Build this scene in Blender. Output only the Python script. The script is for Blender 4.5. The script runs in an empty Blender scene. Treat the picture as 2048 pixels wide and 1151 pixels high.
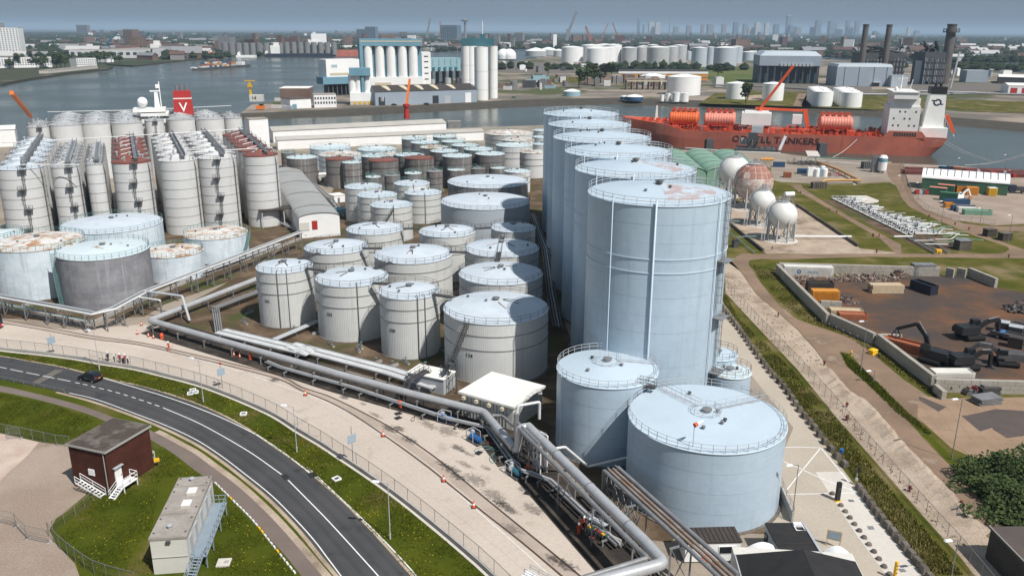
import bpy,math,random
from mathutils import Vector,Matrix
random.seed(7)
sc=bpy.context.scene
COL=sc.collection
PI=math.pi
# ------------ camera
cam_d=bpy.data.cameras.new('camera')
cam=bpy.data.objects.new('camera',cam_d)
COL.objects.link(cam)
cam_d.sensor_width=36.0
cam_d.lens=36.0*1650.0/2048.0
cam_d.clip_start=1.0
cam_d.clip_end=75000.0
PITCH=math.atan(515.5/1650.0)
cam.matrix_world=(Matrix.Translation((0,0,60.0))@Matrix.Rotation(PI/2-PITCH,4,'X')@Matrix.Rotation(math.radians(0.28),4,'Z'))
sc.camera=cam
# ------------ sky, sun, exposure
SUN_EL,SUN_AZ=53.0,137.0
world=bpy.data.worlds.new('World')
sc.world=world
world.use_nodes=True
wn=world.node_tree
wn.nodes.clear()
sky=wn.nodes.new('ShaderNodeTexSky')
sky.sky_type='NISHITA'
sky.sun_disc=False
sky.sun_elevation=math.radians(SUN_EL)
sky.sun_rotation=math.radians(SUN_AZ)
sky.altitude=0
sky.air_density=1.0
sky.dust_density=3.0
sky.ozone_density=1.0
bg=wn.nodes.new('ShaderNodeBackground')
bg.inputs['Strength'].default_value=0.081
wo=wn.nodes.new('ShaderNodeOutputWorld')
tc=wn.nodes.new('ShaderNodeTexCoord')
nz=wn.nodes.new('ShaderNodeTexNoise')
nz.inputs['Scale'].default_value=1.6
nz.inputs['Detail'].default_value=5
mp=wn.nodes.new('ShaderNodeMapping')
mp.inputs['Scale'].default_value=(1,1,3.5)
rp=wn.nodes.new('ShaderNodeValToRGB')
rp.color_ramp.elements[0].position=0.3
rp.color_ramp.elements[0].color=(0.62,0.62,0.62,1)
rp.color_ramp.elements[1].position=0.75
rp.color_ramp.elements[1].color=(0.80,0.80,0.80,1)
mx=wn.nodes.new('ShaderNodeMix')
mx.data_type='RGBA'
mx.inputs['B'].default_value=(2.5,3.4,4.55,1)
wn.links.new(tc.outputs['Generated'],mp.inputs['Vector'])
wn.links.new(mp.outputs['Vector'],nz.inputs['Vector'])
wn.links.new(nz.outputs['Fac'],rp.inputs['Fac'])
wn.links.new(rp.outputs['Color'],mx.inputs['Factor'])
wn.links.new(sky.outputs['Color'],mx.inputs['A'])
wn.links.new(mx.outputs['Result'],bg.inputs['Color'])
wn.links.new(bg.outputs['Background'],wo.inputs['Surface'])
sun_d=bpy.data.lights.new('sun','SUN')
sun_d.energy=5.0
sun_d.angle=math.radians(0.5)
sun_d.color=(1.0,0.965,0.92)
sun=bpy.data.objects.new('sun',sun_d)
COL.objects.link(sun)
az=math.radians(SUN_AZ)
el=math.radians(SUN_EL)
to_sun=Vector((math.sin(az)*math.cos(el),math.cos(az)*math.cos(el),math.sin(el)))
sun.rotation_euler=to_sun.to_track_quat('Z','Y').to_euler()
sun.location=(60,-60,150)
sc.view_settings.view_transform='Standard'
sc.view_settings.look='None'
sc.view_settings.exposure=0.08
sc.view_settings.gamma=1.0
sc.view_settings.use_curve_mapping=False
sc.render.engine='CYCLES'
sc.cycles.use_denoising=True
sc.cycles.max_bounces=6
sc.cycles.diffuse_bounces=3
sc.cycles.glossy_bounces=3
sc.cycles.transparent_max_bounces=16
sc.cycles.volume_bounces=1
sc.cycles.caustics_reflective=False
sc.cycles.caustics_refractive=False
# ------------ materials
MATS={}
def lin(c):
 return tuple(((v/255)/12.92 if v/255<=0.04045 else ((v/255+0.055)/1.055)**2.4) for v in c)
def mat(name,col,rough=0.6,col2=None,scale=0.4,lo=0.35,hi=0.7,metal=0.0,streak=None,st_lo=0.5,st_hi=0.75,bump=0.0,bscale=2.0,fine=0.12,spec=0.4,ribs=None,alpha=None,stscale=(1.3,1.3,0.05),coat=0.0,third=None,t_lo=0.58,t_hi=0.7,t_scale=0.08,vary=0.0):
 """colours are linear base colours; col2 = large patches, streak = runs down walls, third = second patch colour"""
 m=bpy.data.materials.new(name)
 m.use_nodes=True
 nt=m.node_tree
 b=nt.nodes['Principled BSDF']
 N,L=nt.nodes.new,nt.links.new
 b.inputs['Roughness'].default_value=rough
 b.inputs['Metallic'].default_value=metal
 b.inputs['Specular IOR Level'].default_value=min(spec,.12) if rough>=.8 else spec
 if coat:b.inputs['Coat Weight'].default_value=coat
 geo=N('ShaderNodeNewGeometry')
 pos=geo.outputs['Position']
 cur=N('ShaderNodeRGB'); cur.outputs[0].default_value=(*col,1); cur=cur.outputs[0]
 def noise(sc_,detail=5,vec=None,rough_=0.6):
  n=N('ShaderNodeTexNoise'); n.inputs['Scale'].default_value=sc_
  n.inputs['Detail'].default_value=detail; n.inputs['Roughness'].default_value=rough_
  L(vec or pos,n.inputs['Vector']); return n.outputs['Fac']
 def ramp(fac,a,z):
  r=N('ShaderNodeMapRange'); r.inputs['From Min'].default_value=a; r.inputs['From Max'].default_value=z
  L(fac,r.inputs['Value']); return r.outputs['Result']
 def mixc(fac,a,bb,mode='MIX'):
  x=N('ShaderNodeMix'); x.data_type='RGBA'; x.blend_type=mode
  if isinstance(fac,float):x.inputs['Factor'].default_value=fac
  else :L(fac,x.inputs['Factor'])
  L(a,x.inputs['A'])
  if isinstance(bb,tuple):x.inputs['B'].default_value=(*bb,1)
  else :L(bb,x.inputs['B'])
  return x.outputs['Result']
 if col2:cur=mixc(ramp(noise(scale),lo,hi),cur,col2)
 if third:cur=mixc(ramp(noise(t_scale,6),t_lo,t_hi),cur,third)
 if streak:
  mpn=N('ShaderNodeMapping'); mpn.inputs['Scale'].default_value=stscale
  L(pos,mpn.inputs['Vector'])
  cur=mixc(ramp(noise(1.0,4,mpn.outputs['Vector']),st_lo,st_hi),cur,streak)
 if fine:
  f=noise(bscale*1.7,4)
  r=N('ShaderNodeMapRange'); r.inputs['From Min'].default_value=0.3; r.inputs['From Max'].default_value=0.7
  r.inputs['To Min'].default_value=1-fine; r.inputs['To Max'].default_value=1+fine
  L(f,r.inputs['Value'])
  vm=N('ShaderNodeVectorMath'); vm.operation='SCALE'
  L(cur,vm.inputs[0]); L(r.outputs['Result'],vm.inputs['Scale'])
  cur=vm.outputs['Vector']
 if vary:
  oi=N('ShaderNodeObjectInfo'); r=N('ShaderNodeMapRange'); r.inputs['To Min'].default_value=1-vary; r.inputs['To Max'].default_value=1+vary
  L(oi.outputs['Random'],r.inputs['Value']); vm=N('ShaderNodeVectorMath'); vm.operation='SCALE'
  L(cur,vm.inputs[0]); L(r.outputs['Result'],vm.inputs['Scale']); cur=vm.outputs['Vector']
 L(cur,b.inputs['Base Color'])
 hgt=None
 if bump:hgt=noise(bscale,6)
 if ribs:
  tcn=N('ShaderNodeTexCoord'); w=N('ShaderNodeTexWave')
  w.wave_type='BANDS'; w.bands_direction='X'; w.inputs['Scale'].default_value=ribs
  w.inputs['Distortion'].default_value=0
  L(tcn.outputs['UV'],w.inputs['Vector']); hgt=w.outputs['Fac']; bump=bump or 0.35
 if hgt is not None:
  bp=N('ShaderNodeBump'); bp.inputs['Strength'].default_value=min(1.0,bump); bp.inputs['Distance'].default_value=0.08
  L(hgt,bp.inputs['Height']); L(bp.outputs['Normal'],b.inputs['Normal'])
 if alpha is not None:b.inputs['Alpha'].default_value=alpha
 MATS[name]=m
 return m
def M(n):return MATS[n]
# ------------ mesh builder
class MB:
 def __init__(s):s.v=[]; s.f=[]; s.sm=[]; s.mi=[]; s.uv=None
 def add(s,vs,fs,smooth=False,mi=0):
  o=len(s.v); s.v.extend(vs)
  for f in fs:s.f.append(tuple(i+o for i in f)); s.sm.append(smooth); s.mi.append(mi)
  return s
 def box(s,c,d,rz=0,mi=0,taper=1.0):
  cx,cy,cz=c; x,y,z=d[0]/2,d[1]/2,d[2]/2
  ca,sa=math.cos(rz),math.sin(rz)
  vs=[]
  for k,t in ((-1,1.0),(1,taper)):
   for i,j in ((-1,-1),(1,-1),(1,1),(-1,1)):
    a,b=i*x*t,j*y*t
    vs.append((cx+a*ca-b*sa,cy+a*sa+b*ca,cz+k*z))
  return s.add(vs,[(3,2,1,0),(4,5,6,7),(0,1,5,4),(1,2,6,5),(2,3,7,6),(3,0,4,7)],mi=mi)
 def beam(s,a,b,w,h=None,mi=0):
  a,b=Vector(a),Vector(b); h=h or w; d=b-a
  if d.length<1e-6:return s
  d.normalize(); u=Vector((0,0,1)) if abs(d.z)<0.95 else Vector((0,1,0))
  x=d.cross(u).normalized()*(w/2); y=x.cross(d).normalized()*(h/2)
  vs=[tuple(p+i*x+j*y) for p in (a,b) for i,j in ((-1,-1),(1,-1),(1,1),(-1,1))]
  return s.add(vs,[(0,1,2,3),(7,6,5,4),(4,5,1,0),(5,6,2,1),(6,7,3,2),(7,4,0,3)],mi=mi)
 def tube(s,pts,r,n=8,caps=True,mi=0):
  P=[Vector(p) for p in pts]
  if len(P)<2:return s
  t0=(P[1]-P[0]).normalized()
  u=Vector((0,0,1)) if abs(t0.z)<0.9 else Vector((1,0,0))
  x=t0.cross(u).normalized(); vs=[]
  for i,p in enumerate(P):
   a=(P[i]-P[i-1]).normalized() if i else (P[1]-P[0]).normalized()
   b=(P[i+1]-P[i]).normalized() if i<len(P)-1 else a
   t=(a+b)
   t=t.normalized() if t.length>1e-4 else a
   x=(x-t*x.dot(t)).normalized(); y=t.cross(x)
   k=1.0/max(0.5,math.cos(a.angle(b)/2)) if 0<i<len(P)-1 else 1.0
   bend=(b-a)
   for q in range(n):
    an=2*PI*q/n
    o=x*(math.cos(an)*r)+y*(math.sin(an)*r)
    if k>1.001:
     bd=bend.normalized(); o=o+bd*(o.dot(bd))*(k-1)
    vs.append(tuple(p+o))
  fs=[(i*n+q,i*n+(q+1)%n,(i+1)*n+(q+1)%n,(i+1)*n+q) for i in range(len(P)-1) for q in range(n)]
  s.add(vs,fs,True,mi)
  if caps:
   s.add(vs[:n],[tuple(reversed(range(n)))],False,mi); s.add(vs[-n:],[tuple(range(n))],False,mi)
  return s
 def lathe(s,prof,c=(0,0,0),n=32,mi=0,smooth=True,a0=0.0,a1=2*PI):
  """prof: list of (r, z); each segment separate so edges stay crisp"""
  full=abs(a1-a0-2*PI)<1e-6; m=n if full else n+1
  for (r0,z0),(r1,z1) in zip(prof[:-1],prof[1:]):
   vs=[]
   for r,z in ((r0,z0),(r1,z1)):
    for q in range(m):
     an=a0+(a1-a0)*q/n
     vs.append((c[0]+r*math.cos(an),c[1]+r*math.sin(an),c[2]+z))
   fs=[]
   for q in range(n):
    q2=(q+1)%m
    if r1<1e-5:fs.append((q,q2,m+q))
    elif r0<1e-5:fs.append((q,m+q2,m+q))
    else :fs.append((q,q2,m+q2,m+q))
   s.add(vs,fs,smooth,mi)
  return s
 def sphere(s,c,r,n=16,m=10,mi=0,sq=(1,1,1)):
  vs=[]
  for i in range(m+1):
   t=PI*i/m
   for q in range(n):
    a=2*PI*q/n
    vs.append((c[0]+r*sq[0]*math.sin(t)*math.cos(a),c[1]+r*sq[1]*math.sin(t)*math.sin(a),c[2]-r*sq[2]*math.cos(t)))
  return s.add(vs,[(i*n+q,i*n+(q+1)%n,(i+1)*n+(q+1)%n,(i+1)*n+q) for i in range(m) for q in range(n)],True,mi)
 def poly(s,pts,z,mi=0):
  from mathutils.geometry import tessellate_polygon
  vs=[(p[0],p[1],z) for p in pts]
  tr=tessellate_polygon([[Vector(v) for v in vs]])
  fs=[]
  for t in tr:
   a,b,c=(Vector(vs[i]) for i in t)
   fs.append(tuple(t) if (b-a).cross(c-a).z>0 else tuple(reversed(t)))
  return s.add(vs,fs,False,mi)
 def prism(s,pts,z0,z1,mi=0,top=True,side_mi=None):
  if sum(p[0]*q[1]-q[0]*p[1] for p,q in zip(pts,pts[1:]+pts[:1]))<0:pts=list(reversed(pts))
  if top:s.poly(pts,z1,mi)
  n=len(pts)
  for i in range(n):
   p,q=pts[i],pts[(i+1)%n]
   s.add([(p[0],p[1],z0),(q[0],q[1],z0),(q[0],q[1],z1),(p[0],p[1],z1)],[(0,1,2,3)],False,mi if side_mi is None else side_mi)
  return s
 def strip(s,a,b,z,mi=0):
  n=len(a)
  vs=[(p[0],p[1],z) for p in a]+[(p[0],p[1],z) for p in b]
  fs=[]
  for i in range(n-1):
   f=(i,i+1,n+i+1,n+i)
   A,B,C_=(Vector(vs[k]) for k in f[:3])
   fs.append(f if (B-A).cross(C_-A).z>0 else tuple(reversed(f)))
  return s.add(vs,fs,False,mi)
 def mesh(s,name,mats):
  me=bpy.data.meshes.new(name)
  me.from_pydata(s.v,[],s.f)
  for m in (mats if isinstance(mats,(list,tuple)) else [mats]):
   me.materials.append(MATS[m] if isinstance(m,str) else m)
  me.polygons.foreach_set('use_smooth',s.sm)
  me.polygons.foreach_set('material_index',s.mi)
  me.update()
  return me
 def build(s,name,mats,parent=None,loc=None,rz=0):
  o=bpy.data.objects.new(name,s.mesh(name,mats))
  COL.objects.link(o)
  if parent is not None:o.parent=parent
  if loc:o.location=loc
  if rz:o.rotation_euler=(0,0,rz)
  return o
def tag(o,label,cat,group=None):
 o['label']=label; o['category']=cat
 if group:o['group']=group
 return o
def thing(name,label,cat,loc=(0,0,0),rz=0,group=None):
 o=bpy.data.objects.new(name,None); COL.objects.link(o)
 o.empty_display_size=0.5
 o.location=(loc[0],loc[1],loc[2] if len(loc)>2 else 0); o.rotation_euler=(0,0,rz)
 return tag(o,label,cat,group)
def struct(name,mb,m,label=None):
 o=mb.build(name,m); o['kind']='structure'
 if label:o['label']=label
 return o
def stuff(o,label=None):
 o['kind']='stuff'
 if label:o['label']=label
 return o
def dup(root,loc,rz=None,label=None,group=None,scale=None):
 r=root.copy(); COL.objects.link(r); r.location=(loc[0],loc[1],loc[2] if len(loc)>2 else 0)
 if rz is not None:r.rotation_euler=(0,0,rz)
 if label:r['label']=label
 if group:r['group']=group
 if scale:r.scale=scale
 for ch in list(root.children):
  c=ch.copy(); COL.objects.link(c); c.parent=r
  for g in ch.children:
   d=g.copy(); COL.objects.link(d); d.parent=c
 return r
def place(mesh,name,parent,loc,rot=(0,0,0),scale=(1,1,1)):
 o=bpy.data.objects.new(name,mesh); COL.objects.link(o); o.parent=parent
 o.location=loc; o.rotation_euler=rot; o.scale=scale
 return o
def smooth_line(pts,step=1.5):
 """Catmull-Rom through 2D or 3D points, resampled"""
 P=[Vector(p) for p in pts]
 if len(P)<3:return [tuple(p) for p in P]
 P=[P[0]*2-P[1]]+P+[P[-1]*2-P[-2]]
 out=[]
 for i in range(1,len(P)-2):
  n=max(2,int((P[i+1]-P[i]).length/step))
  for k in range(n):
   t=k/n
   out.append(0.5*((2*P[i])+(P[i+1]-P[i-1])*t+(2*P[i-1]-5*P[i]+4*P[i+1]-P[i+2])*t*t+(3*P[i]-P[i-1]-3*P[i+1]+P[i+2])*t**3))
 out.append(P[-2])
 return [tuple(p) for p in out]
def offset(line,d):
 out=[]
 for i,p in enumerate(line):
  a=Vector(line[max(0,i-1)][:2]); b=Vector(line[min(len(line)-1,i+1)][:2])
  t=(b-a).normalized()
  out.append((p[0]-t.y*d,p[1]+t.x*d))
 return out
def ribbon(mb,line,w,z,mi=0):
 return mb.strip(offset(line,w/2),offset(line,-w/2),z,mi)
def resample(line,step):
 P=[Vector(p) for p in line]; out=[P[0].copy()]; acc=0.0
 for a,b in zip(P[:-1],P[1:]):
  L_=(b-a).length; d=step-acc
  while d<=L_:
   out.append(a.lerp(b,d/L_)); d+=step
  acc=(acc+L_)%step
 return [tuple(p) for p in out]
def ordw(n):
 u='first second third fourth fifth sixth seventh eighth ninth tenth eleventh twelfth thirteenth fourteenth fifteenth sixteenth seventeenth eighteenth nineteenth'.split()
 c='one two three four five six seven eight nine'.split()
 if n<20:return u[n-1]
 t_=('twenty','thirty','forty','fifty','sixty')[n//10-2]
 return (t_[:-1]+'ieth') if n%10==0 else t_+'-'+u[n%10-1]
def text_mb(txt,size,wrap=None,mat_='black_paint'):
 """flat lettering in the XZ plane facing -Y (wrap: radius of the cylinder it lies on, centre at +Y)"""
 cu=bpy.data.curves.new('lettering','FONT'); cu.body=txt; cu.size=size
 cu.align_x='CENTER'; cu.align_y='CENTER'; cu.resolution_u=2; cu.offset=size*0.012
 ob=bpy.data.objects.new('lettering',cu); COL.objects.link(ob)
 dg=bpy.context.evaluated_depsgraph_get(); dg.update()
 me=bpy.data.meshes.new_from_object(ob.evaluated_get(dg))
 vs=[v.co.copy() for v in me.vertices]; fs=[tuple(p.vertices) for p in me.polygons]
 bpy.data.objects.remove(ob); bpy.data.curves.remove(cu); bpy.data.meshes.remove(me)
 mb=MB(); out=[]
 for v in vs:
  if wrap:
   a=v.x/wrap; out.append((math.sin(a)*wrap,wrap-math.cos(a)*wrap,v.y))
  else :out.append((v.x,0,v.y))
 mb.add(out,fs); return mb
 # ------------ material library
mat('site_ground',(.30,.255,.205),.9,(.22,.18,.14),.06,.4,.65,bump=.5,bscale=1.5,third=(.36,.32,.27),t_scale=.03)
mat('tank_ground',(.085,.058,.036),.95,(.17,.12,.08),.16,.45,.66,bump=.6,bscale=2.0,third=(.065,.07,.025),t_scale=.09,t_lo=.5,t_hi=.62)
mat('yard_concrete',(.50,.43,.365),.85,(.44,.375,.315),.05,.35,.7,bump=.15,bscale=1.2,third=(.36,.30,.25),t_scale=.22,t_lo=.6,t_hi=.72,fine=.07)
mat('apron_concrete',(.43,.37,.30),.85,(.37,.32,.26),.07,.35,.7,bump=.15,bscale=1.5,fine=.08)
mat('pale_concrete',(.56,.52,.46),.85,(.50,.46,.41),.2,.35,.7,bump=.1,bscale=1.5,fine=.06)
mat('kerb_concrete',(.40,.38,.35),.85,(.30,.29,.27),.4,.35,.7,bump=.2,bscale=3)
mat('asphalt',(.058,.058,.060),.85,(.075,.074,.075),.12,.35,.7,bump=.25,bscale=9,fine=.14,third=(.042,.042,.044),t_scale=.25)
mat('asphalt_patch',(.030,.030,.032),.85,bump=.2,bscale=9)
mat('worn_asphalt',(.13,.115,.10),.85,(.16,.14,.12),.3,bump=.2,bscale=9)
mat('path_surface',(.150,.118,.102),.9,(.185,.150,.130),.15,.35,.7,bump=.3,bscale=8,fine=.12)
mat('dirt_road',(.24,.165,.115),.95,(.165,.115,.08),.10,.4,.65,bump=.5,bscale=3,third=(.30,.23,.17),t_scale=.2,fine=.15)
mat('sand',(.41,.33,.255),.95,(.31,.24,.18),.18,.4,.65,bump=.8,bscale=2.5,third=(.19,.14,.10),t_scale=.08,t_lo=.54,t_hi=.66,fine=.25)
mat('yard_dirt',(.27,.21,.165),.95,(.33,.265,.215),.09,.4,.62,bump=.6,bscale=2.5,third=(.16,.115,.085),t_scale=.13,t_lo=.6,t_hi=.75,fine=.2)
mat('pale_slab',(.50,.41,.34),.9,(.42,.31,.25),.25,.4,.65,bump=.2,bscale=3,fine=.1)
mat('scrap_floor',(.085,.058,.043),.8,(.15,.075,.04),.10,.44,.62,bump=.3,bscale=2.5,third=(.062,.052,.048),t_scale=.06,t_lo=.45,t_hi=.6,fine=.25)
mat('plate_floor',(.31,.215,.145),.85,(.24,.165,.11),.2,bump=.2,bscale=3,fine=.12)
mat('dark_plate',(.075,.06,.055),.7,(.10,.075,.06),.3,fine=.12)
mat('grass',(.046,.062,.003),.95,(.068,.078,.005),.12,.38,.62,bump=1.0,bscale=4,third=(.125,.10,.032),t_scale=.1,t_lo=.55,t_hi=.7,fine=.4)
mat('grass_right',(.06,.066,.008),.95,(.11,.095,.022),.12,.4,.6,bump=1.0,bscale=4,third=(.20,.15,.085),t_scale=.06,t_lo=.52,t_hi=.7,fine=.35)
mat('far_grass',(.07,.10,.025),.95,(.11,.12,.04),.01,.4,.6,bump=.4,bscale=.5,fine=.2)
mat('blade_green',(.055,.075,.004),.8,(.085,.092,.008),.3,spec=.2,fine=.3)
mat('blade_straw',(.30,.24,.095),.85,(.17,.15,.04),.4,spec=.2,fine=.3)
mat('flower_yellow',(.65,.48,.02),.8,fine=0)
mat('far_ground',(.06,.066,.042),.95,(.04,.05,.025),.004,.4,.6,third=(.13,.12,.10),t_scale=.011,t_lo=.6,t_hi=.64,fine=.2)  # base colour darkened to carry cloud shadow over the distant land
mat('quay_ground',(.29,.235,.19),.9,(.14,.125,.105),.012,.42,.56,bump=.2,bscale=1,third=(.075,.085,.035),t_scale=.009,t_lo=.52,t_hi=.57,fine=.15)
mat('quay_wall',(.08,.07,.057),.9,(.055,.05,.04),.15,streak=(.06,.055,.045),bump=.4,bscale=1)
mat('wheel_track',(.03,.03,.032),.8,alpha=.09)
mat('hydrant_red',(.16,.035,.03),.6,fine=.1)
mat('pipe_shade_soil',(.035,.03,.026),.95,(.075,.06,.048),.3,.45,.65,bump=.4,bscale=2,fine=.25)  # oil-dark soil with the shade under the pipes painted into its colour
mat('rail_bed',(.40,.33,.275),.85,(.33,.27,.22),.2,fine=.1)
mat('letter_paint',(.045,.022,.02),.6)
mat('line_paint',(.72,.72,.70),.7,(.60,.59,.56),1.5,.45,.75,fine=.1)
mat('white_worn',(.66,.65,.62),.8,(.52,.48,.43),1.2,.45,.7,fine=.1)
mat('oil_stain',(.035,.03,.027),.6,fine=.2)
mat('rail_steel',(.075,.05,.038),.6,fine=.2)
mat('clad_grey',(.57,.575,.555),.55,(.52,.525,.505),.25,.4,.7,streak=(.42,.41,.38),st_lo=.55,st_hi=.85,fine=.03)
mat('clad_roof',(.53,.585,.63),.5,(.47,.525,.57),.3,.4,.65,fine=.06,third=(.42,.43,.43),t_scale=.5,t_lo=.6,t_hi=.8)
mat('silo_grey',(.59,.59,.58),.6,(.53,.53,.515),.15,.4,.7,streak=(.42,.41,.39),st_lo=.6,st_hi=.85,fine=.05)
mat('silo_band',(.26,.255,.245),.6)
mat('blue_paint',(.41,.505,.58),.42,(.375,.465,.54),.12,.4,.7,streak=(.30,.36,.415),st_lo=.55,st_hi=.9,fine=.04,bump=.06,bscale=.5,vary=.009,third=(.35,.42,.48),t_scale=.4,t_lo=.62,t_hi=.8)
mat('blue_roof',(.46,.545,.605),.45,(.43,.51,.57),.2,.4,.7,fine=.04)
mat('blue_roof_peel',(.46,.545,.605),.5,(.41,.33,.32),.45,.44,.56,fine=.08)
mat('blue_trim',(.50,.58,.65),.4,fine=.03)
mat('old_white',(.63,.70,.745),.6,(.50,.58,.64),.3,.4,.65,streak=(.30,.34,.37),st_lo=.55,st_hi=.8,fine=.08,third=(.40,.24,.12),t_scale=.35,t_lo=.67,t_hi=.74)
mat('old_grey',(.27,.27,.285),.7,vary=.06,col2=(.20,.20,.215),scale=.35,lo=.4,hi=.65,streak=(.36,.38,.41),st_lo=.55,st_hi=.75,fine=.12)
mat('dark_rust_wall',(.17,.163,.157),.75,(.12,.112,.105),.3,.4,.65,streak=(.30,.285,.27),st_lo=.52,st_hi=.75,fine=.15,third=(.21,.11,.055),t_scale=.25,t_lo=.62,t_hi=.72,vary=.25)
mat('mid_rust_wall',(.24,.24,.235),.7,(.17,.165,.155),.3,.4,.65,streak=(.36,.36,.35),st_lo=.52,st_hi=.75,fine=.12,third=(.25,.12,.05),t_scale=.2,t_lo=.62,t_hi=.7)
mat('pale_roof',(.55,.63,.645),.55,(.52,.60,.62),.3,.4,.65,fine=.07,third=(.36,.22,.12),t_scale=.3,t_lo=.64,t_hi=.7)
mat('rust_roof',(.58,.56,.52),.65,(.37,.20,.10),.35,.46,.60,fine=.15,third=(.63,.66,.66),t_scale=.5,t_lo=.52,t_hi=.62)
mat('red_roof',(.225,.062,.042),.75,(.16,.055,.04),.5,.4,.65,fine=.15)
mat('white_tank',(.80,.80,.78),.5,(.74,.74,.72),.1,.4,.7,fine=.03)
mat('silver_tank',(.42,.43,.43),.45,(.35,.36,.36),.05,.4,.7,fine=.03)
mat('grey_blue_tank',(.42,.47,.51),.5,(.37,.42,.46),.05,fine=.03)
mat('galv',(.30,.31,.32),.42,(.24,.25,.26),.6,metal=.55,fine=.10)
mat('pipe_lagging',(.46,.465,.47),.42,(.38,.385,.39),.5,metal=.25,streak=None,fine=.08)
mat('pipe_white',(.62,.63,.62),.5,(.50,.51,.50),.5,fine=.1)
mat('pipe_grey',(.27,.275,.28),.5,(.20,.20,.20),.6,metal=.3,fine=.1)
mat('pipe_dark',(.10,.10,.10),.6,(.15,.14,.13),.6,fine=.15)
mat('pipe_rust',(.20,.13,.09),.7,(.28,.24,.21),.5,fine=.15)
mat('teal_paint',(.10,.21,.20),.55,(.15,.28,.27),.5,fine=.1)
mat('dark_steel',(.055,.055,.06),.6,(.09,.085,.08),.5,fine=.15)
mat('grey_steel',(.20,.205,.21),.55,(.15,.15,.15),.5,fine=.12)
mat('light_steel',(.42,.44,.46),.45,(.36,.38,.40),.5,fine=.06)
mat('white_paint',(.80,.80,.79),.5,(.74,.74,.72),.3,fine=.04)
mat('cream_wall',(.62,.60,.55),.7,(.55,.53,.48),.2,streak=(.45,.43,.39),st_lo=.6,st_hi=.85,fine=.05)
mat('white_roof',(.78,.76,.71),.6,(.70,.68,.62),.2,.4,.7,fine=.05)
mat('shed_roof',(.42,.40,.36),.7,(.36,.34,.30),.1,fine=.06)
mat('hall_roof',(.33,.33,.32),.6,(.28,.28,.27),.15,fine=.06)
mat('black_paint',(.018,.018,.02),.5,fine=.1)
mat('black_roof',(.016,.015,.015),.7,(.028,.026,.025),.4,bump=.1,bscale=4,fine=.2)
mat('brown_roof',(.042,.034,.030),.75,(.06,.05,.044),.4,fine=.15)
mat('brick_red',(.125,.045,.034),.85,(.10,.038,.03),.4,fine=.2)
mat('mortar',(.20,.13,.11),.9)
mat('felt_roof',(.075,.06,.05),.9,(.15,.13,.115),.35,.48,.62,fine=.18)
mat('gravel_roof',(.27,.24,.21),.9,(.34,.31,.28),.4,.4,.65,fine=.12)
mat('trim_grey',(.34,.33,.31),.7,fine=.08)
mat('blockwork',(.36,.335,.29),.85,(.29,.265,.225),.3,.4,.7,streak=(.22,.20,.17),st_lo=.58,st_hi=.8,bump=.2,bscale=3,fine=.1)
mat('block_dark',(.105,.09,.075),.9,(.16,.14,.12),.4,fine=.2,vary=.25)
mat('rubber',(.02,.02,.02),.8)
mat('car_black',(.012,.013,.018),.25,coat=.6,fine=0)
mat('truck_blue',(.02,.03,.06),.3,coat=.5,fine=0)
mat('glass_dark',(.012,.016,.02),.08,spec=.8,fine=0)
mat('window_dark',(.035,.042,.05),.15,spec=.7,fine=.2)
mat('orange',(.72,.17,.02),.5,fine=.08)
mat('orange_red',(.72,.10,.03),.5,fine=.08)
mat('yellow',(.78,.45,.02),.5,fine=.08)
mat('red_paint',(.42,.03,.025),.5,(.34,.03,.025),.6,fine=.08)
mat('blue_machine',(.02,.11,.30),.45,fine=.1)
mat('teal_machine',(.03,.13,.18),.45,fine=.1)
mat('green_hall',(.20,.34,.25),.6,(.17,.30,.22),.3,fine=.06)
mat('green_dark',(.06,.14,.09),.6,(.05,.11,.07),.4,fine=.08)
mat('hull_red',(.47,.135,.085),.6,(.37,.11,.08),.08,.4,.65,streak=(.22,.06,.04),st_lo=.56,st_hi=.8,stscale=(.5,.5,.05),fine=.1,third=(.50,.23,.18),t_scale=.06,t_lo=.56,t_hi=.7)
mat('deck_red',(.55,.085,.03),.55,(.45,.06,.025),.3,fine=.12)
mat('tank_salmon',(.68,.25,.18),.5,(.62,.21,.15),.3,fine=.06)
mat('tank_orange',(.66,.13,.03),.5,(.56,.10,.025),.3,fine=.06)
mat('ship_white',(.78,.78,.76),.5,(.70,.69,.65),.15,streak=(.55,.48,.40),st_lo=.66,st_hi=.86,fine=.04)
mat('factory_white',(.80,.80,.78),.6,(.73,.73,.71),.05,streak=(.66,.65,.63),st_lo=.6,st_hi=.9,stscale=(.3,.3,.02),fine=.03)
mat('factory_blue',(.15,.29,.36),.6,(.12,.25,.32),.08,fine=.05)
mat('factory_teal',(.045,.14,.17),.6,fine=.05)
mat('factory_light_blue',(.27,.41,.45),.6,(.22,.36,.40),.05,fine=.05)
mat('beige',(.52,.46,.33),.7,fine=.06)
mat('grey_blue_wall',(.30,.35,.40),.6,(.26,.31,.36),.08,fine=.06)
mat('dark_blue_wall',(.045,.075,.10),.6,(.035,.055,.075),.1,fine=.1)
mat('dark_structure',(.055,.06,.065),.7,(.08,.08,.08),.2,fine=.25)
mat('stack_concrete',(.125,.115,.105),.8,(.10,.09,.085),.1,streak=(.16,.15,.14),fine=.06)
mat('city_pale',(.42,.41,.40),.7,fine=.08)
mat('city_blue',(.13,.17,.21),.5,fine=.1)
mat('city_grey',(.20,.20,.205),.6,fine=.1)
mat('city_brown',(.17,.12,.10),.7,fine=.1)
mat('house_brick',(.14,.085,.065),.8,(.20,.15,.12),.03,fine=.2)
mat('house_pale',(.26,.25,.24),.8,(.18,.17,.16),.03,fine=.1)
mat('roof_tile',(.13,.065,.05),.85,(.08,.07,.07),.03,fine=.2)
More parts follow.
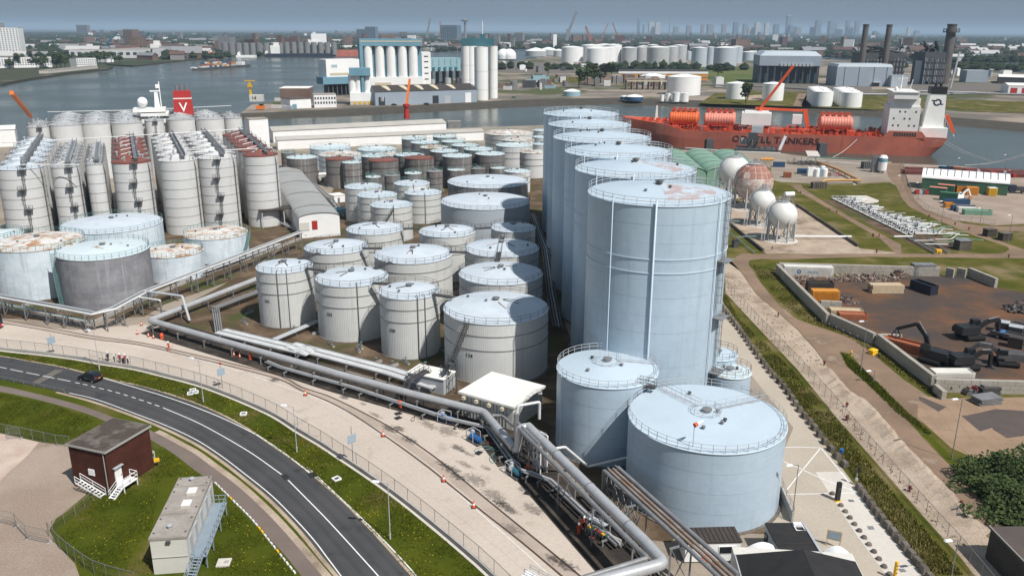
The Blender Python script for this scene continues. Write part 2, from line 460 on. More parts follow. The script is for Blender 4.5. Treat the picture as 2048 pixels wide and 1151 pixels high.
mat('foliage',(.040,.062,.022),.9,(.058,.082,.028),.5,.35,.65,spec=.15,fine=.35)
mat('foliage_far',(.020,.032,.016),.95,(.032,.044,.022),.05,.35,.65,spec=.1,fine=.3)
mat('bark',(.07,.05,.035),.9,fine=.2)
mat('skin',(.50,.30,.22),.6,fine=0)
mat('cloth_orange',(.60,.10,.03),.8,fine=.1)
mat('cloth_navy',(.025,.032,.06),.8,fine=.1)
mat('cloth_black',(.02,.02,.022),.8,fine=.1)
mat('cloth_red',(.36,.04,.03),.8,fine=.1)
mat('helmet_white',(.78,.78,.75),.4,fine=0)
mat('timber',(.50,.40,.27),.8,(.42,.33,.22),.8,fine=.12)
mat('scrap_a',(.14,.075,.05),.7,(.23,.19,.16),.8,.4,.6,fine=.3)
mat('scrap_b',(.35,.32,.29),.6,(.18,.12,.09),.8,fine=.3)
mat('cont_orange',(.60,.25,.03),.55,(.50,.2,.03),.5,fine=.1)
mat('cont_blue',(.03,.08,.16),.55,fine=.12)
mat('cont_navy',(.018,.024,.04),.5,fine=.12)
mat('cont_rust',(.35,.12,.06),.6,(.28,.10,.05),.5,fine=.12)
mat('cont_green',(.05,.15,.09),.55,fine=.12)
mat('cont_white',(.66,.65,.60),.55,(.55,.53,.48),.4,streak=(.45,.36,.27),st_lo=.6,st_hi=.8,fine=.06)
mat('cont_yellow',(.62,.38,.03),.55,fine=.1)
mat('sign_blue',(.30,.37,.43),.4,fine=.05)
mat('glass_panel',(.25,.33,.40),.2,fine=.05)
mat('lamp_head',(.75,.76,.76),.4,fine=0)
mat('dish_white',(.80,.80,.79),.4,fine=0)
mat('deck_grey_blue',(.24,.29,.33),.6,(.20,.25,.29),.5,fine=.08)
def water_material():
 m=bpy.data.materials.new('water'); m.use_nodes=True; nt=m.node_tree; b=nt.nodes['Principled BSDF']
 b.inputs['Base Color'].default_value=(.055,.068,.055,1); b.inputs['Roughness'].default_value=.12
 b.inputs['IOR'].default_value=1.33; b.inputs['Specular IOR Level'].default_value=.5
 g=nt.nodes.new('ShaderNodeNewGeometry'); bp=nt.nodes.new('ShaderNodeBump')
 n1=nt.nodes.new('ShaderNodeTexNoise'); n1.inputs['Scale'].default_value=.35; n1.inputs['Detail'].default_value=6
 nt.links.new(g.outputs['Position'],n1.inputs['Vector']); nt.links.new(n1.outputs['Fac'],bp.inputs['Height'])
 bp.inputs['Strength'].default_value=.55; bp.inputs['Distance'].default_value=.5
 nt.links.new(bp.outputs['Normal'],b.inputs['Normal'])
 n2=nt.nodes.new('ShaderNodeTexNoise'); n2.inputs['Scale'].default_value=.008; n2.inputs['Detail'].default_value=4
 nt.links.new(g.outputs['Position'],n2.inputs['Vector'])
 r=nt.nodes.new('ShaderNodeMapRange'); r.inputs['From Min'].default_value=.35; r.inputs['From Max'].default_value=.65
 r.inputs['To Min'].default_value=.08; r.inputs['To Max'].default_value=.3
 nt.links.new(n2.outputs['Fac'],r.inputs['Value']); nt.links.new(r.outputs['Result'],b.inputs['Roughness'])
 MATS['water']=m
water_material()
def mesh_material(name,col,cell,wire):
 """chain link / open mesh: opaque wire, clear between (procedural, in surface metres)"""
 m=bpy.data.materials.new(name); m.use_nodes=True; nt=m.node_tree; b=nt.nodes['Principled BSDF']
 b.inputs['Base Color'].default_value=(*col,1); b.inputs['Roughness'].default_value=.5; b.inputs['Metallic'].default_value=.4
 b.inputs['Alpha'].default_value=wire
 MATS[name]=m
mesh_material('chain_link',(.30,.31,.31),.05,.13)
mesh_material('chain_link_green',(.13,.17,.12),.05,.18)
def stain_material(name,col,strength):
 """spill with a ragged outline: clear outside a noisy edge"""
 m=bpy.data.materials.new(name); m.use_nodes=True; nt=m.node_tree; b=nt.nodes['Principled BSDF']
 b.inputs['Base Color'].default_value=(*col,1); b.inputs['Roughness'].default_value=.6
 N,L=nt.nodes.new,nt.links.new
 tcn=N('ShaderNodeTexCoord'); ln=N('ShaderNodeVectorMath'); ln.operation='LENGTH'
 L(tcn.outputs['Object'],ln.inputs[0])
 g=N('ShaderNodeNewGeometry'); n=N('ShaderNodeTexNoise'); n.inputs['Scale'].default_value=1.7; n.inputs['Detail'].default_value=8; n.inputs['Roughness'].default_value=.75
 L(g.outputs['Position'],n.inputs['Vector'])
 a=N('ShaderNodeMath'); a.operation='MULTIPLY_ADD'; a.inputs[1].default_value=3.4; a.inputs[2].default_value=-.85
 L(n.outputs['Fac'],a.inputs[0])
 s=N('ShaderNodeMath'); s.operation='SUBTRACT'; L(a.outputs[0],s.inputs[0]); L(ln.outputs['Value'],s.inputs[1])
 r=N('ShaderNodeMapRange'); r.inputs['From Min'].default_value=0; r.inputs['From Max'].default_value=.5
 r.inputs['To Max'].default_value=strength
 L(s.outputs[0],r.inputs['Value']); L(r.outputs['Result'],b.inputs['Alpha'])
 MATS[name]=m
stain_material('spill',(.05,.043,.037),.5)
stain_material('spill_light',(.12,.10,.085),.35)
stain_material('spill_pale',(.62,.56,.49),.75)
# ------------ water and land
FAR=42000.0
w_=MB(); w_.add([(-FAR,-300,-3),(FAR,-300,-3),(FAR,FAR,-3),(-FAR,FAR,-3)],[(0,1,2,3)])
struct('water',w_,'water')
NEAR_SHORE=[(-900,180),(-330,408),(-155,491),(-42,532),(20,553),(50,530),(66,478),(83,438),(125,432),(139,427),(158,404),(179,396.3),(207,387.9),(231,371.5),(330,335),(900,150)]
land=MB(); land.prism(NEAR_SHORE+[(900,-250),(-900,-250)],-6,0,0,side_mi=1)
struct('ground',land,['site_ground','quay_wall'])
PEN_FOOT=[(-196,602.7),(-168.9,611.6),(-121.3,630.7),(-68,662.9),(-9.3,703),(29.2,724.5),(96.4,745.8),(199.2,700.9),(276.2,645.6),(307.6,586.3),(336.7,547.9)]
PEN_TOP=[(-202.1,623),(-175.3,636.9),(-127.9,667.2),(-72.1,704.9),(-9.9,752.5),(31.1,772.5),(102.2,791.8),(211,744.7),(290.1,680),(324,619.4),(356.2,581.6)]
back=[(-216.8,698.8),(-200.7,732),(-183.2,809.9),(-162.7,854.6),(-97.3,958.8),(-19.6,1536.1),(19.1,1789.8),(68.7,2020.8)]
pen=MB()
outer=PEN_TOP+[(1400,240),(6000,400),(6000,1500),(900,1500),(820,1530),(640,2100),(500,2600),(300,2700)]+list(reversed(back))
pen.poly(outer,0.0)
n=len(PEN_TOP)
foot=PEN_FOOT+[(1400,270)]
top=PEN_TOP+[(1400,240)]
pen.add([(p[0],p[1],-3.4) for p in foot]+[(p[0],p[1],0) for p in top],[(i,i+1,n+2+i,n+1+i) for i in range(n)],mi=1)
bk=list(reversed(back))
for a,b in zip(bk+[PEN_TOP[0]],(bk+[PEN_TOP[0]])[1:]):
 pen.add([(a[0],a[1],-4),(b[0],b[1],-4),(b[0],b[1],0),(a[0],a[1],0)],[(3,2,1,0)],mi=1)
pen.add([(PEN_TOP[0][0],PEN_TOP[0][1],0),(PEN_FOOT[0][0],PEN_FOOT[0][1],-3.4),(PEN_TOP[0][0]-1,PEN_TOP[0][1]+6,-3.4)],[(0,1,2),(2,1,0)],mi=1)
struct('quay',pen,['quay_ground','quay_wall'])
lb=[(-668.1,781.8),(-578,958.6),(-606.9,1071.6),(-628.9,1199.8),(-630.9,1327.6),(-663.1,1414.1),(-729.7,1515.8),(-645.1,1448.4),(-653.9,1614.8),(-662.5,1883.9),(-736.4,2028.4)]
fb=lb+[(-674.1,2001.5),(-559.5,2075.7),(-486.7,2184.7),(-398.8,2304.5),(-308.6,2387.2),(-239.2,2538),(-100.6,2799.7),(31.6,2960),(177.2,3095.1)]+[(420,3350),(520,3000),(640,2600),(760,2300),(900,2000),(980,1760),(1500,1700),(6000,1700),(FAR,1500),(FAR,FAR),(-FAR,FAR),(-FAR,900)]
far=MB(); far.prism(fb,-6,-0.6,0,side_mi=1)
struct('terrain',far,['far_ground','quay_wall'])
rv=MB(); rv.poly([(1409.8,5075.1),(2314.3,7411),(3096.3,9154.8),(2986.8,8329.5),(2044.3,5695.5),(1593.3,4742.8),(1328.6,4411.5)],-0.3)
struct('river_reach',rv,'water')
rv2=MB(); rv2.poly([(909.8,1722.4),(1080.6,1972.2),(1264.7,2111.5),(1599.3,2144.1),(931.6,1241.3),(786.5,1306.3),(793.2,1397.5)],0.25)
struct('harbour_inlet',rv2,'water')
# ------------ near site surfaces
KERB=smooth_line([(-118.9,154.8),(-99.7,149.5),(-89.3,147),(-82.3,145),(-77.2,143),(-69.6,140.5),(-62.3,137),(-55.8,133.7),(-50.5,130.3),(-44.9,126.3),(-38.5,121.2),(-33.5,116.1),(-29.2,112),(-25,107.6),(-21.1,103.5),(-16.3,98.2),(-10.6,91.3),(-5.6,84.9),(-2.1,80.1),(3.8,71)],2)
g=MB(); g.poly(KERB+[(30,-20),(-260,-20),(-260,120)],.004)
struct('grass_verge',g,'grass')
yard=MB(); yard.poly(list(reversed(offset(KERB,.1)))+[(-134.1,170.6),(-109.1,165.4),(-91,161.2),(-78.1,165),(-72.2,161),(-55.7,151.8),(-38.9,139.7),(-22.6,128.4),(-9.6,118.9),(-5.1,116.3),(-1.2,109.9),(2.4,101.3),(6.7,93.2),(10.6,87.2),(15.2,80.8),(19.5,71.7)],.004)
struct('concrete_yard',yard,'yard_concrete')
tf=MB(); tf.poly([(-77.6,166.5),(-72,187.4),(-66.4,218.7),(-67.3,284.7),(-75.6,386.1),(20.2,433.3),(11.4,168.4),(12.3,150.9),(27.3,136.2),(39.5,110.2),(32.5,89.4),(21.6,90),(19.6,87.6),(16.3,88.2),(6.3,110.6),(-2,120.6),(-10.6,128.2),(-30.1,141.4),(-52.6,154.4),(-67,160.9)],.006)
struct('tank_bund_floor',tf,'tank_ground')
lf=MB(); lf.poly([(-144.1,184.7),(-162.3,210.5),(-127.5,219.8),(-106.8,277.4),(-79.2,276.7),(-65.3,247.6),(-68.7,199.7),(-79.1,178.2),(-80.1,169.8),(-97.1,166.8),(-134.1,170.6)],.008)
struct('bund_floor',lf,'tank_ground')
road_up=smooth_line([(-122.6,154.3),(-98,146.6),(-90.9,144.1),(-82.8,141.1),(-73.4,136.5),(-63.3,132.1),(-52.2,125.6),(-43.4,118.7),(-36.7,112.1),(-30.7,105.9),(-25.9,100.4),(-21.4,94.8),(-16.5,88),(-11.3,80.4),(-2.4,67.5)],2)
road_lo=smooth_line([(-114.1,142.2),(-91.6,135.8),(-85,133.6),(-75.9,129.6),(-69.8,126.7),(-61,121.6),(-54.6,117.5),(-48.2,112.8),(-43.1,108.3),(-37.7,102.9),(-31.8,96.6),(-26.3,89.8),(-22.2,84.1),(-19.3,80.2),(-11.5,69)],2)
def even(line,n):
 P=[Vector(p) for p in line]; d=[0]
 for a,b in zip(P[:-1],P[1:]):d.append(d[-1]+(b-a).length)
 out=[]; k=0
 for i in range(n):
  t=d[-1]*i/(n-1)
  while k<len(P)-2 and d[k+1]<t:k+=1
  out.append(tuple(P[k].lerp(P[k+1],min(1,(t-d[k])/max(1e-6,d[k+1]-d[k])))))
 return out
ru,rl=even(road_up,140),even(road_lo,140)
rd=MB(); rd.strip(rl,ru,.010)
struct('road',rd,'asphalt')
pu=even(smooth_line([(-107.8,138.9),(-90.1,133.2),(-83.5,130.6),(-77,127.8),(-70.4,124.6),(-63.7,120.6),(-56.3,116.4),(-51,112.4),(-46.9,109.2),(-43.4,105.8),(-38.5,101.1),(-33.8,96),(-29.9,91.4),(-26.3,86.8),(-22.5,81.8),(-17.4,75)],2),110)
pl=even(smooth_line([(-106.1,136.5),(-88.6,130.7),(-82.2,128.3),(-75.8,125.5),(-69.2,122.2),(-63.4,118.6),(-58.5,115.8),(-54.6,113),(-49.7,108.9),(-45.3,104.6),(-41.1,100.8),(-37.1,96.7),(-33.2,92.2),(-29.3,87.4),(-26.5,84),(-23.9,80.5),(-19,74)],2),110)
pa=MB(); pa.strip(pl,pu,.0085)
struct('cycle_path',pa,'path_surface')
for i,(line,wd,dd) in enumerate(((rl[40:],.5,-.45),(pu[55:],.9,.45),(ru[6:],.35,.25))):
 s_=MB(); ribbon(s_,offset(line,dd if i else -.3),wd,.0062); struct('road_shoulder',s_,'sand')
yd=MB(); yd.poly([(-93.8,114.1),(-79.6,115.5),(-72,112.6),(-65.4,111.3),(-60.8,103.8),(-57.2,98.6),(-57.6,95.7),(-58.3,92.1),(-57.8,89.5),(-55.4,86.6),(-51.1,82.7),(-48.8,79.5),(-45.6,73),(-67.1,73.2)],.008)
struct('dirt_yard',yd,'yard_dirt')
sl=MB()
sl.poly([(-91.5,115),(-79.6,115.4),(-71.7,112.5),(-71.1,108.4),(-71.1,103.9),(-70.9,100.8),(-75.4,91.4)],.012)
struct('slab_floor',sl,'pale_slab')
cl=[((a[0]+c[0])/2,(a[1]+c[1])/2) for a,c in zip(rl,ru)]
for d in (-2.6,-1.1,1.1,2.6):
 b=MB(); ribbon(b,offset(cl,d),.55,.0112); struct('wheel_track',b,'wheel_track')
 # ------------ painted markings
def line_obj(name,line,w,z=.014,m='line_paint'):
 b=MB(); ribbon(b,line,w,z); return struct(name,b,m)
line_obj('edge_line',smooth_line([(-73.7,136.8),(-65.7,132.5),(-59.1,128.9),(-52.7,125),(-46.3,120.6),(-40.2,115.8),(-36.1,112),(-32.1,107.8),(-27,102.1)]+[(-29.5,105.7),(-24.1,98.8),(-19.2,92.5),(-14.7,86.4),(-10.9,80.9),(-7,74.8)],1.5),.16)
line_obj('edge_line',smooth_line([(-76.2,130.2),(-70.2,127.6),(-61.2,122.2),(-54.9,118.3),(-48.6,113.8),(-43.4,109.2),(-38,103.8),(-32.1,97.6),(-26.5,90.7),(-23.6,86.8)]+[(-22.4,85),(-19.5,80.7),(-17.2,77.1)],1.5),.14)
for seg in ([(-99.2,142.9),(-97,142.2)],[(-95.9,141.8),(-93.2,140.8)],[(-92.3,140.4),(-89.3,139.2)],[(-88.5,138.9),(-85.5,137.8)],[(-84.7,137.5),(-82,136.4)],[(-81.4,136.2),(-78.5,135.1)],[(-77.4,134.6),(-76.4,134.2)],[(-75.7,133.9),(-74.7,133.5)],[(-73.8,133.1),(-72.9,132.6)],[(-72.1,132.3),(-71,131.8)],[(-70.2,131.5),(-69.2,131)],[(-68.4,130.6),(-67.4,130.1)],[(-66.6,129.7),(-65.7,129.2)],[(-64.8,128.7),(-63.9,128.2)],[(-63.1,127.7),(-62.1,127.2)],[(-61.3,126.7),(-60.3,126.1)],[(-59.6,125.7),(-58.6,125.1)]):
 line_obj('lane_dash',seg,.15)
line_obj('centre_line',smooth_line([(-57.8,124.6),(-50.7,119.7),(-44.4,114.6),(-38.2,109.1),(-32.4,103.3)],1.5),.15)
line_obj('centre_line',smooth_line([(-31.1,101.8),(-27.5,97.2),(-24,92.7),(-20.8,88.4),(-17.8,84.3),(-15.4,81),(-12.6,77)],1.5),.15)
for q in ([(-32.5,103.1),(-31.8,103.5),(-31,102.4),(-31.6,101.7)],[(-28.9,103.6),(-27.8,104.3),(-27.1,102.9),(-28.1,102.2)],[(-19.7,92.3),(-19.3,92.5),(-18.9,92.1),(-19.4,91.8)]):
 b=MB(); b.poly(q,.018); struct('asphalt_patch',b,'asphalt_patch')
b=MB(); b.poly([(-85,134.4),(-84,140.3),(-82.3,140.1),(-83.5,134.1)],.0125); struct('worn_strip',b,'worn_asphalt')
rb_=smooth_line([(-133,176),(-109.9,166.6),(-97.1,161.7),(-85,156.9),(-74.1,153.5),(-62.7,148),(-51.9,142.7),(-41.6,137)]+[(-36.7,132.4),(-31.7,128.9),(-24.9,122.6),(-17.7,114.7),(-11.2,106.6),(-6,99.4),(-1.6,93),(3.1,86.6),(6.8,81.2),(9.3,77.3)],2)
b=MB(); ribbon(b,rb_,1.5,.0095); struct('rail_bed',b,'rail_bed')
def rails(pts,nm):
 ln=smooth_line(pts,2)
 b=MB(); ribbon(b,ln,.3,.0125); struct(nm,b,'rail_steel')
rails([(-133.9,177.2),(-110.5,167.7),(-97.7,162.7),(-85.5,157.8),(-74.4,154.3),(-63,148.9),(-52.1,143.4),(-41.8,137.8)]+[(-36.9,133),(-31.9,129.9),(-24.4,123.2),(-17.3,115.9),(-10.8,107.9),(-5,99.6),(0.1,92.3),(4.6,85.9),(8.1,80.8),(10.5,77.2)],'rail')
rails([(-132.2,174.8),(-109.2,165.6),(-96.6,160.7),(-84.6,156),(-73.7,152.8),(-62.4,147.3),(-51.6,141.9),(-41.4,136.2)]+[(-36.6,131.7),(-31.5,127.8),(-25.7,122.2),(-18.5,113.8),(-11.9,105.5),(-7.5,99.4),(-3.5,93.9),(1.3,87.5),(5.5,81.5),(8.2,77.5)],'rail')
line_obj('yard_line',smooth_line([(-105.1,163.6),(-97.6,160.7),(-86.5,156.7)],2),.12,.012,'white_worn')
line_obj('yard_line',smooth_line([(-81,154.4),(-69.8,150.7),(-60.8,146.2),(-53.8,142.3)]+[(-40.3,133.5),(-31.3,127.1),(-23.8,120.1),(-16.8,111.9),(-9.5,102.1),(-5.1,95.4),(0.1,87.8),(4.4,81.2),(6.6,77.8)],2),.12,.012,'white_worn')
line_obj('yard_line',[(-103.8,156.4),(-99.5,156.4)],.12,.012,'white_worn')
line_obj('yellow_line',[(12,86.1),(12.5,83)],.18,.012,'yellow')
line_obj('pale_strip',[(0.4,103.8),(2.9,98.1),(5.5,92.1),(8.6,85.2)],.35,.011,'pale_concrete')
random.seed(3)
sp=bpy.data.meshes.new('spill'); sp.from_pydata([(-1.7,-1.7,0),(1.7,-1.7,0),(1.7,1.7,0),(-1.7,1.7,0)],[],[(0,1,2,3)]); sp.materials.append(M('spill'))
sp2=sp.copy(); sp2.materials.clear(); sp2.materials.append(M('spill_light'))
def spill(p,s,light=False,ang=0,z=.0145):
 o=bpy.data.objects.new('oil_spill',sp2 if light else sp); COL.objects.link(o)
 o.location=(p[0],p[1],z+random.random()*.002); o.scale=(s*random.uniform(1,1.9),s*random.uniform(.5,.9),1); o.rotation_euler=(0,0,ang+(1.55 if p[0]>-30 else 1.9)); o['kind']='structure'
for p in [(-30.7,131.8),(-28.6,129.1),(-27.4,129.8),(-19.3,117.5),(-17.8,117.5),(-15.6,113.8),(-9.8,106.3),(-8.4,104.7),(-7.5,102.9),(-1.4,96.3),(-0.4,94.9),(5.2,84),(6.5,82.9),(-33.4,135),(-39.7,139.2),(-14.6,121.4),(-8,111.3)]:
 spill(p,random.uniform(.8,1.6),False,.8)
for p in [(-24.9,126.4),(-22.1,122.2),(-13.2,118.8),(-10.1,116.8),(-6.5,109.6),(-3.6,105.4),(1.4,99.6),(-2.4,98.2),(2.8,94.9),(-5.1,102.1),(-6.6,106.3),(0.1,90.2),(3.5,93.6),(-21.5,140.7),(-28.5,137.4),(-34.6,139.2)]:
 spill(p,random.uniform(.7,2.2),True,.8)
for p in [(-46,142.6),(-42.1,138.9),(-42.5,136.1),(-51.6,146.5),(-75.7,161.3),(-81.9,164.2),(-100.7,168.4)]:
 spill(p,random.uniform(.8,1.8),random.random()<.5,.5)
jm=MB()
for k in range(2,len(KERB)-1,5):
 a=Vector(KERB[k]); t=(Vector(KERB[k+1])-Vector(KERB[k-1])).normalized(); nrm=Vector((-t.y,t.x))
 p,q=a+nrm*.4,a+nrm*11.5
 jm.strip([tuple(p+t*.03),tuple(q+t*.03)],[tuple(p-t*.03),tuple(q-t*.03)],.0105)
for d in (4.0,8.0):
 ribbon(jm,offset(KERB,d),.05,.0105)
struct('slab_joint',jm,'kerb_concrete')
# ------------ right-hand surfaces
gr=MB(); gr.poly([(64.6,245),(82.4,318.7),(117,380.1),(152.9,371.7),(271,348.1)]+[(700,200),(500,20),(75,20),(70,60)]+[(46.7,80.5),(47.4,102.9),(47.9,135.9),(49.1,185.5)],.004)
struct('grass_field',gr,'grass_right')
ap=MB(); ap.poly([(59.2,227.1),(46.2,174.6)]+[(46.5,173.9),(47.3,160.9),(47.1,148.7),(47.2,138.1),(47.5,132),(47.3,121.6),(47.7,117.7)]+[(47.7,98.4),(47.5,94.2),(47.6,89.7),(47.8,85.5),(47.8,81.6),(48,78.2),(30.3,78.3),(31.5,87.6),(35.7,97.5),(39.4,108),(44.8,118.5)]+[(43.8,140.5),(38.4,168),(38.4,197.9)],.005)
struct('apron',ap,'apron_concrete')
ps=MB(); ps.poly([(43.5,104.7),(47.4,104.9),(47.3,99.3),(47.3,90),(47.6,80.6),(47.7,77),(43.4,77),(43.5,81.9),(43.2,89.1),(43.4,98.8)],.009)
struct('pale_pavement',ps,'pale_concrete')
for ln in ([(39.3,111.7),(40.9,111.9),(43.5,112.1),(46.8,111.9)],[(46.8,111.9),(47.3,99.3)],[(46.8,111.9),(41.6,105),(37.8,99.8)],[(38.8,108.8),(41.4,105.9),(44,102.6),(47.2,99.5)],[(36.3,103.9),(37.1,98.7),(47.3,99.2)]):
 line_obj('apron_line',ln,.16,.0135,'line_paint')
for c in ([(45.3,97.5),(46,97.5),(46,96.9),(45.2,96.9)],[(45.3,91.3),(46.1,91.3),(46,90.5),(45.2,90.5)],[(45.4,82.6),(46.1,82.6),(46.2,82),(45.4,81.9)]):
 b=MB(); b.poly(c,.014); struct('drain_cover',b,'grey_steel')
sd=MB(); sd.poly([(57.9,217),(59.7,223.6),(59.7,206.3),(58.4,187.5),(59.4,175.9),(60.2,163.6),(60,151.9),(59,140.9),(58.7,131.2),(59.5,116.5)]+[(59.3,111.7),(59.4,105.3),(59.4,97.2),(59.2,91.8),(59.6,87.4),(59.8,81.7),(57.5,77.9),(53.6,77.9),(53.9,84.8),(53.6,93.1),(53.4,105.7),(53,121.5)]+[(53.2,142.4),(52.2,165.6),(51.3,188.9)],.008)
struct('sand_strip',sd,'sand')
dr=MB(); dr.poly([(58.7,216.4),(62.3,233.9)]+[(59.9,224.5),(59.9,207),(58.6,188.1),(59.5,176.4),(60.4,164),(60.2,152.3),(58.9,140.5),(58.9,131.8),(59.6,116.8)]+[(59.3,111.9),(59.5,105.4),(59.5,97.4),(59.2,91.9),(59.8,87.7),(60.4,82.8),(60.6,80.4),(64,85.9)]+[(63.2,90.5),(63.2,97.2),(63.7,106.5),(63.8,114.4),(64.1,120.9)]+[(69.4,120.2),(72.2,125.7),(72,130.7),(71,137.5),(70.6,146.4),(70.8,154.1),(68.6,160.4),(64.1,167.2),(62.4,170.3),(61.4,179),(62.1,196.2),(63.8,214.6),(65.1,218.5),(69,220.1),(75.4,219.7),(99.1,222.9),(142.8,222.1),(155.1,221.5),(158,226.1),(145.6,226.8),(100.5,226.3),(77.1,225),(65,225.9)],.010)
struct('dirt_road',dr,'dirt_road')
we=MB(); we.poly([(64.4,151.1),(66.1,150.1),(65.7,144.2),(65.6,134.8),(65.6,125.5),(66.3,115.9)]+[(65.5,117.8),(65.3,109.4),(65.1,102.8),(63.9,103.6),(64.2,110.8),(64.1,120.4)]+[(64,124.3),(63.6,135.8),(63.1,143.8)],.014)
struct('grass_wedge',we,'grass')
bk_l=smooth_line([(58.7,140.9),(58.4,132.5),(59.6,126.7),(59.5,117.6)]+[(59.2,111.5),(59.3,105.1),(59.3,97.1),(59.2,91.5),(60.1,89.5)],1.0)
bmb=MB(); L_=len(bk_l); rows=[]
random.seed(5)
for j,(dd,zz) in enumerate(((.9,.015),(.25,.75),(-.5,.85),(-2.2,.35),(-4.5,.018))):
 rows.append([(p[0],p[1],zz*random.uniform(.75,1.15) if 0<j<4 else zz) for p in offset([(q[0]+random.uniform(-.12,.12),q[1]+random.uniform(-.12,.12)) for q in bk_l],dd)])
for a,b_ in zip(rows[:-1],rows[1:]):
 bmb.add(a+b_,[(i,L_+i,L_+i+1,i+1) for i in range(L_-1)])
struct('earth_bank',bmb,'sand')
sy=MB(); sy.poly([(69.7,206.8),(81.3,203),(103.5,204.1),(117,203.8),(119.3,194.8),(130.8,183.9),(97.2,132),(75.5,132.3),(75.2,135.7),(74.2,156.9),(68.6,168.4)],.012)
struct('scrap_yard_floor',sy,'scrap_floor')
pf=MB(); pf.poly([(70.5,131),(74.2,129.7),(96.4,130.7),(82.2,108.8),(68.4,108.9),(67,116.4)]+[(68.2,109.4),(66.6,112.1),(66.3,122.4)],.013)
struct('plate_floor',pf,'plate_floor')
zp=.016
for q in ([(70.5,130.7),(73,126.3),(70.8,124.5),(69.6,129.1)],[(74.4,123),(80.8,125.6),(92,124),(89.4,120),(77.7,120.1)],[(73.8,123.1),(78.5,123.4),(78.7,119.9),(73.9,117.5)],[(78.8,123.4),(84.5,123),(80.4,116.2),(76.9,115.3),(76.3,118.2)]):
 zp=zp+.004; b=MB(); b.poly(q,zp); struct('steel_plate',b,'dark_plate')
pj=MB()
o0=Vector((66.26,122.43)); ux=(Vector((80.46,120.18))-o0).normalized(); uy=Vector((-ux.y,ux.x))
for k in range(1,9):
 a=o0+uy*(-8+k*2.0); pj.strip([tuple(a+ux*-2+uy*.03),tuple(a+ux*26+uy*.03)],[tuple(a+ux*-2-uy*.03),tuple(a+ux*26-uy*.03)],.0155)
for k in range(1,13):
 a=o0+ux*(k*2.0-2); pj.strip([tuple(a-uy*7+ux*.03),tuple(a+uy*7+ux*.03)],[tuple(a-uy*7-ux*.03),tuple(a+uy*7-ux*.03)],.0155)
struct('plate_joint',pj,'dirt_road')
for nm,q,m_,z in (('sphere_yard',[(65.7,245),(76.4,286.5),(86.2,304.5),(97.3,304.2),(103.1,294.7),(102,263.6),(101,232.1),(110.5,227.3),(108.3,225.1),(75.8,225.8),(71.8,225.6),(72.4,237.4),(70,258.5)],'sand',.008),('works_yard',[(125.8,401.6),(141.1,412.9),(183.2,399.7),(156,327.6),(157.9,343.9),(144.4,339.5),(128.8,337.6),(111.9,341.6),(109.6,347.8)],'site_ground',.009),('storage_yard',[(185,391.6),(208.9,387.8),(230.6,370.2),(245.2,354.1),(184.6,262),(168.3,265.3),(157,262.7),(154.3,266.3),(148.3,270.1),(145.5,284.2),(150.5,305)],'yard_dirt',.009),('service_road',[(178.9,396.3),(185.7,393.1),(164.6,342),(151.4,306.8),(146.6,289.1),(147.4,277.7),(148.6,265.7),(152,262.1),(157.7,261.2),(166.5,262.2),(184.6,262),(180.1,255.3),(162.2,255),(149.4,254.6),(146.4,250.1),(146.8,244.4),(148.3,231.5),(155.4,217.7),(151.6,211.9),(144.5,225.1),(139.9,227.3),(144,231.6),(145.4,234.9),(143,248.3),(142.5,258.8),(142.4,276.3),(142.6,290.9),(146.8,306.9),(156.3,333.2),(162.3,354.1),(171.2,377.5)],'dirt_road',.0125),('crossing_track',[(114.1,335.6),(118.2,335.5),(116.4,326.5),(115.1,303.8),(114.6,274),(114.7,250.6),(114.9,236.6),(107.8,220.8),(110.1,233.1),(111.9,244.1),(112.1,267.8),(112.4,296.3),(112.3,320.1)],'dirt_road',.0135),('gravel_patch',[(128,313.2),(135.9,313),(136.7,303.5),(134.8,299.9),(129.9,298.2),(127.1,301.9)],'pale_concrete',.009),('manifold_floor',[(115.8,304),(122.2,302),(128.4,291.3),(126.9,272.1),(133.7,266),(132.6,251),(132.2,238.7),(125.1,228.7),(120.5,227.7),(118.1,237.8),(116.5,255.3),(116.5,278.4)],'tank_ground',.010)):
 b=MB(); b.poly(q,z); struct(nm,b,m_)
 # ------------ tanks
def ring_rail(mb,R,z,hgt=1.1,posts=None,r=.035,n=48,a0=0,a1=2*PI,rails=(1.0,.55)):
 posts=posts or max(10,int(R*(a1-a0)/2.0))
 for k in range(posts+1):
  a=a0+(a1-a0)*k/posts
  if k==posts and a1-a0>6.28:break
  x,y=R*math.cos(a),R*math.sin(a)
  mb.beam((x,y,z),(x,y,z+hgt),r*1.6)
 for f in rails:
  mb.tube([(R*math.cos(a0+(a1-a0)*k/n),R*math.sin(a0+(a1-a0)*k/n),z+hgt*f) for k in range(n+1)],r,4,False)
def line_rail(mb,a,b,hgt=1.0,r=.03,step=1.8):
 a,b=Vector(a),Vector(b); n=max(1,int((b-a).length/step))
 for k in range(n+1):
  p=a.lerp(b,k/n); mb.beam(p,p+Vector((0,0,hgt)),r*1.6)
 for f in (1.0,.5):
  mb.beam(a+Vector((0,0,hgt*f)),b+Vector((0,0,hgt*f)),r*1.6)
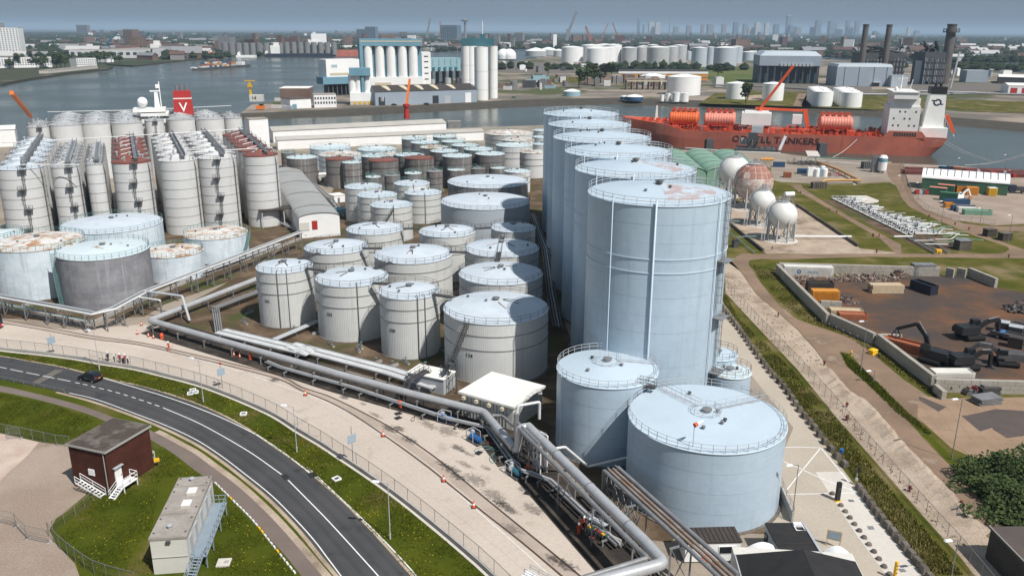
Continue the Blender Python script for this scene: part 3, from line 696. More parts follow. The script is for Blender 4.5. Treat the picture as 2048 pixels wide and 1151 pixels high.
def steps(mb,a,b,width,ntr,r=.05):
 """flight between two 3-D points: stringers, treads, handrails"""
 a,b=Vector(a),Vector(b); d=(b-a); s_=Vector((-d.y,d.x,0)).normalized()*width/2
 for q in (s_,-s_):
  mb.beam(a+q,b+q,.06,.25); mb.beam(a+q+Vector((0,0,1.0)),b+q+Vector((0,0,1.0)),r); mb.beam(a+q+Vector((0,0,.55)),b+q+Vector((0,0,.55)),r*.8)
  for k in range(0,ntr+1,4):
   p=a.lerp(b,k/ntr)+q; mb.beam(p,p+Vector((0,0,1.0)),r)
 for k in range(ntr):
  p=a.lerp(b,(k+.5)/ntr); mb.beam(p-s_,p+s_,.24,.04)
def cage_ladder(mb,x,y,z0,z1,out,cage=True):
 """ladder on a wall; out = unit vector away from the wall"""
 ox,oy=out; tx,ty=-oy,ox; cx,cy=x+ox*.25,y+oy*.25
 for s_ in (-.22,.22):mb.beam((cx+tx*s_,cy+ty*s_,z0),(cx+tx*s_,cy+ty*s_,z1),.06)
 z=z0+.3
 while z<z1:mb.beam((cx-tx*.22,cy-ty*.22,z),(cx+tx*.22,cy+ty*.22,z),.04); z+=.45
 if cage:
  for s_ in (-.38,0,.38):mb.beam((cx+tx*s_+ox*(.7-abs(s_)*.6),cy+ty*s_+oy*(.7-abs(s_)*.6),z0+2.2),(cx+tx*s_+ox*(.7-abs(s_)*.6),cy+ty*s_+oy*(.7-abs(s_)*.6),z1+1),.045)
  z=z0+2.3
  while z<z1+.8:
   P_=[(cx+tx*s_+ox*o,cy+ty*s_+oy*o,z) for s_,o in ((-.25,0),(-.4,.35),(-.2,.68),(.2,.68),(.4,.35),(.25,0))]
   for p,q in zip(P_[:-1],P_[1:]):mb.beam(p,q,.045)
   z+=1.2
def wrap_text(txt,size,R,ang,z,m,parent,name='number'):
 mb=text_mb(txt,size,wrap=R+.04)
 o=mb.build(name,m,parent)
 o.rotation_euler=(0,0,ang+PI/2)
 c=math.cos(ang),math.sin(ang)
 o.location=(c[0]*(R+.04),c[1]*(R+.04),z)
 return o
def tank(label,spec,group=None,rise=.12,wall='clad_grey',roof='clad_roof',rail='dark_steel',bands=(),band_mat='silo_band',ribs=False,number=None,num_ang=0.0,num_z=.5,n=56,courses=0,plates=0,plinth=True,vents=2,posts=None,pipes=(),ladder=None,spiral=None,name='storage_tank',cat='tank',railr=.035,lip=True,seed=0,ring_platform=False,walk=None,z0=0.0,skirt=None):
 X,Y,R,h=spec; rnd=random.Random(int(X*13+Y*7)+seed)
 t=thing(name,label,cat,(X,Y,z0),0,group)
 if group==clad:
  for k in range(3):
   a=rnd.uniform(0,6.28); da=rnd.uniform(-.5,.5); pts=[(R*d*math.cos(a+da*d),R*d*math.sin(a+da*d),h+R*rise*(1-d)+.12) for d in (.14,.24,.34,.44)]
   v=MB(); v.tube(pts,.13,6); v.build('vent_pipe','pipe_rust' if k==1 else 'dark_steel',t)
 ac=math.atan2(-Y,-X)
 w=MB()
 Rw=R-(.03 if (courses or plates) else 0)
 if ribs:
  N_=max(120,int(2*PI*R/.18)); N_-=N_%2
  vs=[]
  for z in (0,h):
   for q in range(N_):
    a=2*PI*q/N_; rr=R-(.028 if q%2 else 0); vs.append((rr*math.cos(a),rr*math.sin(a),z))
  w.add(vs,[(q,(q+1)%N_,N_+(q+1)%N_,N_+q) for q in range(N_)])
 else :
  w.lathe([(Rw,0),(Rw,h)],n=n)
 w.build('wall',wall,t)
 if courses:
  for k in range(courses):
   c=MB(); za,zb=h*k/courses,h*(k+1)/courses
   rr=R-.010*(k%2)
   c.lathe([(Rw-.01,za+.02),(rr,za+.02),(rr,zb-.02),(Rw-.01,zb-.02)],n=n)
   c.build('shell_course',wall,t)
 if plates:
  nc,npl=plates; hc=h/nc; da=2*PI/npl
  pm=MB(); pm.lathe([(Rw-.01,.015),(R,.015),(R,hc-.015),(Rw-.01,hc-.015)],n=3,a0=.0012,a1=da-.0012)
  me=pm.mesh('shell_plate',wall)
  for k in range(nc):
   for q in range(npl):
    ang=q*da+(k%2)*da/2
    if math.cos(ang+da/2-ac)<-.15:continue
    place(me,'shell_plate',t,(0,0,k*hc),(0,0,ang),(1-.0012*rnd.random(),)*2+(1,))
 r_=MB(); rh=R*rise
 r_.lathe([(R+.08,h-.12),(R+.12,h),(R+.02,h+.06),(R*.66,h+rh*.44),(R*.33,h+rh*.78),(.35,h+rh),(0,h+rh)],n=n)
 r_.build('roof',roof,t)
 for f in bands:
  b=MB(); z=h*f if f<1 else f
  b.lathe([(R-.02,z-.07),(R+.09,z-.07),(R+.09,z+.07),(R-.02,z+.07)],n=n)
  b.build('band',band_mat,t)
 if plinth:
  p=MB(); p.lathe([(R+.45,-.3),(R+.4,.16),(R-.1,.18)],n=n); p.build('plinth','block_dark',t)
 if rail:
  rb=MB(); ring_rail(rb,R-.05,h+.05,posts=posts,r=railr,n=n); rb.build('railing',rail,t)
 for k in range(vents):
  v=MB(); a=rnd.uniform(0,2*PI); d=rnd.uniform(.1,.75)*R; zz=h+rh*(1-d/R)-.05
  v.lathe([(.17,0),(.17,.4),(.27,.4),(.27,.55),(0,.62)],(d*math.cos(a),d*math.sin(a),zz),10); v.build('vent','dark_steel' if rnd.random()<.6 else 'grey_steel',t)
 v=MB(); v.lathe([(.5,0),(.5,.35),(.7,.35),(.7,.5),(0,.6)],(0,0,h+rh-.05),12); v.build('centre_vent','grey_steel',t)
 for da,m_,rr in pipes:
  a=ac+da; px,py=(R+rr+.12)*math.cos(a),(R+rr+.12)*math.sin(a)
  pb=MB(); pb.tube([(px,py,.3),(px,py,h+.5),((R-.8)*math.cos(a),(R-.8)*math.sin(a),h+.6)],rr,6); pb.build('downpipe',m_,t)
 if ladder is not None:
  lb_=MB(); a=ac+ladder; cage_ladder(lb_,R*math.cos(a),R*math.sin(a),.5,h,(math.cos(a),math.sin(a))); lb_.build('ladder','dark_steel',t)
 if spiral:
  a0,a1,m_=spiral; sb=MB(); k_=max(20,int(h/.22)); prev=None
  for k in range(k_+1):
   f=k/k_; a=ac+a0+(a1-a0)*f; z=.2+(h-.1)*f
   ci,co=(R+.1),(R+1.0); ca,sa=math.cos(a),math.sin(a)
   sb.beam((ci*ca,ci*sa,z),(co*ca,co*sa,z),.26,.04)
   if k%4==0:sb.beam((co*ca,co*sa,z),(co*ca,co*sa,z+1.05),.06)
   cur=Vector((co*ca,co*sa,z))
   if prev:sb.beam(prev,cur,.06,.22); sb.beam(prev+Vector((0,0,1.05)),cur+Vector((0,0,1.05)),.06); sb.beam(prev+Vector((0,0,.55)),cur+Vector((0,0,.55)),.05)
   prev=cur
  sb.build('stairs',m_,t)
 if number:wrap_text(number,1.0,R,ac+num_ang,h*num_z,'black_paint',t)
 if ring_platform:
  rb=MB(); zr=h+rh-.25
  rb.lathe([(1.0,0),(1.9,0),(1.9,.08),(1.0,.08),(1.0,0)],(0,0,zr),20)
  c=MB(); ring_rail(c,1.9,zr,1.0,9,.03,20); rb.build('platform','light_steel',t); c.build('platform_railing','light_steel',t)
 if walk:
  for aw in walk:
   a=ac+aw; u=Vector((math.cos(a),math.sin(a),0)); s_=Vector((-u.y,u.x,0))*.5
   p0,p1=u*1.8+Vector((0,0,h+rh*.9)),u*(R-.2)+Vector((0,0,h+.15))
   wb=MB(); wb.beam(p0,p1,.5,.05)
   line_rail(wb,p0+s_,p1+s_,1.0,.025); line_rail(wb,p0-s_,p1-s_,1.0,.025); wb.build('walkway','light_steel',t)
 return t
clad='light grey clad tanks in the front field'
# --- six tall pale blue tanks in a row
tall=[((22.79,126.98,10.89,36),'nearest'),((22.94,153.74,11.16,35.4),'second nearest'),((22.06,172.95,10.86,36),'third nearest'),((21.03,196.15,11.43,36),'fourth nearest'),((20.94,228.05,11.32,35.6),'fifth nearest'),((20.67,253.92,11.42,36),'farthest')]
for i,(s_,w_) in enumerate(tall):
 s_=(s_[0],s_[1],(10.95,11.2,11.1,11.4,11.2,11.3)[i],s_[3])
 t=tank('%s of the six tall pale blue tanks in a row'%w_ if i else 'nearest tall pale blue tank of the row, its roof paint peeling pink on one side',s_,'row of tall pale blue tanks',rise=.13,wall='blue_paint',roof='blue_roof',rail='light_steel',bands=(s_[3]-10.0,s_[3]-7.9),band_mat='blue_trim',n=96,courses=13,posts=34,railr=.045,vents=3,plinth=True,name='tall_tank',walk=(2.2,) if i else (2.4,))
 X,Y,R,h=s_; ac=math.atan2(-Y,-X)
 if i in (0,1):
  pk=MB(); rh=R*.13
  a0,a1=(ac+.15,ac+1.75) if i==0 else (ac+.9,ac+1.9)
  pk.lathe([(R*.97,h+.085),(R*.66,h+rh*.44+.02),(R*.33,h+rh*.78+.02),(R*.12,h+rh*.94)],n=24,a0=a0,a1=a1)
  pk.build('peeling_paint','blue_roof_peel',t)
 for da,rr in ((-.62,.09),(-.02,.16),(.93,.08)):
  a=ac+da; pb=MB(); pb.tube([((R+.3)*math.cos(a),(R+.3)*math.sin(a),.3),((R+.3)*math.cos(a),(R+.3)*math.sin(a),h+.6),((R-.5)*math.cos(a),(R-.5)*math.sin(a),h+.8)],rr,6); pb.build('standpipe','blue_trim',t)
 lb_=MB()
 for k,da in enumerate((1.12,1.03,1.14,1.05)):
  a=ac+da; c_,s2=math.cos(a),math.sin(a); za=h*(3-k)/4; cage_ladder(lb_,R*c_,R*s2,za+.2,za+h/4+.2,(c_,s2))
  lb_.box(((R+.9)*math.cos(ac+1.085),(R+.9)*math.sin(ac+1.085),za+.1),(1.7,2.8,.1),ac+1.085)
 lb_.build('ladder','grey_steel',t)
 dk=MB(); dk.sphere((.8*math.cos(ac),.8*math.sin(ac),h+R*.13+.3),.45,10,6); dk.build('roof_hatch','dark_steel',t)
 # --- two pale blue tanks in front and the two small ones beside the tall tank
front=tank('big pale blue tank nearest the camera with wide white roof and wind sock',(25.86,99.37,10.21,11.24),rise=.07,wall='blue_paint',roof='blue_roof',rail='light_steel',n=112,courses=8,posts=44,railr=.04,vents=5,ring_platform=True,walk=(2.35,-2.4),name='blue_tank')
second=tank('medium pale blue tank behind the nearest one, stair shadow curving across its wall',(14.15,112.98,7.41,12.35),rise=.16,wall='blue_paint',roof='blue_roof',rail='light_steel',n=96,courses=8,posts=34,railr=.04,vents=3,ring_platform=True,walk=(1.9,),name='blue_tank',pipes=((-1.02,'blue_trim',.07),))
tank('small pale blue tank with light roof at the foot of the tall tank',(33.79,126.01,3.15,9.5),rise=.1,wall='blue_paint',roof='blue_roof',rail='grey_steel',n=48,name='blue_tank',posts=16)
tank('small pale blue tank with grey grated roof beside the nearest big tank',(34.71,121.35,3.29,8.5),rise=.05,wall='blue_paint',roof='pale_roof',rail='grey_steel',n=48,name='blue_tank',posts=16,ring_platform=True)
X,Y,R,h=(25.86,99.37,10.21,11.24)
ws=thing('wind_sock','orange and white wind sock on a pole on the nearest blue tank','wind sock',(X-3.6,Y-R+1.6,h+.05))
b=MB(); b.tube([(0,0,0),(0,0,3.1)],.05,6); b.build('pole','light_steel',ws)
b=MB(); b.lathe([(.28,0),(.24,.45)],(0,0,0),10); o=b.build('sock_mouth','orange_red',ws); o.location=(0,0,3.0); o.rotation_euler=(0,1.35,.5)
b=MB(); b.lathe([(.24,0),(.10,.9)],(0,0,0),10); o=b.build('sock_tail','white_paint',ws); o.location=(.38,.2,3.1); o.rotation_euler=(0,1.35,.5)
# --- light grey clad tanks, front field
clad='light grey clad tanks in the front field'
def clad_tank(label,spec,**k):
 return tank(label,spec,clad,**dict(dict(rise=.15,ribs=spec[1]<190,bands=(.62,.82),band_mat='silo_band',n=72,posts=None,railr=.04),**k))
clad_tank('light grey clad tank at the left end of the front row, near the fat pipe',(-48.34,168.41,5.85,12.06),number='101',num_ang=-.75,num_z=.48,pipes=((-.28,'dark_steel',.07),(.05,'dark_steel',.06)))
clad_tank('light grey clad tank second from left in the front row',(-32.81,161.9,7.3,11.74),number='103',num_ang=-.72,num_z=.48,pipes=((.12,'dark_steel',.08),))
clad_tank('narrow light grey clad tank third from left in the front row',(-19.76,151.36,5.75,12.14),number='100',num_ang=-.65,num_z=.47,pipes=((.25,'dark_steel',.08),(.5,'dark_steel',.07)))
t134=clad_tank('wide light grey clad tank numbered 134 with black stair up its front',(-2.91,143.59,9.58,11.46),number='134',num_ang=-.52,num_z=.46,bands=(.57,.80))
clad_tank('light grey clad tank just behind the wide tank numbered 134',(-2.34,165.42,8.69,11.6))
clad_tank('light grey clad tank two behind the wide tank numbered 134',(-2.43,186.3,8.61,11.6))
clad_tank('wide light grey clad tank in the middle of the second row',(-22.22,179.2,8.68,12))
clad_tank('light grey clad tank at the left of the second row',(-41.07,186.86,7.33,11.6))
clad_tank('light grey clad tank at the left of the third row',(-35.02,205.46,7.2,11.6))
clad_tank('light grey clad tank in the middle of the third row',(-16.39,202.98,7.12,11.6))
clad_tank('small light grey clad tank at the right of the third row',(0.23,207.22,5.69,11.6))
# --- two broad pale tanks in the middle distance
tank('broad pale blue-grey tank with low white roof in the middle of the site',(-8.28,249.04,13.63,10.14),rise=.10,wall='grey_blue_tank',roof='clad_roof',n=96,courses=6,posts=44,railr=.045)
tank('broad tank with low white roof just behind the other broad one',(-8.52,283.6,13.9,10.1),rise=.10,wall='mid_rust_wall',roof='clad_roof',n=80,posts=40,railr=.045)
for lab,s_ in (('leftmost of the five slim grey tanks left of the broad tank',(-48.9,267.8,6.04,11.03)),('slim grey tank second in the stepped row of three',(-42.52,255.88,6.18,10.6)),('slim grey tank nearest the camera in the stepped row of three, with dark stair',(-36.1,242.09,6.19,10.32)),('slim grey tank at the back of the five beside the broad tank',(-33.88,275.4,5.94,10.8)),('slim grey tank touching the left side of the broad tank',(-29.2,266.2,5.96,9.45))):
 tank(lab,s_,'five slim grey tanks',rise=.12,bands=(.35,.6,.82),n=48,rail='teal_paint',pipes=((.1,'dark_steel',.08),),spiral=((-.9,.1,'dark_steel') if 'dark stair' in lab else None))
 # --- weathered tank cluster, back row to front row
cluster='cluster of weathered tanks'
def wt(label,spec,wall,roof,rise=.13,**k):
 return tank(label,spec,cluster,rise=rise,wall=wall,roof=roof,rail='teal_paint',n=40,posts=14,railr=.045,plinth=False,bands=k.pop('bands',(.5,.75)),band_mat='dark_steel',**k)
WC=[('pale roofed',(-44.66,376.8,5.66,13),'mid_rust_wall','pale_roof','first','rearmost'),('pale roofed',(-31.46,384.4,5.41,13),'mid_rust_wall','pale_roof','second','rearmost'),('pale roofed',(-38.49,364,6.23,13),'mid_rust_wall','pale_roof','first','second rearmost'),('pale roofed',(-26.44,370.9,5.37,12.6),'mid_rust_wall','pale_roof','second','second rearmost'),('pale roofed',(-33.42,351.7,5.83,12.6),'dark_rust_wall','rust_roof','first','third rearmost'),('pale roofed',(-20.67,358.4,5.73,12.6),'mid_rust_wall','pale_roof','second','third rearmost'),('pale roofed',(-28.06,340,5.71,12.6),'dark_rust_wall','pale_roof','first','middle'),('pale roofed',(-14.34,346.5,6.01,12.6),'dark_rust_wall','pale_roof','second','middle'),('rust streaked',(-22.17,329.8,5.86,12.2),'dark_rust_wall','pale_roof','third','middle'),('dark walled',(-9.21,337.2,5.92,12),'dark_rust_wall','pale_roof','fourth','middle'),('broad white roofed',(-82.64,375.3,9.05,9),'old_white','pale_roof','first','left back'),('broad white roofed',(-61.01,371.7,8.69,9),'old_white','pale_roof','second','left back'),('broad rust spotted',(-73.86,354.2,9.17,9),'old_white','rust_roof','first','left middle'),('white roofed',(-53.55,351.4,5.97,9.5),'mid_rust_wall','rust_roof','second','left middle'),('dark walled',(-57.51,343.2,5.32,10),'dark_rust_wall','pale_roof','third','left middle'),('pale roofed',(-43.17,346.9,6.1,10),'dark_rust_wall','pale_roof','fourth','left middle'),('dark walled white roofed',(-84.69,331.8,5.96,11),'dark_rust_wall','pale_roof','first','left front'),('tall dark brown roofed',(-68.7,328.1,5.59,11.12),'dark_rust_wall','red_roof','second','left front'),('slim dark white roofed',(-62.98,322.8,3.67,10.4),'dark_rust_wall','pale_roof','third','left front'),('bright red roofed',(-51.45,328.7,5.91,10.5),'dark_rust_wall','red_roof','fourth','left front'),('brown-red roofed',(-37.88,335.7,6.03,10.5),'dark_rust_wall','red_roof','fifth','left front')]
for look,s_,wl,rf,od,row in WC:
 wt('%s weathered tank, %s from left in %s row of the cluster'%(look,od,row),s_,wl,rf)
for i,s_ in enumerate(((-51.64,303.9,2.78,8),(-44.6,304.2,2.9,8.5),(-37.86,312.4,3.21,8),(-30.19,318.2,3.14,7.88),(-22.23,324.2,3.39,7.5),(-14.19,330.6,3.2,7),(-6.12,332.3,3.15,7),(-100.91,372,3.16,7))):
 wt('small dark weathered tank, %s from left in front line of the cluster'%('second third fourth fifth sixth seventh eighth first'.split()[i]),s_,'dark_rust_wall','mid_rust_wall' if i%2 else 'pale_roof',bands=(.4,.7))
RG=[('big grey tank with rust star on its roof, rear right of the cluster',(-1.99,425.1,12.19,10),'silo_grey','rust_roof'),('cream tank half hidden behind the grey one, rear right',(2.5,393.9,7.77,10.5),'silo_grey','rust_roof'),('plain grey tank with green rail at the right of the cluster',(0.26,375.2,7.77,10.5),'silo_grey','pale_roof'),('cream tank with rust crowned roof beside the tall blue row',(9.04,353.7,6.01,10.5),'silo_grey','rust_roof'),('white roofed tank with green rail close to the broad tank',(1.87,318.4,5.02,8),'silo_grey','pale_roof'),('pale tank farthest right behind the tall blue row',(14.91,409.7,5.38,10),'silo_grey','pale_roof'),('pale tank at the water side behind the tall blue row',(16.74,438,5.9,10),'silo_grey','pale_roof'),('pale tank squeezed beside the tall blue row',(13.6,382.9,4.32,10),'silo_grey','pale_roof')]
for lab,s_,wl,rf in RG:wt(lab,s_,wl,rf)
# --- weathered tanks on the left
lt='weathered tanks on the left'
def ltank(lab,s_,wall,roof,**k):return tank(lab,s_,lt,**dict(dict(rise=.11,wall=wall,roof=roof,rail='teal_paint',n=96,posts=40,railr=.04,bands=(),plinth=True),**k))
ltank('pale blue-white tank with rust striped roof at the left edge',(-112.4,189.63,10.08,11.75),'old_white','rust_roof',plates=(8,22))
ltank('dark grey plated tank with pale roof and green stair on its left',(-93.94,183.33,9.8,11.53),'old_grey','pale_roof',plates=(9,24),spiral=(-1.25,-1.6,'teal_paint'))
ltank('broad pale blue tank with smooth white roof behind the dark grey one',(-106.45,214.45,12.44,10.5),'old_white','clad_roof',courses=7)
ltank('low pale tank with rust patched roof right of the dark grey one',(-85.33,200.98,7.13,6.62),'old_white','rust_roof',courses=5)
ltank('low pale tank with rust patched roof and stair, nearest the silos',(-81.07,219.68,8.3,6.78),'old_white','rust_roof',courses=5,spiral=(.7,1.3,'teal_paint'))
ltank('pale tank cut by the left edge behind the rust striped one',(-129.26,201.52,5.69,10.5),'old_white','pale_roof',courses=7)
# ------------ silo block on the left
RD=Vector((-.42,.9075)); RX=Vector((.9075,.42))
def silo(label,x,y,R,h,roof,group,front=False,ladder=None,n=36,name='silo'):
 t=thing(name,label,'silo',(x,y,0),0,group)
 w=MB(); w.lathe([(R,0),(R,h)],n=n); w.build('wall','silo_grey',t)
 r_=MB(); r_.lathe([(R+.05,h-.15),(R+.12,h+.05),(R*.5,h+R*.16),(0,h+R*.3)],n=n); r_.build('roof',roof,t)
 if front:
  for k in range(1,8):
   z=h*k/8; b=MB(); b.lathe([(R-.02,z-.05),(R+.06,z-.05),(R+.06,z+.05),(R-.02,z+.05)],n=n); b.build('band','silo_band',t)
 rb=MB(); ring_rail(rb,R-.1,h+.08,1.0,12,.04,28); rb.build('railing','grey_steel',t)
 v=MB()
 for k in range(3):
  a=random.uniform(0,6.28); d=R*random.uniform(.2,.75)
  v.lathe([(.25,0),(.25,.9),(.4,.9),(.4,1.15),(0,1.3)],(d*math.cos(a),d*math.sin(a),h+R*.1),8)
 v.build('vent','light_steel',t)
 ac=math.atan2(-y,-x)
 if front:
  p=MB(); a=ac+.95
  p.tube([((R+.3)*math.cos(a),(R+.3)*math.sin(a),.2),((R+.3)*math.cos(a),(R+.3)*math.sin(a),h*.9),((R-.3)*math.cos(a),(R-.3)*math.sin(a),h+.8)],.16,6); p.build('downpipe','pipe_dark',t)
 if ladder is not None:
  lb_=MB()
  for k in range(4):
   a=ac+ladder+(.10 if k%2 else -.02); c_,s_=math.cos(a),math.sin(a)
   cage_ladder(lb_,R*c_,R*s_,h*k/4+.2,h*(k+1)/4+.3,(c_,s_))
   lb_.box(((R+.6)*c_,(R+.6)*s_,h*(k+1)/4),(1.3,2.2,.12),a)
   line_rail(lb_,((R+1.2)*math.cos(a-.15),(R+1.2)*math.sin(a-.15),h*(k+1)/4),((R+1.2)*math.cos(a+.15),(R+1.2)*math.sin(a+.15),h*(k+1)/4),1.1,.05,.8)
  lb_.build('ladder','dark_steel',t)
 return t
ROWS=[((-139.77,233.44,5.92,22.3),'clad_roof',6,'row at the left edge',-.05),((-128.13,235.57,3.7,22.3),'silver_tank',7,'row second from left',.1),((-121.94,240.39,2.6,22.3),'silver_tank',8,'narrow row',None),((-113.43,245.19,5.42,22.3),'red_roof',6,'left red roofed row',0.0),((-101.27,249.56,5.51,22.3),'silo_grey',6,'white row beside the left red row',None),((-91.22,254.72,5.62,22.3),'silo_grey',6,'white row beside the right red row',-.1),((-79.54,260.5,5.34,22.3),'red_roof',6,'right red roofed row',None)]
ORD=['front','second','third','fourth','fifth','sixth','seventh','eighth','ninth']
for (X,Y,R,h),roof,cnt,rn,lad in ROWS:
 R=min(R,6.3); pos=[Vector((X,Y))+RD*(k*2*(R+.12)) for k in range(cnt)]
 for k,p in enumerate(pos):
  silo(('front silo of the %s, rings and tall grey wall'%rn) if k==0 else '%s silo counted from the front in the %s'%(ORD[k],rn),p.x,p.y,R,h,roof,'silos of the front block',k==0,lad if k==0 else None,48 if k==0 else 30)
 cb=thing('filling_bridge','steel filling bridge along the roofs of the %s'%rn,'conveyor',(X,Y,0),0,'filling bridges over the silos')
 d=Vector((RD.x,RD.y,0)); s_=Vector((RX.x,RX.y,0)); L_=(cnt-.7)*2*R; side=s_*(R*.25 if cnt<7 else R*.3)
 a,e=side+d*(-R*.9)+Vector((0,0,h+1.5)),side+d*L_+Vector((0,0,h+1.5))
 b=MB(); b.beam(a,e,1.2,.35); b.build('deck','galv',cb)
 b=MB(); line_rail(b,a+s_*.6,e+s_*.6,1.1,.06,2); line_rail(b,a-s_*.6,e-s_*.6,1.1,.06,2); b.build('railing','light_steel' if cnt>6 else 'grey_steel',cb)
 for k in range(cnt):
  b=MB(); q=a.lerp(e,(k+.4)/cnt); b.beam(q,q-Vector((0,0,1.6)),.25); b.tube([q,q+s_*-R*.7+Vector((0,0,-.6)),q+s_*-R*.75+Vector((0,0,-1.4))],.14,6); b.build('spout','white_paint',cb)
RB=[((-188.12,330.6,3.85,22.6),3),((-182.04,339.6,6.1,22.6),4),((-172.55,346.3,5.87,22.6),4),((-160.81,348.3,5.97,22.6),4),((-152.82,356.3,3.85,22.6),4),((-143.85,363.3,5.91,22.6),3),((-132.26,365.6,5.89,22.6),3),((-123.05,368.6,3.67,22.6),3)]
for i,((X,Y,R,h),cnt) in enumerate(RB):
 R=min(R,6.9)
 for k in range(cnt):
  p=Vector((X,Y))+RD*(k*2*(R+.1))
  silo('rear block silo, %s of the %s column from the left'%(ORD[k],['first','second','third','fourth','fifth','sixth','seventh','eighth'][i]),p.x,p.y,R,h,'silver_tank','silos of the rear block',False,.0 if (k==0 and i in (0,4)) else None)
for i,q in enumerate(([(-174.37,283,22.5),(-162.26,278.7,23.5),(-133.11,286.9,24.5),(-114.07,300.3,24.5),(-100.04,310,24.5)],[(-99.12,255.61,23.5),(-88.95,261.3,23.5),(-77.43,267.2,23.5)],[(-138.39,229.04,23.6),(-121.05,229.96,23.6)],[(-208.55,376.2,24),(-171.53,387.2,24),(-138.03,412.3,24)],[(-114.61,266.1,23.4),(-86.09,256.46,23.4)])):
 b=MB(); b.tube(q,.13,6); tag(b.build('transfer_pipe','white_paint'),['long white pipe strung across the front silo roofs','white pipe crossing to the right red roofed silos','white pipe over the left front silos','long pale pipe over the rear silo block','white pipe over the middle white silo roofs'][i],'pipe','pipes across silo roofs')
b=MB(); q=[(-227.13,394.8,20),(-177.24,298.7,38)]; b.beam(q[0],q[1],1.3,1.3); tag(b.build('crane_boom','orange'),'orange crane boom rising behind the left silos','crane')
# ------------ halls among the silos
def barrel_hall(name,label,a,b,width,eave,rise,wall,roof,n=10,ribs=0):
 """axis a -> b (centre of the gables)"""
 a,b=Vector(a),Vector(b); L_=(b-a).length; t=thing(name,label,'hall',(a.x,a.y,0),math.atan2(b.y-a.y,b.x-a.x)); w2=width/2
 w=MB(); w.box((L_/2,0,eave/2),(L_,width,eave))
 arc=[(w2*math.cos(PI-PI*k/n),eave+rise*math.sin(PI*k/n)) for k in range(n+1)]
 for x in (0,L_):
  vs=[(x,y,z) for y,z in arc]; f=tuple(range(n+1)); w.add(vs,[f if x else tuple(reversed(f))])
 w.build('wall',wall,t)
 r=MB(); arc2=[(y*1.03,eave-.05+(z-eave)*1.06) for y,z in arc]
 r.add([(x,y,z) for x in (-.3,L_+.3) for y,z in arc2],[(k,n+1+k,n+2+k,k+1) for k in range(n)],True); r.build('roof',roof,t)
 for k in range(ribs):
  x=L_*(k+.5)/ribs; m_=MB()
  for p,q in zip(arc2[2:-2],arc2[3:-1]):m_.beam((x,p[0],p[1]+.12),(x,q[0],q[1]+.12),.25,.12)
  m_.build('roof_rib','grey_steel',t)
 return t
t=barrel_hall('conveyor_hall','long grey barrel roofed hall running between silos and tanks',(-58.02,242.89),(-90.84,327.4),12,6.2,1.3,'white_paint','hall_roof',12,4)
b=MB(); b.box((-.08,1.5,3.8),(.12,1.6,2.6)); b.build('door','red_paint',t)
b=MB(); b.box((-.08,4.6,3.6),(.12,3.0,2.4)); b.build('shutter','cream_wall',t)
def gable_hall(name,label,p0,p1,depth,h,rise,wall,roof,cat='shed',group=None,ridge_along=True,doors=(),z=0,overhang=.4):
 """front wall from p0 to p1, going back by depth on the far side"""
 a,b=Vector(p0),Vector(p1); d=b-a; L_=d.length; ang=math.atan2(d.y,d.x)
 t=thing(name,label,cat,(a.x,a.y,z),ang,group)
 w=MB(); w.box((L_/2,depth/2,h/2),(L_,depth,h))
 o=overhang
 if ridge_along:
  for x,s_ in ((0,-1),(L_,1)):
   f=[(x,0,h),(x,depth,h),(x,depth/2,h+rise)]; w.add(f,[(0,1,2) if s_>0 else (2,1,0)])
  r=MB(); r.add([(-o,-o,h-.05),(L_+o,-o,h-.05),(L_+o,depth/2,h+rise+.1),(-o,depth/2,h+rise+.1),(-o,depth+o,h-.05),(L_+o,depth+o,h-.05)],[(0,1,2,3),(3,2,5,4)])
 else :
  for y,s_ in ((0,-1),(depth,1)):
   w.add([(0,y,h),(L_,y,h),(L_/2,y,h+rise)],[(0,1,2) if s_<0 else (2,1,0)])
  r=MB(); r.add([(-o,-o,h-.05),(-o,depth+o,h-.05),(L_/2,depth+o,h+rise+.1),(L_/2,-o,h+rise+.1),(L_+o,-o,h-.05),(L_+o,depth+o,h-.05)],[(3,2,1,0),(4,5,2,3)])
 w.build('wall',wall,t); r.build('roof',roof,t)
 for x0,x1,z0,z1,m_,nm in doors:
  q=MB(); q.box(((x0+x1)/2*L_,-.06,(z0+z1)/2*h),((x1-x0)*L_,.12,(z1-z0)*h)); q.build(nm,m_,t)
 return t
def flat_block(name,label,p0,p1,depth,h,wall,roof='gravel_roof',cat='building',group=None,rows=0,cols=0,win='window_dark',parapet=.4,z=0,wz=(.2,.9),ww=.55,side_cols=0,doors=()):
 a,b=Vector(p0),Vector(p1); d=b-a; L_=d.length; ang=math.atan2(d.y,d.x)
 t=thing(name,label,cat,(a.x,a.y,z),ang,group)
 w=MB(); w.box((L_/2,depth/2,h/2),(L_,depth,h)); w.build('wall',wall,t)
 r=MB(); r.box((L_/2,depth/2,h+parapet/2),(L_+.3,depth+.3,parapet)); r.build('roof',roof,t)
 if rows:
  hh=h*(wz[1]-wz[0])/rows
  me=MB().box((0,0,0),(L_/cols*ww,.16,hh*.5)).mesh('window',win)
  for i in range(rows):
   for j in range(cols):place(me,'window',t,((j+.5)/cols*L_,-.03,h*wz[0]+hh*(i+.5)))
   if side_cols:
    for j in range(side_cols):place(me,'window',t,(-.03 if a.x>0 else L_+.03,(j+.5)/side_cols*depth,h*wz[0]+hh*(i+.5)),(0,0,PI/2))
 for x0,x1,z0,z1,m_,nm in doors:
  q=MB(); q.box(((x0+x1)/2*L_,-.06,(z0+z1)/2*h),((x1-x0)*L_,.14,(z1-z0)*h)); q.build(nm,m_,t)
 return t
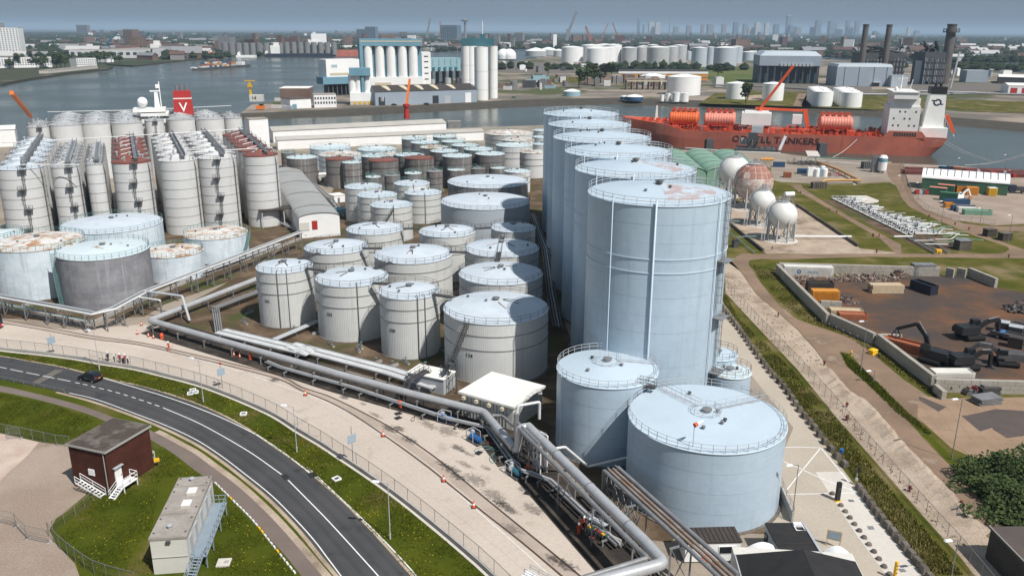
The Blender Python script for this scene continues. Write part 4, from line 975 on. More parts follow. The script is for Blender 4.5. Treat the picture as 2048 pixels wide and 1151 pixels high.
gable_hall('quay_shed','long white quay shed nearest the water, pale roof',(-131.7,457.6),(-40.19,503.9),14,6.5,1.6,'white_paint','shed_roof')
gable_hall('quay_shed','long white quay shed in front of the other, beige roof',(-121.85,430.5),(-16.55,473.5),10,5,1.2,'white_paint','shed_roof')
flat_block('lift_tower','small white windowed tower between silos and quay sheds',(-136.31,432.4),(-128.09,437.9),8,15,'white_paint','gravel_roof','building')
flat_block('white_hut','small grey hut at the right end of the quay shed',(-41.16,531.5),(-32.99,532.9),5,4,'grey_steel','gravel_roof','hut')
gable_hall('white_shed','low white shed at far left behind the silos',(-273.2,434.2),(-262.6,439.4),12,9,1.5,'white_paint','white_roof')
cp=thing('canopy','flat dark canopy on posts at the foot of the right silo','canopy',(-78.76,253.73)+(0,),.42)
b=MB(); b.box((7,2.5,5.6),(15,5.5,.35)); b.build('roof','brown_roof',cp)
for x,y in ((.3,.3),(14,.3),(.3,4.7),(14,4.7),(7,.3)):
 b=MB(); b.box((x,y,2.75),(.3,.3,5.5)); b.build('post','light_steel',cp)
 # ------------ pipelines
def pipeline(label,runs,cat='pipeline',group=None,supports=None,name='pipeline',flanges=0):
 """runs: list of (points3d, radius, material); supports: list of (x, y, z_top, half width, direction)"""
 p0=runs[0][0][0]; t=thing(name,label,cat,(p0[0],p0[1],0),0,group); o=Vector((p0[0],p0[1],0))
 for pts,r,m_ in runs:
  P_=[Vector(p)-o for p in pts]
  b=MB(); b.tube(rounded(P_,r*1.3),r,14 if r>.4 else 8); po=b.build('pipe',m_,t)
  if flanges:
   for a,c in zip(P_[:-1],P_[1:]):
    L_=(c-a).length; k=flanges
    while k<L_-1:
     q=a.lerp(c,k/L_); d=(c-a).normalized(); f=MB(); f.tube([q-d*.06,q+d*.06],r*1.12,14); f.build('joint','galv',po); k+=flanges
 for s_ in supports or ():
  x,y,z,hw,ang=s_; c,sn=math.cos(ang),math.sin(ang); b=MB(); x-=o.x; y-=o.y
  for q in (-hw,hw):b.beam((x+c*q,y+sn*q,0),(x+c*q,y+sn*q,z),.18)
  b.beam((x-c*(hw+.2),y-sn*(hw+.2),z),(x+c*(hw+.2),y+sn*(hw+.2),z),.2)
  if z>2.5:b.beam((x-c*hw,y-sn*hw,.2),(x+c*hw,y+sn*hw,z),.09); b.beam((x+c*hw,y+sn*hw,.2),(x-c*hw,y-sn*hw,z),.09)
  b.build('support','grey_steel',t)
 return t
def rounded(P_,r):
 if len(P_)<3:return P_
 out=[P_[0]]
 for a,b,c in zip(P_[:-2],P_[1:-1],P_[2:]):
  u,v=(a-b),(c-b); k=min(r,u.length*.45,v.length*.45); u.normalize(); v.normalize()
  for f in (0,.25,.5,.75,1):
   p=b+u*k*(1-f)**2+v*k*f**2; out.append(p)
 out.append(P_[-1]); return out
def sup_along(pts,step,hw,zoff=.0,start=2.0):
 out=[]
 for a,b in zip(pts[:-1],pts[1:]):
  A,B=Vector(a),Vector(b); L_=(B-A).length; d=(B-A); ang=math.atan2(d.y,d.x)+PI/2; k=start
  while k<L_:
   q=A.lerp(B,k/L_); out.append((q.x,q.y,q.z+zoff,hw,ang)); k+=step
 return out
def par(pts,d,dz=0):
 l2=offset([p[:2] for p in pts],d); return [(a[0],a[1],p[2]+dz) for a,p in zip(l2,pts)]
fat1=[(-61.66,192.42,2),(-75.32,161.69,2)]+[(-36.46,137.63,2.2)]+[(-30.99,133.97,2.3),(-16.86,125.68,2.3),(-4.36,118.64,2.4),(0.51,106.59,2.5)]
fat2=[(2.4,106.59,6),(15.09,78.37,6)]+[(16.35,75.03,6),(7.64,71.38,6)]
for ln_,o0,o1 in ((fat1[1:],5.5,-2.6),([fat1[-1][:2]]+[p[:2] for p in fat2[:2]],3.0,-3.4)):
 l2=resample([p[:2] for p in ln_],2.0); b=MB(); b.strip(offset(l2,o0),offset(l2,o1),.0165 if o0>5 else .0195); struct('pipe_shade_soil',b,'pipe_shade_soil')
pipeline('fat grey lagged pipe from behind the front tanks along the yard edge',[(fat1,.63,'pipe_lagging')],supports=sup_along(fat1,8,.9,-.65),flanges=0)
pipeline('fat grey lagged pipe raised on trusses beside the blue tanks, bending left',[(fat2,.66,'pipe_lagging'),(par(fat2[:2],-1.45)+[(14.73,75.97,6),(7.29,72.41,6)],.30,'pipe_grey')],supports=sup_along(fat2[:2],9,1.3,-.7,3),flanges=9.0)
e1=fat1[-1]; e2=fat2[0]; pipeline('upright elbow joining the two fat grey pipes',[([fat1[-2][:2]+(2.5,),e1,(e1[0]+.5,e1[1]-.4,2.5),(e1[0]+.6,e1[1]-.5,6.0),(e2[0],e2[1],6.0)][1:],.58,'pipe_lagging')])
half=[(-4.92,119.05,2.2),(0.54,107.33,2.2)]
pipeline('two slim pipes beside the bend of the fat grey pipe',[(half,.34,'pipe_grey'),([(-2.95,117.39,2.4),(-1.48,117.38,2.4),(3.62,108.11,2.4)],.28,'pipe_grey'),([(-4,119.87,1.6),(-0.49,112.12,1.6),(1.33,107.26,1.6)],.15,'pipe_white')])
ris=[(0.7,108.37,1),(0.69,105.19,7.4)]
ris=[(ris[0][0],ris[0][1],.3),(ris[0][0],ris[0][1],7.2)]
rt=(3.39,105.01,8.2)
pipeline('upright riser and hooped pipe joining the low and the raised pipelines',[(ris,.42,'pipe_grey'),([(ris[1][0],ris[1][1],6.6),(ris[1][0]+.3,ris[1][1]+.2,8.3),(ris[1][0]+3.4,ris[1][1]+1.5,8.3),(ris[1][0]+3.4,ris[1][1]+1.5,5.6)],.22,'pipe_white'),([(1,107.09,6.2),(3.81,100.97,6.2)],.3,'pipe_grey')])
for i,(q0,q1,lab) in enumerate((((1.56,107.62),(4.53,104.67),'steel truss trestle beside the riser pipe'),((13.1,96.07),(15.54,91.34),'steel truss trestle in front of the nearest blue tank'),((3.63,105.4),(4.64,104.01),'white braced frame under the raised pipeline'))):
 a,c=Vector(q0),Vector(q1); d=c-a; n_=max(2,int(d.length/1.5)); t=thing('trestle',lab,'trestle',(a.x,a.y,0)); z=5.6
 for s_ in (-.6,.6):
  nn=Vector((-d.y,d.x)).normalized()*s_; b=MB()
  for k in range(n_+1):
   p=d*(k/n_)+nn; b.beam((p.x,p.y,0),(p.x,p.y,z),.16)
   if k<n_:
    p2=d*((k+1)/n_)+nn
    for z0 in (0,z/2):b.beam((p.x,p.y,z0),(p2.x,p2.y,z0+z/2),.1); b.beam((p2.x,p2.y,z0),(p.x,p.y,z0+z/2),.1)
  for zz in (z/2,z):b.beam((nn.x,nn.y,zz),(d.x+nn.x,d.y+nn.y,zz),.16)
  b.build('truss','white_paint' if i==2 else 'grey_steel',t)
r4=[(11.93,94.23,6),(21.8,72.3,6)]
r4b=[(12.62,94.93,6),(22.46,72.29,6)]
pipeline('bundle of four rusty and grey pipes running to the lower edge by the cabin',[([(12.24,96.49,2),(11.95,94.39,6),(21.8,72.3,6)],.26,'pipe_grey'),(par(r4,.75),.2,'pipe_rust'),(par(r4,1.35),.2,'pipe_rust'),(par(r4,2.1),.28,'pipe_grey')],supports=sup_along(r4,9,1.4,-.35,8))
low=[(-45.78,142.08,1)]+[(-42.42,139.35,1),(-27.12,130.31,1),(-10.18,118.82,1),(-4,115.92,1),(0.69,103.11,1),(2.51,102.06,1),(5.04,100.28,1),(8.6,93.27,1)]+[(10.98,88.77,1),(12.7,85.5,1)]
pipeline('low grey pipes with hose couplings along the edge of the concrete yard',[(low,.17,'pipe_grey'),(par(low,.55),.2,'pipe_lagging'),(par(low,1.0,-.3),.14,'pipe_dark')],supports=sup_along(low,7,.8,-.25))
wb=[(-59.64,157.41,1.2),(-38.35,145.48,1.3)]+[(-43.26,149.5,1.3),(-22.28,137.11,1.3),(-13.11,130.54,1.3)]
pipeline('flat rack of white pipes behind the fat grey pipe',[(par(wb,k*.42-1.2),.17,'pipe_white' if k%4 else 'pipe_grey') for k in range(9)],supports=sup_along(wb,7,1.7,-.2))
wp=[(-41.28,164.96,1.2),(-47.91,152.93,1.2),(-43.34,149.75,1.2),(-27.14,141.25,1.2)]
pipeline('pale blue-white pipes running from the clad tanks to the rack',[(par(wp,k*.4),.13,'light_steel') for k in range(4)],supports=sup_along(wp[:2],5,.7,-.2))
lr=[(-125.6,176.79,4.2),(-111.61,170.96,4.2),(-94.97,163.89,4.2),(-85.78,159.8,4.2),(-82.97,162.13,4.4),(-81.11,173.12,4.6),(-74.01,190.1,5),(-67.98,207.43,5),(-60.19,228.85,5)]
pipeline('pipe bridge on grey trestles round the left tanks up to the silos',[(par(lr,k*.5-.75),.16 if k else .22,('pipe_white','pipe_grey','pipe_grey','light_steel')[k]) for k in range(4)],supports=sup_along(lr,6.5,1.0,-.25))
lw=[(-126.88,177.95,1.6),(-113.51,173.34,1.6),(-99.65,166.89,1.6),(-88.47,161.84,1.6)]
pipeline('low pair of pipes on green posts along the left bund',[(lw,.2,'pipe_white'),(par(lw,.6),.16,'teal_paint')],supports=[])
pipeline('grey pipe loop stepping down from the pipe bridge to the yard',[([(-81.06,173.06,4.8),(-71.3,169.59,4.8)]+[(-68.59,165.47,0.6)],.28,'light_steel'),([(-81.21,170.1,4.4),(-75.39,167.86,4.4)]+[(-76.5,170.18,0.5)],.2,'pipe_white')])
vp=[(-63.59,165.82,3.2),(-60.32,157.74,0.4)]
pipeline('upright bundle of grey pipes dipping under the fat pipe',[([(p[0]+k*.4,p[1]+k*.1,p[2]) for p in vp],.15,'pipe_grey') for k in range(4)])
bl=[(-59.58,185.71,1.4),(-66.32,172.14,1.4)]
pipeline('stack of dark pipes left of the front clad tanks',[(par(bl,k*.45),.16,'pipe_grey' if k%2 else 'pipe_dark') for k in range(5)],supports=sup_along(bl,6,1.2,-.2))
bt=[(5.95,101.06,5.5),(7.37,101.53,5.5),(10.94,104.17,1),(16.21,103.2,3)]
pipeline('white crooked pipe at the foot of the medium blue tank',[(bt,.2,'pipe_white')])
cp_=[(5.73,270.6,1.5),(8.41,222.78,1.5)]+[(8.25,185.95,1.5),(8.57,160.86,1.5)]
pipeline('dark pipes in the alley between clad tanks and tall blue tanks',[(par(cp_,k*.6),.18,('pipe_dark','pipe_grey','light_steel','pipe_dark')[k]) for k in range(4)])
GW=(([(-43.01,165.65,12.3),(-38.64,163.74,12.3)],'the first and second tanks of the front row'),([(-27.42,155.43,12.3),(-24.25,154.83,12.3)],'the second and third tanks of the front row'),([(-14.91,148.34,12.3),(-11.06,146.57,12.3)],'the third tank and the wide tank numbered 134'),([(-46.25,172.54,12.3),(-43.03,177.83,12.3)],'the left tanks of the first and second rows'),([(-34.18,182.44,12.3),(-29.72,182.36,12.3)],'the left and middle tanks of the second row'),([(-14.01,179.57,12.3),(-10.21,179.36,12.3)],'the middle and right tanks of the second row'),([(-27.48,202.64,12.2),(-23.19,202.55,12.2)],'the left and middle tanks of the third row'),([(-9.42,202.8,12.2),(-5.37,203.99,12.2)],'the middle and right tanks of the third row'),([(-28.77,166.03,12.3),(-26.03,170.45,12.3)],'the second front tank and the wide middle tank'),([(18.02,107.73,12.2),(20.22,106.46,12.2)],'the two front pale blue tanks'),([(-3.14,173.1,12),(-2.28,194.8,12)],'the three right hand clad tanks'))
for (a,c),lab in GW:
 g_=thing('gangway','dark steel gangway linking '+lab,'gangway',a,0,'gangways between tank roofs'); o=Vector(a); A,C_=Vector((0,0,0)),Vector(c)-o
 b=MB(); b.beam(A,C_,.9,.3); b.build('deck','dark_steel',g_)
 s_=Vector((-C_.y,C_.x,0)).normalized()*.45; b=MB(); line_rail(b,A+s_,C_+s_,1.1,.035,1.2); line_rail(b,A-s_,C_-s_,1.1,.035,1.2); b.build('railing','dark_steel',g_)
X,Y,R,h=(-2.91,143.59,9.58,11.46)
st=thing('stair_tower','black steel stair from the yard up to the wide tank numbered 134','stairs',(-10.9,128.97)+(0,))
o=Vector((-10.9,128.97)); tp=Vector((-7.68,134.13,11.6)); mid=Vector((-10.2,131.22,5.6)); bot=Vector((-13.1,131.72,0.3))
O3=Vector((o.x,o.y,0))
b=MB(); steps(b,mid-O3,tp-O3,.9,28); b.build('upper_flight','dark_steel',st)
b=MB(); steps(b,bot-O3,mid-O3+Vector((-.4,-.3,0)),.9,24); b.build('lower_flight','dark_steel',st)
b=MB(); m0=mid-O3
for dx,dy in ((-.7,-.7),(.7,-.7),(.7,.7),(-.7,.7)):b.beam((m0.x+dx,m0.y+dy,0),(m0.x+dx,m0.y+dy,m0.z+1.1),.12)
b.box((m0.x,m0.y,m0.z),(1.8,1.8,.12))
for z in (0,m0.z/3,m0.z*2/3):
 b.beam((m0.x-.7,m0.y-.7,z),(m0.x+.7,m0.y-.7,z+m0.z/3),.08); b.beam((m0.x+.7,m0.y-.7,z),(m0.x+.7,m0.y+.7,z+m0.z/3),.08); b.beam((m0.x-.7,m0.y+.7,z),(m0.x-.7,m0.y-.7,z+m0.z/3),.08)
b.build('landing','dark_steel',st)
cr=thing('crossing_bridge','dark footbridge stepping over the fat grey pipe','footbridge',(-18.52,125.65)+(0,)); o=Vector((-18.52,125.65)); e=Vector((-13.68,134.75))-o; d=e.normalized(); L_=e.length
A,B_,C_,D_=Vector((0,0,.1)),Vector((d.x*L_*.25,d.y*L_*.25,3.6)),Vector((d.x*L_*.75,d.y*L_*.75,3.6)),Vector((e.x,e.y,.1))
b=MB(); steps(b,A,B_,1.0,14); b.build('near_stairs','dark_steel',cr); b=MB(); steps(b,C_,D_,1.0,14); b.build('far_stairs','dark_steel',cr)
b=MB(); b.beam(B_,C_,1.1,.2); s_=Vector((-d.y,d.x,0))*.5; line_rail(b,B_+s_,C_+s_,1.1,.04,1.2); line_rail(b,B_-s_,C_-s_,1.1,.04,1.2); b.build('deck','dark_steel',cr)
c0,c1,c3=Vector((-8.63,122.29)),Vector((0.36,116.51)),Vector((-3.87,131.09))
d=c1-c0; ph=thing('pump_house','low pump house with big flat white roof beside tank 134','building',(c0.x,c0.y,0),math.atan2(d.y,d.x)); L_=d.length; dp=(c3-c0).length*.97
b=MB(); b.box((L_/2,dp/2,1.95),(L_-.8,dp-.8,3.9)); b.build('wall','cream_wall',ph)
b=MB(); b.box((L_/2,dp/2,4.1),(L_,dp,.35)); b.build('roof','white_roof',ph)
b=MB(); b.box((L_/2,dp/2,4.285),(L_*.996,.05,.02)); b.box((L_/2,dp*.25,4.285),(L_*.996,.04,.02)); b.build('roof_seam','cream_wall',ph)
for k in range(4):
 b=MB(); b.box((L_*(.12+.23*k),-.25,3.5),(.5,.5,.5)); b.build('lamp','beige',ph)
for k in range(14):
 b=MB(); b.box((L_*(.1+.058*k),.36,1.9),(.06,.1,3.4)); b.build('wall_rib','silo_band',ph)
flat_block('white_shelter','small white flat roofed shelter between fat pipe and tank 134',(-18.15,133.19),(-11.66,130.01),4,2.8,'light_steel','white_roof','shelter',parapet=.15)
random.seed(14)
vq=MB(); vq.tube([(-1.2,0,.35),(1.2,0,.35)],.16,7); vq.tube([(0,0,.35),(0,0,1.1)],.12,6); vq=vq.mesh('pipe','pipe_grey'); vw=MB(); vw.tube([(.26*math.cos(k*PI/4),.26*math.sin(k*PI/4),1.15) for k in range(9)],.05,5,False); vw.beam((-.26,0,1.15),(.26,0,1.15),.04); vw=vw.mesh('hand_wheel','teal_paint'); vb=MB().box((0,0,.12),(2.6,.5,.24)).mesh('plinth','kerb_concrete')
for p in ([(-39.9,159.7),(-35.8,153.1),(-30,150.4),(-33.7,155.8),(-25.5,144.1),(-22.2,142.5),(-20,144.4),(-16,142),(-12.9,140.4),(-45.3,161.2),(-58,172.3),(-57.1,165.9),(-11.4,146.8),(-15,173.9),(-13.6,150.2),(-14.5,199.4),(-13.6,191.1),(-23,148.6),(-29.7,152.2)]+[(-68.7,303.7),(-64,292.2),(-64.6,306.6),(-59.7,276.3),(-26,302.7),(-27.9,318.3),(-69.1,329.5),(-72.7,322.7),(-84.9,352),(-79.5,336.8)]+[(-89,172.3),(-86.7,176.5),(-85.1,184.5),(-82.3,190.5),(-79.5,199.6),(-77.4,209.5),(-73.5,217.2),(-93.4,171.3),(-101.3,174.6),(-109.5,176.9)]):
 t=thing('valve_set','small valve set with green hand wheel on the ground between tanks','valve',(p[0],p[1],0),random.uniform(0,3),'valve sets between the tanks'); place(vq,'pipe',t,(0,0,0)); place(vw,'hand_wheel',t,(0,0,0)); place(vb,'plinth',t,(0,0,0))
for k,(q,lab) in enumerate((([(-81.1,329.8),(-67.4,297.9),(-56.6,268.9)],'left of the slim grey tanks'),([(-74.5,257.9),(-62,241.2)],'at the foot of the right silo'),([(-81.4,193),(-73.7,211),(-66.4,230.5)],'behind the low pale tanks'))):
 P_=[(p[0],p[1],.9) for p in q]; pipeline('group of low grey pipes '+lab,[(par(P_,j*.5),.15,('pipe_grey','pipe_white','pipe_dark','light_steel')[j]) for j in range(4)],supports=sup_along(P_,5,.9,-.2))
for k,(B3,m_,r_,lab) in enumerate(((((-79.55,336.8),(-75.82,337.4),2.91),'cream_wall','white_roof','small cream pump hut left of the weathered tanks'),(((-64.26,293.6),(-60.95,296.3),2.57),'white_paint','white_roof','low white hut beside the slim grey tanks'),(((-58.71,269),(-55.42,270.8),2.12),'factory_blue','factory_blue','small blue hut beside the barrel roofed hall'),(((-40.57,350.8),(-19.48,363.1),3.68),'white_paint','white_roof','long low white shed behind the small dark tanks'))):
 flat_block('pump_hut',lab,B3[0],B3[1],4.5,max(2.5,B3[2]),m_,r_,'hut',parapet=.2,doors=((.3,.5,0,.7,'grey_steel','door'),))
t=thing('bund_kerb','pale concrete bund kerb round the left weathered tanks','wall',(-128.28,179.6)+(0,)); o=Vector((-128.28,179.6)); bk_=resample([(-128.3,179.6),(-114.4,174.3),(-100.5,167.9),(-89.2,162.9),(-87.4,170.2),(-85.1,181),(-78.4,200.9),(-69,223.6),(-62.3,241.6)],4.0)
for a,c in zip(bk_[:-1],bk_[1:]):b=MB(); b.beam((a[0]-o.x,a[1]-o.y,.35),(c[0]-o.x,c[1]-o.y,.35),.3,.9); b.build('panel','kerb_concrete',t)
# ------------ fence, wall, lamps along the yard
def fence(label,line,step=3.0,hgt=2.1,mesh='chain_link',post='galv',name='chain_link_fence',arm=False,thick=.07,cat='fence'):
 pts=resample(line,step); o=Vector((pts[0][0],pts[0][1],0)); t=thing(name,label,cat,o)
 pm=MB(); pm.tube([(0,0,0),(0,0,hgt)],thick/2,6)
 if arm:pm.beam((0,0,hgt),(-.2,-.2,hgt+.3),.04)
 me=pm.mesh('post',post)
 for p in pts:place(me,'post',t,(p[0]-o.x,p[1]-o.y,0))
 for a,b in zip(pts[:-1],pts[1:]):
  A,B_=Vector((a[0],a[1],0))-o,Vector((b[0],b[1],0))-o
  m_=MB(); z=Vector((0,0,.05)); T_=Vector((0,0,hgt-.05)); m_.add([tuple(A+z),tuple(B_+z),tuple(B_+T_),tuple(A+T_)],[(0,1,2,3)]); m_.build('mesh_panel',mesh,t)
  r_=MB(); r_.beam(A+T_,B_+T_,.05); r_.build('top_rail',post,t)
 return t
kw=[p for p in KERB[2:-2]]
wl=thing('retaining_wall','low concrete wall between the yard fence and the grass verge','wall',(kw[0][0],kw[0][1],0))
for k in range(0,len(kw)-3,3):
 seg=kw[k:k+4]; a,c=offset(seg,.42),offset(seg,.18); b=MB()
 poly=a+list(reversed(c)); b.prism([(p[0]-kw[0][0],p[1]-kw[0][1]) for p in poly],0,.62+.03*(k%2)); b.build('wall_section','kerb_concrete',wl)
for k in range(0,len(kw)-3,3):
 seg=kw[k:k+4]; b=MB(); b.prism([(p[0]-kw[0][0],p[1]-kw[0][1]) for p in offset(seg,.10)+list(reversed(offset(seg,-.28)))],0,.08); b.build('wall_footing','pale_concrete',wl)
fence('tall chain link fence on posts between the concrete yard and the road',offset(KERB[1:-1],.55),3.2,2.3)
def lamp_post(label,x,y,h,ang,arm=1.1,m='light_steel',group='street lamps',head=1.0):
 t=thing('street_lamp',label,'street lamp',(x,y,0),ang,group)
 b=MB(); b.lathe([(.11,0),(.11,.8),(.07,.9),(.05,h)],n=8); b.build('pole',m,t)
 b=MB(); b.tube([(0,0,h-.05),(arm,0,h+.1)],.04,6); b.build('arm',m,t)
 b=MB(); b.box((arm+.45*head,0,h+.12),(1.0*head,.38,.16),taper=.7); b.build('lamp_head','lamp_head',t)
for i,(v,a,lab) in enumerate(((((-75.75,140.17,7.46)),2.6,'street lamp on the verge near the parked group of workers'),((-51.91,126.93,7.58),2.7,'street lamp on the verge beyond the solid centre line'),((-31.85,109.76,7.36),2.9,'street lamp on the verge half way along the bend'),((-14.88,87.96,7.8),3.0,'street lamp on the verge nearest the camera'))):
 lamp_post(lab,v[0],v[1],v[2],a)
for v,lab in (((64.65,141.38,9.82),'tall lamp mast beside the dirt road and block wall'),((64.81,108.49,9.75),'tall lamp mast beside the bushes at right'),((50.35,80.23,5.52),'short camera mast at the lower right fence'),((64.97,136.48,2.12),'small white lamp post in the grass wedge'),((142.36,268,6.9),'dark lamp mast by the manifold and road'),((147.38,238.39,8.68),'lamp mast beside the right hand grass triangle'),((141.81,298.8,10.11),'lamp mast on the green bank left of the service road'),((155.04,267.7,4.66),'lamp mast at the front of the storage yard'),((151.79,304.9,6.48),'lamp mast left of the green containers'),((126.29,299.7,6.67),'lamp mast on the grass behind the manifold'),((226.37,378.6,6.56),'tall lamp mast on the far right waterside'),((210.78,388.3,3.5),'small lamp post on the waterside by the mooring ropes'),((36.03,92.15,8.17),'grey lamp mast in front of the nearest blue tank')):
 lamp_post(lab,v[0],v[1],max(2.2,v[2]),PI+.2,.8,'grey_steel','lamp masts on the right side')
for v,lab in (((-88.23,147.74,4.34),'blue-grey notice board on a pole at the left fence'),((-50.55,132.5,4.58),'blue-grey notice board on a pole with red top at the fence'),((-22.82,106.14,6.14),'blue-grey notice board on a pole in mid fence')):
 t=thing('notice_board',lab,'sign',(v[0],v[1],0),.75,'notice boards along the fence')
 h=v[2]; b=MB(); b.tube([(0,0,0),(0,0,h)],.045,6); b.build('pole','grey_steel',t)
 b=MB(); b.box((0,-.06,h*.68),(1.25,.05,1.25)); b.build('board','sign_blue',t)
 b=MB(); b.box((0,-.05,h*.68),(1.4,.03,1.4)); b.build('board_frame','light_steel',t)
 if 'red top' in lab:b=MB(); b.lathe([(0,0),(.22,.05),(.22,.3),(0,.4)],(0,0,h-.1),8); b.build('beacon','red_paint',t)
gr_=smooth_line([(-97.2,137.9),(-91.6,135.8),(-85,133.3),(-76.2,129.9)],2); gr2=resample(gr_,2.4); o=Vector((gr2[0][0],gr2[0][1],0)); t=thing('guard_rail','steel guard rail on short posts along the left end of the road','guard rail',o)
for p in gr2:b=MB(); b.box((p[0]-o.x,p[1]-o.y,.35),(.12,.12,.7)); b.build('post','galv',t)
b=MB(); P_=[Vector((p[0],p[1],.62))-o for p in gr2]
for a,c in zip(P_[:-1],P_[1:]):b.beam(a,c,.06,.3)
b.build('rail','galv',t)
def cone(x,y,label,s=1.0):
 t=thing('traffic_cone',label,'traffic cone',(x,y,.012),0,'traffic cones'); t.scale=(s,s,s)
 b=MB(); b.box((0,0,.03),(.5,.5,.06)); b.build('base','black_paint',t)
 b=MB(); b.lathe([(.19,.06),(.13,.32)],n=12); b.lathe([(.09,.5),(.05,.8),(0,.8)],n=12); b.build('body','orange_red',t)
 b=MB(); b.lathe([(.13,.32),(.09,.5)],n=12); b.build('sleeve','white_paint',t)
for p,lab in zip([(-35.4,129.7),(-19.8,114.9),(-9.4,101.7),(-4.9,95.1)],('farthest along the line, beside the rails','second farthest along the line','second nearest along the line','nearest the camera on the line')):
 cone(p[0],p[1],'orange and white traffic cone on the yard line, '+lab,1.3)
for i,p in enumerate([(-77,159),(-78.4,164.2),(-74.1,157.6),(-72.7,156.7),(-53.4,147.5),(-52,146.6)]):
 cone(p[0],p[1],'orange and white cone, %s in the pair of clusters beside the fat pipe'%('first second third fourth fifth sixth'.split()[i]),1.15)
for p,lab in (((-70.79,156.27),'near the corner of the fat pipe'),((-49.63,145.68),'half way along the fat pipe'),((-18.51,125.08),'by the footbridge'),((2.45,104.26),'at the white frame under the raised pipe')):
 t=thing('extinguisher_box','orange fire extinguisher box standing '+lab,'fire box',(p[0],p[1],0),.4,'orange fire boxes')
 b=MB(); b.lathe([(.33,.02),(.36,.2),(.36,1.0),(.28,1.2),(0,1.25)],n=10); b.build('body','orange_red',t)
 b=MB(); b.lathe([(.37,.5),(.37,.62)],n=10); b.build('strap','dark_steel',t)
 # ------------ people
def person_mesh(pts,edges,rad,mats):
 me=bpy.data.meshes.new('body'); me.from_pydata(pts,edges,[])
 o=bpy.data.objects.new('body_source',me); COL.objects.link(o)
 sk=o.modifiers.new('skin','SKIN'); sk.use_smooth_shade=True
 for i,v in enumerate(me.skin_vertices[0].data):v.radius=rad[i] if isinstance(rad[i],tuple) else (rad[i],rad[i]); v.use_root=(i==0)
 sb=o.modifiers.new('sub','SUBSURF'); sb.levels=1; sb.render_levels=1
 dg=bpy.context.evaluated_depsgraph_get(); dg.update()
 m2=bpy.data.meshes.new_from_object(o.evaluated_get(dg)); bpy.data.objects.remove(o)
 for m in mats:m2.materials.append(M(m))
 for p in m2.polygons:
  z=p.center.z
  p.material_index=2 if z>1.47 else (0 if z<.92 else 1)
  if abs(p.center.x)>.33 and z<.86+.0:p.material_index=2
  if z<.09:p.material_index=3
 return m2
def person(label,x,y,rz,trousers,jacket,arm=0,stride=.0,helmet='helmet_white',group='workers',bend=0.0,s=1.0):
 pts=[(0,0,.95),(0,0,1.2),(0,0,1.42),(0,0,1.52),(0,.02,1.66),(0,.02,1.74),(.19,0,1.40),(.27,.03+arm*.1,1.12),(.30,.12+arm*.2,.88+arm*.2),(.31,.16+arm*.2,.80+arm*.22),(-.19,0,1.40),(-.27,.02,1.12),(-.29,.08,.88),(-.30,.10,.80),(.10,0,.88),(.11,stride*.5,.50),(.11,stride,.10),(.12,stride+.16,.05),(-.10,0,.88),(-.11,-stride*.4,.50),(-.11,-stride,.10),(-.12,-stride+.16,.05)]
 if bend:pts=[(a,b_+max(0,c-.95)*bend,c-max(0,c-.95)*bend*.35) for a,b_,c in pts]
 ed=[(0,1),(1,2),(2,3),(3,4),(4,5),(2,6),(6,7),(7,8),(8,9),(2,10),(10,11),(11,12),(12,13),(0,14),(14,15),(15,16),(16,17),(0,18),(18,19),(19,20),(20,21)]
 rad=[(.16,.12),(.16,.12),(.17,.11),(.06,.06),(.09,.10),(.07,.08),.075,.06,.045,.05,.075,.06,.045,.05,.10,.075,.06,.05,.10,.075,.06,.05]
 t=thing('person',label,'person',(x,y,.012),rz,group); t.scale=(s,s,s)
 o=bpy.data.objects.new('body',person_mesh(pts,ed,rad,[trousers,jacket,'skin','cloth_black'])); COL.objects.link(o); o.parent=t
 hy=.02+max(0,1.7-.95)*bend; hz=1.66-(.75*bend*.35)
 b=MB(); b.lathe([(.145,0),(.135,.04),(.12,.13),(.07,.19),(0,.21)],(0,hy,hz+.02),12); b.lathe([(.19,0),(.145,.015)],(0,hy+.02,hz+.02),12); b.build('helmet',helmet,t)
PP=[((-76.1,144.33),'worker in dark jacket with hi-vis stripe standing left in the group by the fence','cloth_black','cloth_navy'),((-74.27,143.1),'worker in navy overalls second from left in the group by the fence','cloth_navy','cloth_navy'),((-73.57,143.69),'worker in red jacket at the back of the group by the fence','cloth_black','cloth_red'),((-72.25,142.18),'worker in black with red shoulders in the middle of the group','cloth_black','cloth_black'),((-71.28,142.02),'worker in black at the right of the group by the fence','cloth_black','cloth_navy'),((-72.46,143.37),'worker in white helmet half hidden behind the others','cloth_navy','cloth_red')]
for i,(p,lab,a,c) in enumerate(PP):person(lab,p[0],p[1],1.0+i*1.1,a,c,arm=.3*(i%2),s=1.05)
p=(-66.81,149.88); person('worker in orange-red overalls walking alone across the yard',p[0],p[1],2.4,'cloth_orange','cloth_orange',arm=.8,stride=.18,s=1.08)
p=(8.8,90.3); person('worker in orange jacket bending over the hose couplings',p[0],p[1],-.9,'cloth_orange','cloth_orange',arm=1.0,stride=.1,bend=.75)
p=(8.45,88.95); person('worker in red overalls standing by the metal stair at the couplings',p[0],p[1],-.6,'cloth_orange','cloth_red',arm=.6,stride=.05)
p=(-71.28,160.31); person('worker in black on the small platform at the corner of the fat pipe',p[0],p[1],3.6,'cloth_black','cloth_black',arm=.5)
